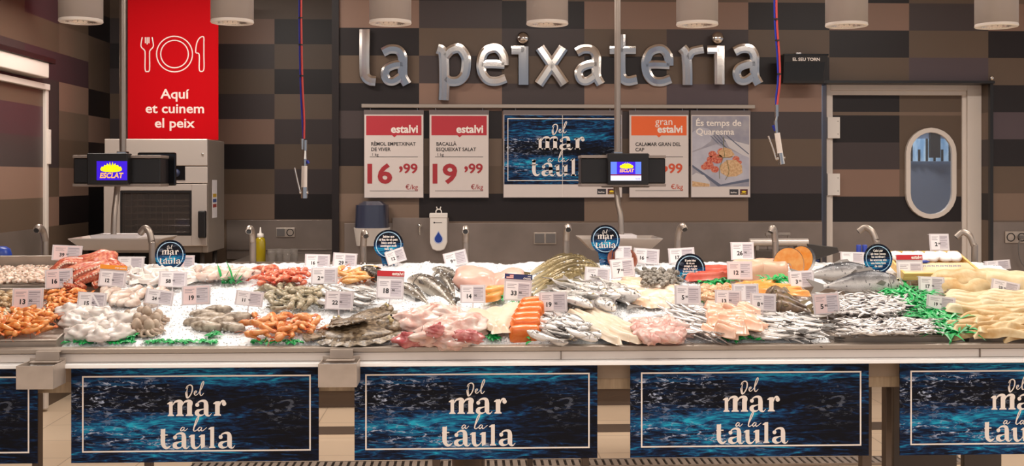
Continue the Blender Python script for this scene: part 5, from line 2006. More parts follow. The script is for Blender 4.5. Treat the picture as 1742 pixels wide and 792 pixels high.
M['pink_strip'] = mat('pink_fish_cheeks', '#e9aca2', 0.26, col2='#f4d6cc', nscale=30, vary=0.10, sss=0.2)
M['peach'] = mat('peach_ray_wing', '#e8bd98', 0.28, col2='#f5e3d2', nscale=20, vary=0.08, sss=0.15)
M['roe'] = mat('pink_ray_flesh', '#eeb0a0', 0.28, col2='#f4c8b8', nscale=10, sss=0.2, bump=0.2, bscale=40)
M['dry_cod'] = mat('dried_cod', '#cfa568', 0.45, col2='#ead3a6', nscale=14, vary=0.08, bump=0.25, bscale=70)
M['dry_cod_pale'] = mat('pale_dried_cod', '#dcc192', 0.45, col2='#ecdcb8', nscale=12, vary=0.06, bump=0.2, bscale=60)
M['dry_skin'] = mat('dried_cod_skin', '#8d7b66', 0.4, col2='#b5a184', nscale=30)
M['octopus'] = mat('red_octopus_skin', '#c4553f', 0.28, col2='#ea9f7c', nscale=75, sss=0.1, bump=0.4, bscale=110, lo=.42, hi=.66)
M['sucker'] = mat('octopus_suckers', '#f0cdb8', 0.3)
M['mussel'] = mat('dark_clam_shell', '#5d554c', 0.3, col2='#a79f92', nscale=55, vary=0.3)
M['black_mussel'] = mat('black_mussel_shell', '#23222a', 0.2, vary=0.2)
M['clam'] = mat('mixed_clam_shell', '#b98a56', 0.3, col2='#ead3ae', nscale=50, vary=0.3)
M['snail'] = mat('pale_sea_snail', '#c9b894', 0.35, col2='#e4d8bd', nscale=50, vary=0.15)
M['cockle'] = mat('orange_beige_mussel_meat', '#cd9468', 0.25, col2='#ecc9a4', nscale=45, vary=0.2, sss=0.15)
M['fin_dark'] = mat('dark_fish_fin', '#3d3733', 0.35)
M['fin_grey'] = mat('grey_fish_fin', '#8f8882', 0.3, vary=0.1)
M['fin_brown'] = mat('brown_fish_fin', '#7b6a48', 0.35)
M['f_small'] = fish_mat('silver_sardine_skin', [(.15, '#f1ece8'), (.52, '#e2dcd9'), (.66, '#8f898d'), (.85, '#3d3a40')], .009, vary=0.12, bump=0)
M['f_silver'] = fish_mat('silver_fish_skin', [(.1, '#f2eeea'), (.5, '#d9d4d0'), (.68, '#9c9894'), (.9, '#4c4a4a')], .02, vary=0.1)
M['f_trout'] = fish_mat('spotted_silver_fish_skin', [(.1, '#f6f2ee'), (.55, '#e6e0da'), (.75, '#aaa6a0'), (.95, '#5c5a56')], .035, blot='#55534f', bscale=38, blot_lo=.60, blot_hi=.66, vary=0.06)
M['f_dark'] = fish_mat('dark_mottled_fish_skin', [(.05, '#e0d9ce'), (.25, '#b5ab9c'), (.5, '#7c7265'), (.9, '#4a433c')], .055, blot='#c2b8a8', bscale=34, blot_lo=.55, blot_hi=.68, vary=0.08, rough=.22)
M['f_hake'] = fish_mat('golden_brown_hake_skin', [(.05, '#dccfae'), (.35, '#a9976c'), (.6, '#7c6a42'), (.95, '#54472c')], .04, blot='#cdbb8c', bscale=45, blot_lo=.55, blot_hi=.66, vary=0.1, rough=.2)
M['f_salmon'] = fish_mat('whole_salmon_skin', [(.08, '#efe9e4'), (.42, '#d5d0cc'), (.58, '#8d8a8a'), (.8, '#4a4a4e')], .075, blot='#5c5b5e', bscale=30, blot_lo=.62, blot_hi=.68, vary=0.05)
M['f_ribbon'] = fish_mat('silver_ribbon_skin', [(.1, '#f4eeea'), (.5, '#d6cecb'), (.7, '#a09899'), (.9, '#6b6466')], .016, vary=0.15, metal=.35)
M['turbot'] = mat('mottled_turbot_skin', '#4f3d29', 0.35, col2='#9b866a', nscale=48, bump=0.5, bscale=70, lo=.4, hi=.62)
M['turbot_fin'] = mat('speckled_turbot_fin', '#a3927b', 0.35, col2='#5f5140', nscale=90, bump=0.4, bscale=60, lo=.42, hi=.58)
M['scorpion'] = mat('brown_scorpion_fish', '#8d7157', 0.35, col2='#4b3a30', nscale=35, bump=0.4, bscale=60)

mat = plain_mat

# ================================================================ seafood, from the left
P8 = lambda n, L, b, l: [prawn(n, L, b, l, c) for c in (.5, .8, 1.1)]
S = Scatter(P8('cooked_prawn', .105, M['prawn'], M['prawn_leg']), 'large cooked orange prawn heaped in the front left steel tray', 'prawn', 'orange prawns in the front left tray')
heap(S, (-50, 90, 526, 568), 120, .018, layers=2, tilt=.6, dome=.02)
S = Scatter(P8('cooked_prawn', .085, M['prawn'], M['prawn_leg']), 'small orange prawn in the middle tray behind the front left prawns', 'prawn', 'small prawns in the middle left tray')
heap(S, (78, 148, 490, 526), 64, .012, layers=2, tilt=.5, dome=.016)

sh = [blob('peeled_shrimp', .034, .018, .016, M['shrimp'], k, .16, 3, 12, 8, bend=.008) for k in range(3)]
S = Scatter(sh, 'small pale peeled shrimp in the rear left steel tray', 'shrimp', 'peeled shrimps in the rear left tray')
heap(S, (-25, 126, 452, 483), 290, .012, layers=2, tilt=.6, dome=.022, scl=(.9, 1.3))


def shell(name, L, m_, w=.72, h=.5):
    def fn(u, v):
        a, b = 2 * PI * u, PI * (.002 + .996 * v)
        x, y, z = math.sin(b) * math.cos(a), math.sin(b) * math.sin(a), math.cos(b)
        k = 1 - .35 * max(0, x) ** 2
        rdg = 1 + .02 * math.sin(14 * math.atan2(y, x + 1.05))
        return (x * L / 2, y * L / 2 * w * k * rdg, z * L / 2 * h * k * (1 - .3 * x))
    return MB().grid(fn, 16, 9, cu=True).build(name, m_)


S = Scatter([shell('clam', .038, M['clam']), shell('clam', .03, M['clam'], .85, .6)], 'small brown and cream clam in the left tray', 'clam', 'mixed clams in the left tray')
heap(S, (-55, 66, 494, 524), 100, .014, layers=2, tilt=.8, dome=.012)


def snail(name, L, m_):
    m = MB()
    pts, rad = [], []
    for i in range(22):
        t = i / 21
        a = t * 4.4 * PI
        r = L * .30 * (1 - t * .8)
        pts.append((r * math.cos(a), r * math.sin(a), L * .55 * t))
        rad.append(L * .24 * (1 - .78 * t))
    return m.tube(pts, rad, 8).build(name, m_)


S = Scatter(snail('sea_snail', .036, M['snail']), 'pale sea snail at the far left edge of the orange prawns', 'sea snail', 'sea snails at the far left')
heap(S, (-40, 16, 528, 545), 14, .04, tilt=.8)
S = Scatter(shell('mussel', .06, M['black_mussel'], .5, .42), 'black mussel at the left edge behind the peeled shrimps', 'mussel', 'mussels at the left edge')
for i in range(14):
    p = at(RND.uniform(-14, 15), RND.uniform(441, 459), 5.63)
    S.put((p.x, p.y + RND.uniform(-.03, .03), p.z), (RND.uniform(0, 6), RND.uniform(-.5, .5), RND.uniform(0, 6)))
p = at(0, 438, 5.85)
t = thing('blue_tub', 'rounded blue plastic tub at the left edge behind the mussels', 'tub', (p.x, 5.85, 1.075))
MB().lathe([(0, p.z + .06 - 1.075), (.03, p.z + .058 - 1.075), (.05, p.z + .045 - 1.075), (.058, p.z + .015 - 1.075), (.06, 0), (0, 0)], 24).build('tub', mat('blue_plastic_tub', '#173c9c', 0.35), t)
MB().lathe([(.058, p.z - .008 - 1.075), (.064, p.z - .006 - 1.075), (.064, p.z + .006 - 1.075), (.058, p.z + .008 - 1.075)], 24).build('rim', M['white_plastic'], t)

# octopus
p = on(142, 474, .035)
t = thing('octopus', 'big cooked red octopus curled up beside the rear left tray', 'octopus', p, (ALPHA, 0, 0))
m = blob('mantle', .22, .15, .125, M['octopus'], 3, .12, 3, 24, 14)
m.parent = t
m.location = (.035, .05, .055)
m.rotation_euler = (0, -.3, .35)
arms = [[(-.03, .03, .05), (-.10, .0, .05), (-.12, -.06, .02), (-.07, -.10, .0), (-.02, -.11, .0)],
        [(.0, .02, .06), (-.07, -.02, .075), (-.10, -.07, .045), (-.06, -.12, .01), (.02, -.12, .005)],
        [(.06, .0, .05), (.02, -.05, .06), (-.04, -.09, .05), (-.06, -.13, .01), (-.02, -.15, .0)],
        [(.09, .02, .05), (.07, -.05, .06), (.01, -.10, .045), (-.03, -.14, .015), (.03, -.16, .005)],
        [(.10, .03, .04), (.12, -.03, .05), (.08, -.09, .04), (.02, -.13, .02), (.06, -.16, .005)],
        [(.08, .06, .06), (.14, .02, .05), (.13, -.05, .02), (.09, -.10, .01), (.10, -.13, .0)],
        [(-.05, .05, .03), (-.13, .04, .03), (-.15, -.02, .01), (-.12, -.06, .0)],
        [(.1, .05, .03), (.16, .05, .03), (.16, .0, .01), (.13, -.05, .0)]]
for a in arms:
    c = crom(a, 6)
    n_ = len(c)
    rr_ = [.04 * (1 - .72 * i / (n_ - 1)) for i in range(n_)]
    q = MB().tube(c, rr_, 10)
    for i in range(2, n_ - 1, 1):
        d = Vector(c[i]) - Vector(c[i - 1])
        sd = Vector((-d.y, d.x, 0)).normalized() if d.length > 0 else Vector((1, 0, 0))
        for k in (-.45, .45):
            q.ball((c[i][0] + sd.x * rr_[i] * k, c[i][1] + sd.y * rr_[i] * k - rr_[i] * .72, c[i][2] + rr_[i] * .45), rr_[i] * .2, 1, 7, 5)
    q.build('tentacle', [M['octopus'], M['sucker']], t)

# white cuttlefish and the rest of the pale cephalopods on the ice
cf = [blob('cuttlefish', .14, .085 + .008 * k, .072, M['white_flesh'], k, .21, 4.2, 32, 20, bend=.02 * (-1) ** k) for k in range(3)]
S = Scatter(cf, 'cleaned white cuttlefish lying on ice right of the front left prawns', 'cuttlefish', 'white cuttlefish')
for px, py, yw in ((122, 548, 2.1), (142, 566, .3), (165, 550, .8), (190, 558, 2.6), (172, 572, 0.2), (210, 545, .4), (140, 535, .3), (178, 536, 2.8), (120, 530, .5), (205, 566, 1.2)):
    S.put(on(px, py, .024), lie(yw, RND.uniform(-.2, .2)), RND.uniform(.8, 1.05))
S.done()


def baby_octopus(name, L, m_, seed):
    rr2 = random.Random(seed)
    m = MB().ball((L * .04, 0, L * .2), L * .2, 0, 14, 9, (.85, .8, 1.15)).ball((0, 0, L * .05), L * .17, 0, 12, 8, (1, 1, .7))
    for k in range(8):
        a = 2 * PI * k / 8 + rr2.uniform(-.2, .2)
        c = crom([(L * .08 * math.cos(a), L * .08 * math.sin(a), L * .1), (L * .22 * math.cos(a), L * .22 * math.sin(a), L * .07), (L * .32 * math.cos(a + .4), L * .32 * math.sin(a + .4), 0), (L * .26 * math.cos(a + 1.0), L * .26 * math.sin(a + 1.0), 0)], 4)
        m.tube(c, [L * .075 * (1 - .7 * i / (len(c) - 1)) for i in range(len(c))], 7)
    return m.build(name, m_)


S = Scatter([baby_octopus('baby_octopus', .09, M['beige_octo'], k) for k in (1, 2)], 'beige baby octopus on ice right of the white cuttlefish', 'baby octopus', 'baby octopuses')
for px, py in ((218, 545), (236, 550), (252, 540), (248, 556), (262, 552), (232, 562), (270, 545), (254, 566), (240, 540), (265, 562)):
    S.put(on(px, py, .014), lie(RND.uniform(0, 6.3), 0, RND.uniform(-.2, .5)), RND.uniform(1.25, 1.6))
S = Scatter([blob('squid', .10, .045, .04, M['pale_squid'], k, .12, 3) for k in range(2)], 'small pale squid on ice behind the baby octopuses', 'squid', 'small pale squids')
heap(S, (178, 280, 490, 516), 20, .016, tilt=.3, yaw=(.6, 1.9), dome=.012)
S = Scatter([fillet('cuttlefish_strip', .10, [(0, .02), (.5, .035), (1, .015)], .018, M['white_flesh'], k, bend=.012) for k in range(2)], 'white cuttlefish strip heaped at the back beside the octopus', 'cuttlefish strip', 'white cuttlefish strips')
heap(S, (212, 335, 456, 484), 46, .014, tilt=.4, layers=2, dome=.02)
S = Scatter([blob('squid', .085, .04, .035, M['pink_squid'], k + 4, .14, 3) for k in range(3)], 'pinkish squid at the back edge right of the first round blue sign', 'squid', 'pinkish squids at the back edge')
heap(S, (335, 432, 456, 474), 34, .016, tilt=.3, layers=2, dome=.012)
S = Scatter([blob('cuttlefish', .14, .06, .05, M['grey_shell'], k + 8, .10, 3.2) for k in range(3)], 'grey brown unskinned cuttlefish on ice above the first full banner', 'cuttlefish', 'grey brown cuttlefish')
for px, py, yw in ((345, 533, .1), (372, 526, .05), (352, 555, -.25), (378, 545, .5), (394, 556, -.3), (338, 546, .3), (360, 540, .1), (400, 540, .4)):
    S.put(on(px, py, .022), lie(yw, RND.uniform(-.3, .3)), RND.uniform(.8, 1.05))

# prawns on the ice
S = Scatter(P8('scampi', .12, M['scampi'], M['scampi_leg']), 'orange scampi lying on ice left of the turbots', 'scampi', 'orange scampi on ice')
heap(S, (432, 545, 532, 572), 46, .014, layers=2, tilt=.4, dome=.01)
S = Scatter(P8('red_prawn', .11, M['red_prawn'], M['red_leg']), 'red prawn heaped at the back behind the grey prawns', 'prawn', 'red prawns at the back')
heap(S, (436, 528, 456, 482), 46, .016, layers=2, tilt=.4, dome=.022)
S = Scatter(P8('grey_prawn', .115, M['grey_prawn'], M['grey_leg']), 'raw grey green prawn on ice behind the orange scampi', 'prawn', 'raw grey prawns')
heap(S, (448, 562, 484, 526), 64, .014, layers=2, tilt=.4, dome=.012)
S = Scatter(P8('langoustine', .11, M['lang'], M['prawn_leg']), 'yellow orange langoustine at the back below the second round blue sign', 'langoustine', 'langoustines at the back')
heap(S, (578, 642, 456, 480), 36, .016, layers=2, tilt=.4, dome=.022)

# small silver fish behind the turbots
fs_ = [fish('silver_fish', .17, .042, .028, M['f_silver'], M['fin_grey'], arc=.01 * k) for k in (-1, 1)]
S = Scatter(fs_, 'small silver fish on ice behind the turbots', 'fish', 'silver fish behind the turbots')
heap(S, (545, 645, 486, 522), 30, .016, yaw=(2.0, 2.7), roll=(1.3, 1.8), tilt=.15, layers=2, dome=.01)


# turbots
def turbot(loc, yaw, pitch, label, k=1.0):
    t = thing('turbot', label, 'flatfish', loc, lie(yaw, 0, pitch), 'turbots')
    t.scale = (k, k, k)
    q = blob('body', .30, .22, .055, M['turbot'], 5, .04, 3, 26, 12)
    q.parent = t
    q = MB()
    for s_ in (-1, 1):
        def fn(u, v, s_=s_):
            a = .35 + (PI - .75) * u
            r = 1 + .30 * v
            return (.15 * math.cos(a) * r, s_ * .11 * math.sin(a) * r, .004 * math.sin(u * 46) * v - .008 * v + .002)
        q.grid(fn, 40, 3)
        q.grid(lambda u, v: tuple(c - (.003 if i == 2 else 0) for i, c in enumerate(fn(1 - u, v))), 40, 3)
    q.build('fin_fringe', M['turbot_fin'], t)
    MB().add([(-.145, -.02, .004), (-.145, .02, .004), (-.22, .045, .006), (-.225, 0, .004), (-.22, -.045, .006), (-.145, -.02, -.004), (-.145, .02, -.004), (-.22, .045, -.002), (-.225, 0, -.004), (-.22, -.045, -.002)],
             [(0, 1, 2, 3, 4), (9, 8, 7, 6, 5), (0, 5, 6, 1), (1, 6, 7, 2), (2, 7, 8, 3), (3, 8, 9, 4), (4, 9, 5, 0)]).build('tail_fin', M['turbot_fin'], t)
    h = blob('head', .10, .10, .06, M['turbot'], 9, .12, 4)
    h.parent = t
    h.location = (.115, 0, .012)
    e = MB()
    for y_ in (-.02, .015):
        e.ball((.125, y_, .042), .010, 0, 10, 7).ball((.13, y_, .049), .006, 1, 8, 5)
    e.build('eyes', [M['eye_ring'], M['black_gloss']], h, (-.115, 0, -.012))
    return t


turbot(on(612, 564, .022), .25, .02, 'mottled brown turbot lying flat at the front edge of the ice', 1.02)
turbot(on(588, 548, .05), 2.2, -.3, 'dark brown turbot with raised head on top of the flat mottled one', .6)
turbot(on(632, 536, .03), .5, .15, 'third brown turbot half buried in ice behind the two others', .6)

# monkfish
for px, py, L, W, H, yw, dh, mm, lb in ((715, 545, .26, .13, .09, .6, .035, 'monk', 'skinned pink monkfish tail, leftmost of the pink heap'),
                                       (760, 536, .24, .12, .085, 2.6, .04, 'monk', 'skinned pink monkfish tail at the back of the pink heap'),
                                       (785, 560, .23, .14, .10, .2, .035, 'monk', 'skinned pink monkfish tail, rightmost of the pink heap'),
                                       (738, 566, .20, .10, .08, .9, .05, 'monk', 'skinned pink monkfish tail in the middle of the pink heap'),
                                       (705, 577, .16, .07, .055, .25, .03, 'monk_red', 'raw red monkfish piece hanging over the front edge of the counter'),
                                       (744, 562, .09, .05, .045, 1.0, .085, 'monk_red', 'dark red monkfish liver on top of the pink heap'),
                                       (800, 572, .12, .06, .05, 2.8, .07, 'monk_red', 'small red monkfish piece at the right side of the pink heap'),
                                       (770, 578, .18, .10, .07, .1, .03, 'monk', 'pale pink monkfish piece at the front edge of the pink heap')):
    o = blob('monkfish_piece', L, W, H, M[mm], len(lb), .24, 4.6, 34, 22, bend=.02)
    o.location = on(px, py, dh)
    o.rotation_euler = lie(yw, .2)
    tag(o, lb, 'monkfish')

# big dark fish
dark = fish('dark_fish', .66, .088, .066, M['f_dark'], M['fin_dark'], curve=-.03, tail=.9, nu=30, nv=16,
            hprof=[(0, .22), (.05, .55), (.14, .86), (.3, 1), (.55, .82), (.8, .42), (.93, .2), (1, .16)])
S = Scatter(dark, '', 'fish', 'large dark mottled fish')
for (a, b, dh, lb) in (((700, 458), (808, 542), .05, 'large dark mottled fish with its head beside the red topped price tag'),
                       ((744, 455), (784, 514), .06, 'large dark mottled fish second from the front, covered with ice on its flank'),
                       ((742, 446), (800, 486), .075, 'large dark mottled fish at the back below the soap dispenser'),
                       ((680, 474), (742, 526), .065, 'large dark mottled fish lowest of the four, half under ice')):
    A, Bp = on(*a, dh), on(*b, dh * .4)
    d = A - Bp
    S.put((A + Bp) / 2, lie(math.atan2(d.y, d.x), .75), min(1.05, d.length / .62), label=lb)
o = fish('dark_fish', .30, .09, .06, M['f_dark'], M['fin_dark'])
o.location, o.rotation_euler = on(655, 474, .045), lie(2.5, -1.1, .2)
tag(o, 'shorter dark fish with head up in ice under the tilted price tag', 'fish')

# pink ray pieces at the back, orange roe
for px, py, L, W, H, yw, lb in ((812, 478, .24, .20, .12, 2.5, 'rounded pink ray piece right of the dark fish'), (858, 478, .22, .15, .10, .7, 'rounded pink ray piece left of the tag with a flag')):
    o = blob('ray_piece', L, W, H, M['roe'], len(lb) % 7, .10, 2.4, 26, 16)
    o.location, o.rotation_euler = on(px, py, .05), lie(yw, 0, .2)
    tag(o, lb, 'ray')
S = Scatter([fillet('salmon_trim', .12, [(0, .03), (.5, .05), (1, .02)], .025, M['trout_fillet'], k) for k in (2, 5)], 'orange salmon trimming between the ray pieces and the cod', 'salmon trimming', 'orange trimmings')
for px, py, yw in ((832, 498, .4), (848, 494, .1), (838, 508, .8)):
    S.put(on(px, py, .03), lie(yw, .2), 1.0)

# split cod with tails
S = Scatter(None or [fillet('cod_fillet', .30, [(0, .05), (.15, .12), (.45, .13), (.75, .06), (.9, .03), (1, .07)], .026, M['cod_flesh'], k) for k in (1, 2)], '', 'cod')
for px, py, yw, lb in ((826, 548, 1.9, 'cream cod half left of the orange salmon portions, leftmost'), (850, 546, 1.68, 'cream cod half with its tail at the front edge, middle of the three'), (862, 538, 1.25, 'cream cod half directly beside the orange salmon portions')):
    S.put(on(px, py, .032), lie(yw), 1.0, label=lb)

# salmon portions
por = fillet('salmon_portion', .125, [(0, .055), (.12, .075), (.5, .08), (.88, .075), (1, .06)], .05, M['salmon'], 1, .05, rag=.02)
S = Scatter(por, '', 'salmon portion', 'orange salmon portions in a row')
for i, (px, py, dh, lb) in enumerate(((892, 570, .012, 'orange salmon portion at the front edge, lowest of the row'), (894, 556, .026, 'orange salmon portion second from the front of the row'),
                                     (895, 546, .034, 'orange salmon portion third from the front of the row'), (899, 536, .040, 'orange salmon portion fourth from the front of the row'),
                                     (903, 527, .044, 'orange salmon portion fifth from the front of the row'), (906, 519, .046, 'orange salmon portion at the back of the row, under a price tag'))):
    S.put(on(px, py, dh), lie(.12 + .03 * i, .5), 1.0 - .03 * i, label=lb)

# golden hake
hk = [fish('hake', .52, .075, .06, M['f_hake'], M['fin_brown'], curve=c_, arc=a_c, tail=.9, nu=28, nv=14,
           hprof=[(0, .2), (.06, .6), (.18, .95), (.4, 1), (.65, .7), (.85, .38), (1, .18)]) for c_, a_c in ((-.05, .05), (-.04, .06))]
S = Scatter(hk, 'long golden brown hake arched on the back heap left of the round sign', 'hake', 'golden brown hakes')
for i, (a, b) in enumerate((((1026, 446), (885, 482)), ((1030, 453), (888, 492)), ((1018, 458), (893, 500)), ((1000, 464), (898, 506)), ((1010, 442), (892, 470)), ((985, 442), (900, 466)))):
    A, Bp = on(*a, .06 if i < 4 else .045), on(*b, .025)
    d = A - Bp
    S.put((A + Bp) / 2 + Vector((0, 0, .03)), lie(math.atan2(d.y, d.x), -.35), min(1.1, max(.75, d.length / .50)))

# spotted silver fish
ft = [fish('spotted_fish', .25, .072, .045, M['f_trout'], M['fin_grey'], arc=.015 * k) for k in (-1, 1)]
S = Scatter(ft, 'white silver fish with dark spots heaped left of the peach ray wings', 'fish', 'spotted silver fish')
heap(S, (948, 1058, 478, 514), 22, .028, yaw=(-1.2, -.5), roll=(1.3, 1.75), tilt=.15, layers=2, dome=.02)
o = copy_tree(ft[0])
o.location, o.rotation_euler, o.scale = on(1052, 500, .05), lie(1.9, 1.5), (1.3, 1.3, 1.3)
tag(o, 'large silver fish standing along the right side of the spotted fish', 'fish')

# small silver fish at the front
fs2 = [fish('silver_fish', .16, .045, .03, M['f_silver'], M['fin_grey'], arc=.008 * k) for k in (-1, 1)]
S = Scatter(fs2, 'shiny silver fish at the front edge right of the orange salmon portions', 'fish', 'silver fish at the front edge')
heap(S, (925, 1003, 536, 580), 26, .02, yaw=(-1.0, -.4), roll=(1.2, 1.7), tilt=.15, layers=2, dome=.012, flip=True)

# cod loins
S = Scatter([fillet('cod_loin', .34, [(0, .03), (.2, .06), (.6, .055), (1, .02)], .03, M['cod_flesh'], k) for k in (3, 7)], 'cream cod loin laid side by side at the front right of the silver fish', 'cod loin', 'cream cod loins')
for px, py in ((1000, 552), (1013, 550), (1026, 548), (1039, 549), (1052, 552), (1030, 562), (1018, 566), (1048, 566)):
    S.put(on(px, py, .022), lie(-1.05 + RND.uniform(-.12, .12), RND.uniform(-.15, .15)), RND.uniform(.85, 1))

# pink cheeks, ribbons, pale salmon pieces, long silver fish
S = Scatter([blob('pink_fish_piece', .10, .05, .04, M['pink_strip'], k + 2, .22, 4) for k in range(3)], 'pink piece of fish in the heap right of the cod loins', 'fish piece', 'pink fish pieces')
heap(S, (1078, 1162, 542, 578), 40, .018, layers=2, tilt=.4, dome=.016)
S = Scatter([fish('ribbon_fish', .25, .026, .016, M['f_ribbon'], M['fin_grey'], arc=a_c, tail=.7) for a_c in (.02, -.015)], 'long thin silver fish laid in a sheaf right of the pink pieces', 'fish', 'long thin silver fish')
for i in range(32):
    px, py = 1152 + (i % 8) * 8 + RND.uniform(-5, 5), 532 + (i // 8) * 11 + RND.uniform(-3, 3)
    S.put(on(px, py, .026 + .008 * (i % 3)), lie(2.35 + RND.uniform(-.25, .25), 1.5 + RND.uniform(-.2, .2)), RND.uniform(.85, 1.05))
S = Scatter([fillet('salmon_chunk', .085, [(0, .04), (.5, .055), (1, .035)], .035, M['salmon_pale'], k, .25, 12, 7) for k in (1, 4)], 'pale salmon coloured chunk heaped left of the long silver fish', 'salmon chunk', 'pale salmon chunks')
heap(S, (1212, 1288, 524, 572), 40, .02, layers=2, tilt=.4, yaw=(-1.0, .3), dome=.016)
fl_ = [fish('whiting', .27, .046, .032, M['f_silver'], M['fin_dark'], arc=a_c) for a_c in (.02, -.02)]
S = Scatter(fl_, 'long silver whiting in the heap left of the front sardine tray', 'fish', 'silver whitings')
for i in range(34):
    px, py = 1306 + (i % 7) * 12.5 + RND.uniform(-5, 5), 536 + (i // 7) * 9 + RND.uniform(-2, 2)
    S.put(on(px, py, .02 + .012 * ((i // 7) % 2)), lie(2.65 + RND.uniform(-.3, .2), 1.5 + RND.uniform(-.25, .2)), RND.uniform(.8, 1.0))

# peach ray wings, dark clams, mussel meat, tuna, swordfish
S = Scatter([fillet('ray_wing', .22, [(0, .04), (.3, .12), (.7, .10), (1, .03)], .022, M['peach'], k, .3, rag=.2) for k in (1, 3, 6)], 'peach coloured ray wing on ice behind the cod loins and pink pieces', 'ray wing', 'peach ray wings')
for px, py, yw in ((1070, 488, -.5), (1085, 498, -.3), (1100, 505, .2), (1075, 508, -.7), (1125, 500, 2.2), (1140, 508, 2.5), (1150, 498, 1.9), (1110, 515, .1), (1135, 490, 2.2), (1092, 484, -.6)):
    S.put(on(px, py, .02), lie(yw, RND.uniform(-.2, .2), RND.uniform(-.1, .15)), RND.uniform(.8, 1.05))
S = Scatter([shell('clam', .034, M['mussel'], .8, .6), shell('clam', .028, M['mussel'], .85, .65)], 'small dark grey clam in the heap behind the peach ray wings', 'clam', 'dark clams at the back')
heap(S, (1085, 1160, 456, 486), 110, .016, layers=2, tilt=.9, dome=.03)
S = Scatter([blob('mussel_meat', .05, .03, .024, M['cockle'], k, .18, 3) for k in range(2)], 'orange beige shelled mussel behind the pale salmon chunks', 'mussel', 'shelled mussels')
heap(S, (1190, 1248, 484, 512), 46, .014, layers=2, tilt=.6, dome=.016)
S = Scatter(fillet('tuna_strip', .20, [(0, .03), (.5, .045), (1, .03)], .035, M['tuna'], 4, .12), 'red strip of tuna right of the round sign with white writing', 'tuna', 'red tuna strips')
for px, py, yw in ((1208, 466, .1), (1222, 462, -.1), (1218, 472, 0.05), (1200, 474, .2)):
    S.put(on(px, py, .025), lie(yw), 1.0)
for px, py, yw, L, lb in ((1268, 468, .15, .16, 'pale swordfish piece left of the other, beside a pink price tag'), (1305, 466, -.1, .20, 'pale swordfish piece leaning on the salmon steaks')):
    o = fillet('swordfish_piece', L, [(0, .10), (.5, .15), (1, .10)], .075, M['sword'], len(lb), .12)
    o.location, o.rotation_euler = on(px, py, .02), lie(yw, .35)
    tag(o, lb, 'swordfish')
# orange fillets
S = Scatter([fillet('trout_fillet', .24, [(0, .02), (.3, .06), (.7, .06), (1, .02)], .024, M['trout_fillet'], k, .12, bend=.02) for k in (2, 4)], 'orange trout fillet in front of the swordfish pieces', 'trout fillet', 'orange trout fillets')
for px, py, yw in ((1275, 488, .35), (1290, 486, .25), (1305, 490, -.2), (1320, 494, -.35), (1300, 496, -.1), (1333, 498, -.5), (1285, 494, .15)):
    S.put(on(px, py, .024), lie(yw + RND.uniform(-.1, .1), RND.uniform(-.2, .3)), 1.0)


# salmon steaks standing up
def steak(loc, rot, label, k=1.0):
    n = 26
    out = []
    for i in range(n):
        a = -PI / 2 + .34 + (2 * PI - .68) * i / (n - 1)
        r = 1 + .08 * math.cos(2 * a)
        out.append((.072 * r * math.cos(a), .095 * r * math.sin(a)))
    inn = [(x * .25, z * .42 - .03) for x, z in out][::-1]
    P_ = out + inn
    t = thing('salmon_steak', label, 'salmon steak', loc, rot)
    t.scale = (k, k, k)
    N_ = len(P_)
    th = .022
    q = MB()
    V = [(x, -th, z) for x, z in P_] + [(x, th, z) for x, z in P_]
    f = []
    for i in range(n - 1):
        f.append((i, i + 1, N_ - 2 - i, N_ - 1 - i))
        f.append((N_ + N_ - 1 - i, N_ + N_ - 2 - i, N_ + i + 1, N_ + i))
    f += [(i, N_ + i, N_ + (i + 1) % N_, (i + 1) % N_) for i in range(N_) if i >= n - 1]
    q.add(V, f, 0, False)
    q.build('flesh', M['trout_fillet'], t, bev=.002)
    s = MB()
    o2 = [(x * 1.03, z * 1.03) for x, z in out]
    V = [(x, -th * 1.02, z) for x, z in o2] + [(x, th * 1.02, z) for x, z in o2] + [(x, -th * 1.02, z) for x, z in out] + [(x, th * 1.02, z) for x, z in out]
    s.add(V, [(i, i + 1, n + i + 1, n + i) for i in range(n - 1)] + [(i + 1, i, 2 * n + i, 2 * n + i + 1) for i in range(n - 1)] + [(n + i, n + i + 1, 3 * n + i + 1, 3 * n + i) for i in range(n - 1)])
    s.build('skin', M['f_salmon'], t)
    return t


pz = on(1342, 476)
steak(Vector((at(1341, 448, pz.y).x, pz.y, at(1341, 450, pz.y).z)), (-.15, .1, -.25), 'orange salmon steak standing upright, left of the two', .92)
steak(Vector((at(1364, 440, pz.y + .1).x, pz.y + .1, at(1364, 442, pz.y + .1).z)), (-.1, .35, -.7), 'orange salmon steak standing behind the other, next to the dark tail', .78)

# whole salmon
sal = fish('whole_salmon', .62, .165, .11, M['f_salmon'], M['fin_grey'], tail=.8, nu=34, nv=18, curve=-.015)
S = Scatter(sal, '', 'salmon', 'whole salmon')
S.put(on(1456, 482, .055), lie(.10, -.55), .76, label='whole grey salmon lying in front in the rear steel tray, behind the round blue sign')
S.put(on(1418, 464, .065), lie(.05, -.6), .68, label='whole grey salmon lying behind the other one, its back near the steaks')
tl = MB().add([(0, 0, 0), (.16, .01, -.02), (.17, .012, -.045), (.02, 0, -.09), (0, .012, 0), (.16, .022, -.02), (.17, .024, -.045), (.02, .012, -.09)],
              [(0, 1, 2, 3), (7, 6, 5, 4), (0, 4, 5, 1), (1, 5, 6, 2), (2, 6, 7, 3), (3, 7, 4, 0)])
p = at(1373, 414, 5.62)
tag(tl.build('salmon_tail_fin', M['fin_dark'], None, p, bev=.003), 'cut dark salmon tail fin leaning behind the salmon steaks', 'tail fin')

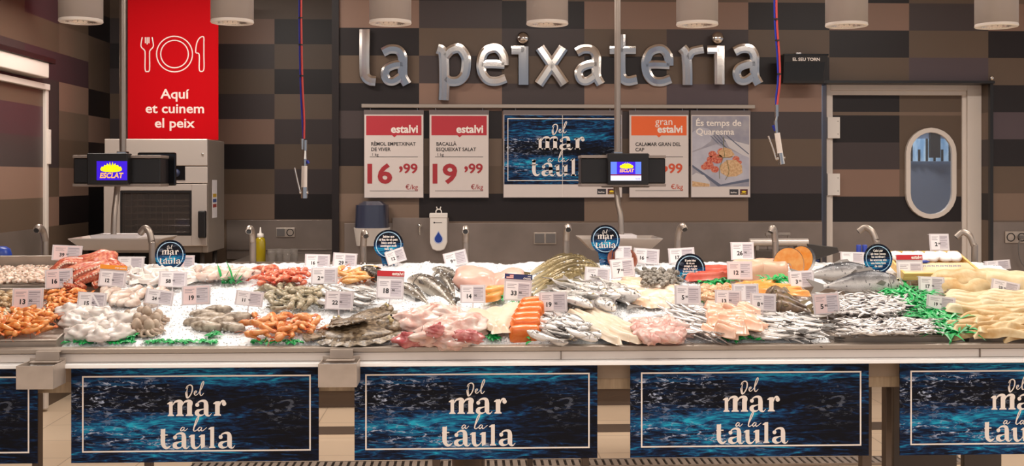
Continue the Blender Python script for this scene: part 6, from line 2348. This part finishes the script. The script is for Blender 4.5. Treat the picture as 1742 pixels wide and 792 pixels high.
# scorpion fish
sp_ = fish('scorpion_fish', .22, .085, .075, M['scorpion'], M['fin_brown'], hprof=[(0, .4), (.08, .75), (.2, 1), (.4, .9), (.65, .55), (.85, .3), (1, .2)], nu=24, nv=14)
S = Scatter(sp_, '', 'scorpion fish', 'scorpion fish')
for px, py, yw, lb in ((1346, 516, 2.8, 'brown scorpion fish in front of the orange trout fillets, nearest the tag reading 5'), (1338, 506, 2.4, 'brown scorpion fish behind the other one, below the orange trout fillets'), (1352, 527, 2.9, 'brown scorpion fish with its head towards the sardine tray')):
    S.put(on(px, py, .035), lie(yw, .8, .15), .9, label=lb)

# trays of tiny fish
an = [fish('sardine', .105, .020, .013, M['f_small'], M['fin_grey'], arc=a_c, detail=False, nu=10, nv=8) for a_c in (.006, -.006, 0)]
S = Scatter(an, 'small silver sardine in the front tray left of the green divider', 'sardine', 'sardines in the front right tray')
heap(S, (1428, 1606, 541, 569), 260, .016, yaw=(-.7, .7), roll=(1.2, 1.8), tilt=.3, layers=2, dome=.022, flip=True)
an = [fish('anchovy', .095, .017, .012, M['f_small'], M['fin_grey'], arc=a_c, detail=False, nu=10, nv=8) for a_c in (.006, -.006, 0)]
S = Scatter(an, 'tiny anchovy in the tray below the whole salmon', 'anchovy', 'anchovies in the tray below the salmon')
heap(S, (1402, 1562, 498, 536), 250, .014, yaw=(-1.2, 1.2), roll=(1.2, 1.8), tilt=.3, layers=2, dome=.02, flip=True)

# dried cod at the right end
dc = [fillet('dried_cod_strip', .30, [(0, .03), (.3, .055), (.7, .05), (1, .025)], .03, M['dry_cod'], k, .28, bend=.045 * (-1) ** k, sag=-.014 * (-1) ** (k // 2), rag=.22, twist=.10) for k in (1, 2, 3, 4)]
S = Scatter(dc, 'tan strip of dried cod in the front tray at the right end', 'dried cod', 'dried cod strips in the front tray')
for i in range(32):
    px, py = 1668 + (i % 4) * 32 + RND.uniform(-8, 8), 530 + (i // 4) * 5.4
    S.put(on(px, py, .022 + .016 * (i % 2)), lie(RND.choice((.3, .15, -.2, .4)) + RND.uniform(-.15, .15), RND.uniform(-.5, .5)), RND.uniform(.8, 1.05))
dl = [fillet('dried_cod_loin', .46, [(0, .04), (.4, .07), (1, .05)], .03, M['dry_cod_pale'], k, .24, sag=.01, rag=.15, twist=.06, bend=.02) for k in (5, 6)]
S = Scatter(dl, 'long pale dried cod loin in the middle tray at the right end', 'dried cod', 'pale dried cod loins')
for i in range(9):
    S.put(on(1690 + (i % 2) * 62 + RND.uniform(-8, 8), 506 + (i // 2) * 6.2, .03), lie(RND.uniform(-.08, .08), RND.uniform(-.25, .25)), RND.uniform(.95, 1.05))
for px, py, L, yw, dh, lb in ((1648, 486, .34, .05, .05, 'thick split dried cod lying rolled beside the wooden fish crate'), (1700, 476, .40, -.2, .07, 'large open dried cod leaning at the back right end'),
                             (1640, 474, .30, .0, .075, 'thick dried cod on top of the rolled one, below the crate'), (1745, 480, .36, -.35, .08, 'large dried cod cut off by the right edge of the picture')):
    t = fillet('split_dried_cod', L, [(0, .05), (.2, .11), (.6, .14), (.9, .09), (1, .04)], .035, M['dry_cod_pale'] if L > .34 else M['dry_cod'], len(lb) % 9, .22, rag=.12)
    t.location, t.rotation_euler = on(px, py, dh), lie(yw, .45)
    tag(t, lb, 'dried cod')
    q = blob('dark_lining', .08, .03, .022, M['dry_skin'], 2, .2)
    q.parent = t
    q.location = (-L * .28, -.045, .012)

for q_ in SCATTERS:
    q_.done()
# ---------------------------------------------------------------- green plastic grass
def grass(label, pts, spread, n, length, group='strips of green plastic grass', up=.6, wdt=.008):
    m = MB()
    o0 = Vector(pts[0])
    line = crom([tuple(p) for p in pts], 10)
    for i in range(n):
        c = Vector(line[RND.randrange(len(line))]) + Vector((RND.uniform(-1, 1), RND.uniform(-1, 1), 0)) * spread
        a = RND.uniform(0, 2 * PI)
        d = Vector((math.cos(a), math.sin(a) , RND.uniform(.1, up) + SL * math.sin(a)))
        l = length * RND.uniform(.7, 1.2)
        s = Vector((-math.sin(a), math.cos(a), 0)) * wdt
        p0, p1, p2 = c, c + d * l * .55, c + d * l - Vector((0, 0, l * .25))
        k = Vector((0, 0, wdt * .45))
        m.add([p - o0 for p in (p0 - s * .5, p0 + s * .5, p1 - s, p1 + s, p2, p1 + k, p0 + k * .6)], [(0, 2, 5, 6), (6, 5, 3, 1), (2, 4, 5), (5, 4, 3), (0, 1, 3, 2), (2, 3, 4)])
    return tag(m.build('plastic_grass', M['green'], None, o0), label, 'plastic grass', group)


def front(px0, px1, label, n, y=582):
    return grass(label, [on(px, y, .004) + Vector((0, .012, 0)) for px in (px0, (px0 * 2 + px1) / 3, (px0 + px1 * 2) / 3, px1)], .010, n, .028, up=.45)


front(112, 228, 'green plastic grass strip at the counter edge below the white cuttlefish', 90)
front(252, 366, 'green plastic grass strip at the counter edge below the grey brown cuttlefish', 90)
front(428, 510, 'green plastic grass strip at the counter edge below the orange scampi', 60)
grass('small green plastic tuft at the end of the strip below the baby octopuses', [on(222, 574, .01), on(226, 570, .012)], .008, 26, .03)
grass('small green plastic tuft at the end of the strip below the grey brown cuttlefish', [on(360, 572, .01), on(366, 568, .012)], .008, 26, .03)
grass('row of green plastic leaves in the ice behind the grey brown cuttlefish', [on(378, 482, .02), on(395, 482, .02), on(412, 483, .02)], .004, 16, .05, up=2.5)
grass('green plastic grass around the octopus at the left', [on(108, 474, .02), on(140, 482, .02), on(172, 470, .02), on(190, 462, .02)], .04, 90, .06)
grass('green plastic grass under the orange salmon portions', [on(878, 512, .02), on(872, 535, .02), on(880, 560, .014), on(900, 580, .008)], .02, 90, .045)
grass('green plastic grass left of the tag with a flag', [on(842, 508, .02), on(852, 506, .024)], .02, 44, .05)
grass('green plastic tuft between the silver fish and the cod loins', [on(1006, 574, .008), on(1012, 570, .008)], .012, 26, .04)
grass('green plastic tuft left of the pink fish pieces', [on(1076, 570, .008), on(1080, 566, .008)], .010, 20, .035)
grass('green plastic grass in front of the pale salmon chunks', [on(1232, 572, .008), on(1245, 576, .008), on(1300, 577, .008)], .014, 50, .04)
grass('green plastic grass under the tuna strips', [on(1192, 478, .012), on(1215, 480, .016), on(1236, 478, .016)], .02, 70, .05)
grass('green plastic grass between the swordfish and the trout fillets', [on(1300, 480, .03), on(1322, 476, .034), on(1338, 478, .03)], .02, 60, .06)
grass('green plastic tuft at the tag reading 13 on the right half', [on(1204, 514, .01), on(1208, 512, .01)], .01, 24, .035)
grass('green plastic grass under the cod halves', [on(832, 572, .006), on(842, 576, .006)], .01, 24, .035)
grass('wide green plastic grass divider between the sardine tray and the dried cod', [on(1530, 494, .02), on(1556, 510, .02), on(1578, 528, .02), on(1596, 548, .02), on(1608, 566, .02)], .055, 760, .115, group=None, wdt=.008, up=.4)


# ---------------------------------------------------------------- price tags
M['tag_red'] = mat('tag_red_header', '#c01c26', 0.45)
M['tag_orange'] = mat('tag_orange_header', '#f0962a', 0.45)
M['tag_navy'] = mat('tag_navy_header', '#202a5c', 0.45)
M['tag_pink'] = mat('pinkish_paper', '#ecd2d0', 0.6)


def price_tag(x0, y0, x1, y1, deg, price, label, header=None, pink=False, Y=None, strip=False):
    cx, cy = (x0 + x1) / 2, (y0 + y1) / 2
    if Y is None:
        Y = on(cx, y1 + 1, .03).y if y1 > 462 else 5.60
    c = at(cx, cy, Y)
    w_ = wpx(x1 - x0, Y) / 2
    h_ = wpx(y1 - y0, Y) / 2
    if abs(deg) > 3:
        k = abs(math.tan(math.radians(deg)))
        w_, h_ = w_ * (1 - .25 * k), max(h_ - w_ * k * .8, h_ * .72)
    r = MB().box((-w_, 0, -h_), (w_, .004, h_)).box((-w_, -.001, -h_), (-w_ * .95, .006, h_)).box((w_ * .95, -.001, -h_), (w_, .006, h_)).box((-w_, .001, h_ - .003), (w_, .02, h_))
    o = tag(r.build('price_tag', M['acrylic'], None, c, Euler((-math.radians(10), math.radians(-deg), RND.uniform(-.12, .12)), 'XYZ'), bev=.0008), label, 'price tag', 'price tags on the fish')
    zb = surf(Y) - .02
    sk = MB().tube([(0, .006, -h_ * .4), (0, .006, -h_ - max(.02, min(.16, (c.z - h_ - zb))))], .0028, 6)
    sk.build('stake', M['acrylic'], o)
    top = h_
    if header:
        hm = {'estalvi': M['tag_red'], 'orange': M['tag_orange'], 'flag': M['tag_navy']}[header]
        hb = h_ * .46
        top = h_ - hb
        hd = MB().box((-w_, -.003, h_ - hb * .8), (w_, -.0005, h_ + .001))
        ho = hd.build('header_strip', hm, o)
        q = MB()
        if header == 'estalvi':
            q.text('estalvi', w_ * .93, h_ - hb * .62, hb * .72, 0, -.0036, 'r', bold=.03)
        elif header == 'orange':
            q.text('gran estalvi', w_ * .93, h_ - hb * .58, hb * .5, 0, -.0036, 'r', bold=.02)
        else:
            q.text('peix', w_ * .9, h_ - hb * .34, hb * .3, 0, -.0036, 'r', bold=.03)
            q.text("d'Alaska", w_ * .9, h_ - hb * .72, hb * .38, 0, -.0036, 'r', bold=.03)
            for i in range(7):
                q.rect(-w_ * .88, h_ - hb * (.72 - i * .085), -w_ * .36, h_ - hb * (.72 - i * .085) + hb * .045 * 1.9, 1 if i % 2 == 0 else 0, -.0034)
            q.rect(-w_ * .88, h_ - hb * .42, -w_ * .64, h_ - hb * .13, 2, -.0037)
        q.build('header_print', [M['white_ink'], M['tag_red'], M['tag_navy']], ho)
    cw_, ct = w_ * .88, top - h_ * .1
    cb = -h_ * .9
    ch_ = ct - cb
    m = MB().rect(-cw_, cb, cw_, ct, 0, -.0012)
    m.rect(cw_ * .02, cb + ch_ * .06, cw_ * .96, ct - ch_ * .06, 1, -.0015)
    for i, (f0, ln_) in enumerate(((.14, .8), (.22, .6), (.33, .7))):
        z_ = ct - ch_ * f0
        m.rect(-cw_ * .88, z_ - ch_ * .028, -cw_ * .88 + cw_ * ln_ * .95, z_, 2, -.0016)
    for i in range(6):
        z_ = ct - ch_ * (.14 + .12 * i)
        m.rect(cw_ * .08, z_ - ch_ * (.05 if i == 0 else .028), cw_ * (.9 if i % 2 == 0 else .7), z_, 2 if i % 3 else 3, -.0018)
    m.build('printed_card', [M['tag_pink'] if pink else M['paper'], M['ink_block'], M['ink_soft'], M['ink_soft']], o)
    if price:
        q = MB()
        q.text(price, -cw_ * .55, cb + ch_ * .24, ch_ * .35, 0, -.002, 'l', bold=.035)
        nx_ = len(price) * .64 * ch_ * .35
        q.text('90', -cw_ * .55 + nx_, cb + ch_ * .34, ch_ * .17, 0, -.002, 'l', bold=.02)
        q.build('price', M['ink'], o)
    if strip:
        MB().stroke([(0, h_ * .8), (w_ * .3, h_ * .1), (w_ * .75, -h_ * 1.0)], .008, 0, -.003).build('white_strap', M['paper'], o)
    return o


TAGS = [
    ((90, 417, 138, 443), -3, '39', 'price tag reading 39 behind the octopus at the far left', dict(pink=True, Y=5.47)),
    ((77, 456, 123, 491), 4, '16', 'pinkish price tag reading 16 in front of the peeled shrimps', dict(pink=True)),
    ((22, 490, 72, 526), 0, '13', 'price tag reading 13 over the front left prawns', dict(pink=True)),
    ((132, 497, 180, 527), -3, '15', 'price tag reading 15 with a white strap across it', dict(strip=True)),
    ((168, 450, 215, 489), -4, '12', 'price tag with an orange header right of the octopus', dict(header='orange')),
    ((200, 436, 245, 459), 0, '', 'price tag at the back edge right of the octopus', {}),
    ((296, 434, 330, 461), 0, '', 'price tag half hidden by the first round sign', dict(pink=True)),
    ((271, 461, 317, 488), -2, '58', 'price tag reading 58 just below the first round sign', {}),
    ((247, 490, 295, 520), -8, '24', 'tilted price tag reading 24 above the baby octopuses', {}),
    ((309, 485, 358, 518), 3, '19', 'price tag reading 19 above the grey brown cuttlefish', dict(pink=True)),
    ((400, 493, 448, 522), -6, '11', 'tilted price tag reading 11 left of the grey prawns', {}),
    ((519, 432, 561, 456), -2, '16', 'price tag reading 16 at the back behind the red prawns', {}),
    ((566, 430, 607, 457), -3, '29', 'price tag reading 29 at the back, right of the tag reading 16', {}),
    ((529, 455, 574, 483), 0, '2', 'price tag reading 2 right of the red prawns', {}),
    ((553, 495, 601, 526), -2, '22', 'price tag reading 22 above the dark turbot', {}),
    ((641, 461, 687, 508), -2, '18', 'price tag with a red estalvi header left of the dark fish', dict(header='estalvi')),
    ((655, 419, 691, 452), 18, '12', 'steeply tilted price tag in front of the second round sign', {}),
    ((754, 423, 796, 456), 13, '9', 'tilted price tag reading 9 below the soap dispenser', {}),
    ((785, 455, 828, 482), 5, '33', 'white price tag reading 33 on the pink ray piece', {}),
    ((783, 484, 826, 515), 0, '14', 'price tag reading 14 at the tails of the dark fish', {}),
    ((857, 465, 905, 513), -4, '33', 'price tag with a dark blue header and a small flag', dict(header='flag')),
    ((917, 496, 965, 530), 2, '19', 'price tag reading 19 right of the orange salmon portions', {}),
    ((994, 453, 1038, 480), -5, '2', 'white price tag reading 2 on the spotted silver fish', {}),
    ((1001, 496, 1047, 528), -2, '11', 'price tag reading 11 in front of the spotted silver fish', {}),
    ((1038, 438, 1080, 474), 5, '7', 'price tag reading 7 right of the round sign on a stem', {}),
    ((1046, 418, 1075, 440), 0, '', 'price tag mostly hidden by the third round sign', {}),
    ((1077, 421, 1122, 450), -4, '16', 'price tag reading 16 at the back below the weighing pan', {}),
    ((1137, 421, 1182, 447), 3, '17', 'price tag reading 17 at the back behind the fourth round sign', {}),
    ((1147, 485, 1193, 518), -2, '5', 'price tag below the fourth round sign', {}),
    ((1243, 411, 1283, 442), 0, '26', 'price tag reading 26 in front of the film roll', {}),
    ((1237, 444, 1280, 475), 0, '12', 'pink price tag left of the swordfish', dict(pink=True)),
    ((1245, 482, 1291, 512), 0, '', 'price tag standing behind the tags reading 13 and 8', {}),
    ((1216, 493, 1262, 523), -2, '13', 'price tag reading 13 above the pale salmon chunks', {}),
    ((1275, 497, 1322, 530), -4, '8', 'price tag reading 8 below the trout fillets', {}),
    ((1341, 460, 1386, 489), 3, '3', 'white price tag reading 3 in front of the whole salmon', {}),
    ((1383, 498, 1429, 534), 3, '5', 'price tag reading 5 at the corner of the anchovy tray', dict(pink=True)),
    ((1429, 428, 1472, 447), -2, '', 'white price tag at the back left of the fifth round sign', {}),
    ((1525, 433, 1571, 478), 0, '19', 'price tag with a red estalvi header in front of the wooden crate', dict(header='estalvi')),
    ((1581, 397, 1615, 426), 0, '2', 'price tag reading 2 standing on the wooden crate', {}),
    ((1562, 470, 1608, 497), -3, '17', 'price tag reading 17 at the top of the green divider', {}),
    ((1575, 500, 1627, 530), -8, '19', 'tilted price tag lying on the green divider', {}),
    ((1685, 473, 1736, 503), -12, '23', 'tilted price tag reading 23 on the dried cod', {}),
    ((1675, 441, 1720, 460), 4, '17', 'price tag behind the large open dried cod at the right end', {}),
]
for bx, dg_, pr, lb, kw in TAGS:
    price_tag(*bx, dg_, pr, lb, **kw)


# ---------------------------------------------------------------- round blue signs
def round_sign(px, py, r, label, lines, Y, stem=None):
    c = at(px, py, Y)
    k = Y / F
    R_ = r * k
    n = 40
    t = thing('round_sign', label, 'sign', c, (-.06, 0, RND.uniform(-.05, .05)), 'round blue signs')
    V = [(R_ * math.cos(2 * PI * i / n), 0, R_ * math.sin(2 * PI * i / n)) for i in range(n)]
    V += [(x, .004, z) for x, y_, z in V]
    MB().add(V, [tuple(range(n))[::-1][::-1], tuple(range(n, 2 * n))[::-1]] + [(i, n + i, n + (i + 1) % n, (i + 1) % n) for i in range(n)]).build('disc', M['sea'], t)
    MB().ring(0, 0, R_ * .87, R_ * .05, 0, -.0008).build('ring_line', M['sign_ring'], t)
    sb_ = stem or r + 14
    zb = -sb_ * k
    MB().add([(-R_ * .52, 0, -R_ * .82), (R_ * .52, 0, -R_ * .82), (R_ * .34, 0, zb), (-R_ * .34, 0, zb), (-R_ * .52, .004, -R_ * .82), (R_ * .52, .004, -R_ * .82), (R_ * .34, .004, zb), (-R_ * .34, .004, zb)],
             [(0, 3, 2, 1), (4, 5, 6, 7), (0, 1, 5, 4), (1, 2, 6, 5), (2, 3, 7, 6), (3, 0, 4, 7)]).build('stem', M['sea'], t)
    m = MB()
    if lines is None:
        sea_logo(m, 0, 0.02 * R_, R_ / 560, 0, -.0012)
    else:
        h = 1.25 * R_ / max(6, len(lines))
        z = len(lines) * h / 2 - h * .75
        for ln_ in lines:
            m.text(ln_, 0, z, h * 1.0, 0, -.0012, 'c', bold=.035, sx=.88)
            z -= h
    m.build('lettering', M['white_ink'], t)
    return t


M['sign_ring'] = mat('pale_blue_line', '#a9cbe4', 0.4)
round_sign(289.5, 433.5, 25.5, 'round blue sign with the sea logo in front of the oven', None, 5.50, 36)
round_sign(661, 415.5, 25, 'round blue sign with writing below the towel dispenser', ['Sabies que', 'el lluç és un peix', 'blanc amb un', 'contingut molt', 'baix en', 'greix?'], 5.62, 42)
round_sign(1030, 407, 25, 'round blue sign with the sea logo on a stem in front of the weighing pan', None, 5.60, 52)
round_sign(1174.5, 457, 26, 'round blue sign with writing beside the tuna strips', ['El peix blau', 'és ric en', 'omega-3, que', 'ajuda a regular', 'la circulació i és', 'beneficiós per al', 'nostre cor'], 5.30, 34)
round_sign(1494, 439.5, 25.5, 'round blue sign with writing on a wide stem in front of the whole salmon', ['Calci per', 'als teus ossos:', 'les sardines i', 'les anxoves són', 'una bona font', 'de calci'], 5.20, 49)

# ---------------------------------------------------------------- taps behind the display
FAUC = [(77, 384, -2, 2, -.10, 'leftmost steel tap, behind the rear tray of peeled shrimps'), (259, 387, -22, 6, .02, 'steel tap left of the first round sign'), (430, 386, 0, 2, -.10, 'steel tap in front of the oil bottle'),
         (618, 393, 7, 3, -.08, 'steel tap below the towel dispenser'), (792, 386, 0, 2, -.10, 'steel tap right of the soap dispenser'), (963, 383, 1, 2, -.10, 'steel tap left of the third round sign'),
         (1153, 382, 7, 3, -.08, 'steel tap behind the fourth round sign'), (1319, 386, -10, 4, -.02, 'steel tap in front of the film roll'), (1491, 386, -24, 4, .06, 'steel tap behind the fifth round sign'),
         (1658, 394, -25, 6, .05, 'rightmost steel tap, behind the wooden crate')]
for px, ytop, dx, dy, dd, lb in FAUC:
    Y = 5.74
    b = at(px, 460, Y)
    tp = at(px, ytop, Y)
    t = thing('tap', lb, 'tap', (b.x, Y, 1.085), (0, 0, 0), 'steel taps along the counter')
    hz = tp.z - 1.085
    ex, ez = wpx(dx, Y), -wpx(dy, Y)
    a = crom([(0, 0, 0), (0, 0, hz * .6), (ex * .04, dd * .03, hz - .07), (ex * .25, dd * .3, hz - .022), (ex * .62, dd * .75, hz - .003), (ex, dd, hz + ez - .012)], 6)
    MB().tube(a, wpx(5.6, Y), 14).build('pipe', M['steel'], t)
    e, d = Vector(a[-1]), (Vector(a[-1]) - Vector(a[-2])).normalized()
    MB().tube([e - d * .004, e + d * .004], wpx(4.2, Y), 12).build('outlet', M['black'], t)
    MB().lathe([(0, 0), (.03, 0), (.03, .01), (.018, .018), (.018, .03), (0, .03)], 18).build('base', M['chrome'], t)

# ---------------------------------------------------------------- wooden crate with wrapped fish
M['wood'] = mat('pale_yellow_wood', '#e8c27c', 0.5, col2='#d9a95c', nscale=6, stretch=(1, 14, 14))
c0 = on(1608, 474, .055)
k = c0.y / F
t = thing('fish_crate', 'shallow pale wooden crate with white wrapped packets at the back right', 'crate', (at(1605, 470, c0.y).x, c0.y, c0.z), lie(.0, 0, 0, ALPHA + .10))
hw, dp, hh = 70 * k, .30, .028
m = MB().box((-hw, 0, 0), (hw, .012, hh)).box((-hw, dp - .012, 0), (hw, dp, hh)).box((-hw, .012, 0), (-hw + .012, dp - .012, hh)).box((hw - .012, .012, 0), (hw, dp - .012, hh)).box((-hw, 0, -.006), (hw, dp, 0))
m.build('crate', M['wood'], t, bev=.001)
cr_paper = MB().box((-hw + .012, .014, hh - .012), (hw - .014, dp * .5, hh - .004))
MB().text('COMPRAR', .02, 0, .042, 0, 0, 'c', bold=.0, sx=1.25) if False else None
pp_ = cr_paper.build('cover_sheet', M['dry_cod_pale'], t)
sc_b = MB()
rnd2 = random.Random(4)
for i in range(9):
    x = -.06 + i * .021
    sc_b.stroke([(x, .0), (x + .006, .016), (x + .012, .004), (x + .016, .018)], .0025, 0, 0)
sv = sc_b.v
sc_b.v = [(x, .095 + z + .1 * (x > 9), hh - .0032) for x, y_, z in sv]
sc_b.build('blue_scribble', mat('blue_pen', '#3a3f8c', 0.5), pp_)
M['blue_tape'] = mat('blue_wrapper_print', '#2a3f9e', 0.4)
pk = blob('wrapped_packet', .07, .10, .036, M['paper'], 2, .08, 3, 16, 10, power=.7)
for i in range(6):
    o = pk if i == 0 else copy_tree(pk)
    loc = Vector((-hw + .05 + i * (2 * hw - .1) / 5, dp * .74, hh))
    o.location = t.matrix_basis @ loc if False else (Matrix.Translation(t.location) @ t.rotation_euler.to_matrix().to_4x4()) @ loc
    o.rotation_euler = lie(.3 * (-1) ** i, 0, 0, ALPHA + .1)
    tag(o, 'white wrapped packet lying in the wooden crate', 'packet', 'packets in the wooden crate')
p_ = on(1585, 452, .09)
q = MB().tube([(-.06, 0, 0), (.06, 0, 0)], .007, 10).tube([(.06, 0, 0), (.075, 0, 0)], [.006, .001], 10)
tag(q.build('blue_marker', M['blue_tape'], None, (Matrix.Translation(t.location) @ t.rotation_euler.to_matrix().to_4x4()) @ Vector((-.085, .14, hh + .003)), lie(.08, 0, 0, ALPHA + .1)), 'blue marker pen lying on the wooden crate', 'marker')
# two blue bottle caps behind the salmon
for px, lb in ((1461, 'small blue capped bottle behind the salmon, left of the two'), (1471, 'small blue capped bottle behind the salmon, half hidden by the round sign')):
    p = at(px, 427, 5.72)
    t = thing('small_bottle', lb, 'bottle', (p.x, 5.72, 1.085), group='blue capped bottles')
    h = at(px, 416, 5.72).z - 1.085
    MB().lathe([(0, 0), (.014, 0), (.015, .004), (.015, h * .5), (.009, h * .6), (.009, h * .62), (0, h * .62)], 16).build('bottle', M['white_plastic'], t)
    MB().lathe([(.013, h * .5), (.013, h - .004), (.011, h), (0, h)], 16).build('cap', M['blue_tape'], t)
p = at(1386, 433, 5.72)
tag(MB().box((-.028, 0, 0), (.028, .04, .05)).box((-.02, -.004, .012), (.02, .001, .04), 1).build('label_printer', [M['black'], M['tag_navy']], None, (p.x, 5.71, 1.085), bev=.004), 'small dark device standing behind the whole salmon', 'device')
# brown bowl rim behind the tag reading 7
p = at(1058, 445, 5.58)
ob = MB().lathe([(.03, -.06), (.055, -.01), (.072, .02), (.076, .024), (.07, .022), (.05, -.008), (0, -.04)], 28)
tag(ob.build('brown_bowl', mat('brown_glazed_bowl', '#7a3f2c', 0.3), None, p, (.9, 0, 0)), 'tilted red brown bowl behind the price tag reading 7', 'bowl')

# ---------------------------------------------------------------- the ice itself
im = MB()
im.grid(lambda u, v: (IX0 + (IX1 - IX0) * u, 4.478 + (5.655 - 4.478) * v, ice_h(IX0 + (IX1 - IX0) * u, 4.478 + (5.655 - 4.478) * v)), nx, ny)


def chunk(x, y, z, s):
    R_ = Matrix.Translation((x, y, z)) @ Euler((RND.uniform(0, 6), RND.uniform(0, 6), RND.uniform(0, 6))).to_matrix().to_4x4()
    a, b, c = s, s * RND.uniform(.6, 1), s * RND.uniform(.5, .9)
    im.add([(a, 0, 0), (0, b, 0), (-a, 0, 0), (0, -b, 0), (0, 0, c), (0, 0, -c)], [(0, 1, 4), (1, 2, 4), (2, 3, 4), (3, 0, 4), (1, 0, 5), (2, 1, 5), (3, 2, 5), (0, 3, 5)], 0, False, R_)


for i in range(9000):
    x, y = RND.uniform(-1.75, 1.75), RND.uniform(4.485, 5.62)
    if in_tray(x, y):
        continue
    s = RND.uniform(0.003, 0.008)
    z = ice_h(x, y) + s * 0.25
    chunk(x, y, z, s)
# ice scattered over the fish itself
bpy.context.view_layer.update()
for names, share in ICED:
    for o in list(COL.objects):
        if o.type == 'MESH' and (o if o.parent is None else o.parent).name.split('.')[0] in names and (o.parent is None or o.parent.type == 'EMPTY'):
            mw, mn = o.matrix_world, o.matrix_world.to_3x3()
            for v in o.data.vertices:
                if RND.random() < share and (mn @ v.normal).normalized().z > .25:
                    q = mw @ (v.co + v.normal * .001)
                    for _ in range(2):
                        chunk(q.x + RND.uniform(-.006, .006), q.y + RND.uniform(-.006, .006), q.z, RND.uniform(.0025, .006))
ice = tag(im.build('crushed_ice', M['ice']), 'crushed white ice spread over the whole counter', 'ice')
ice['kind'] = 'stuff'
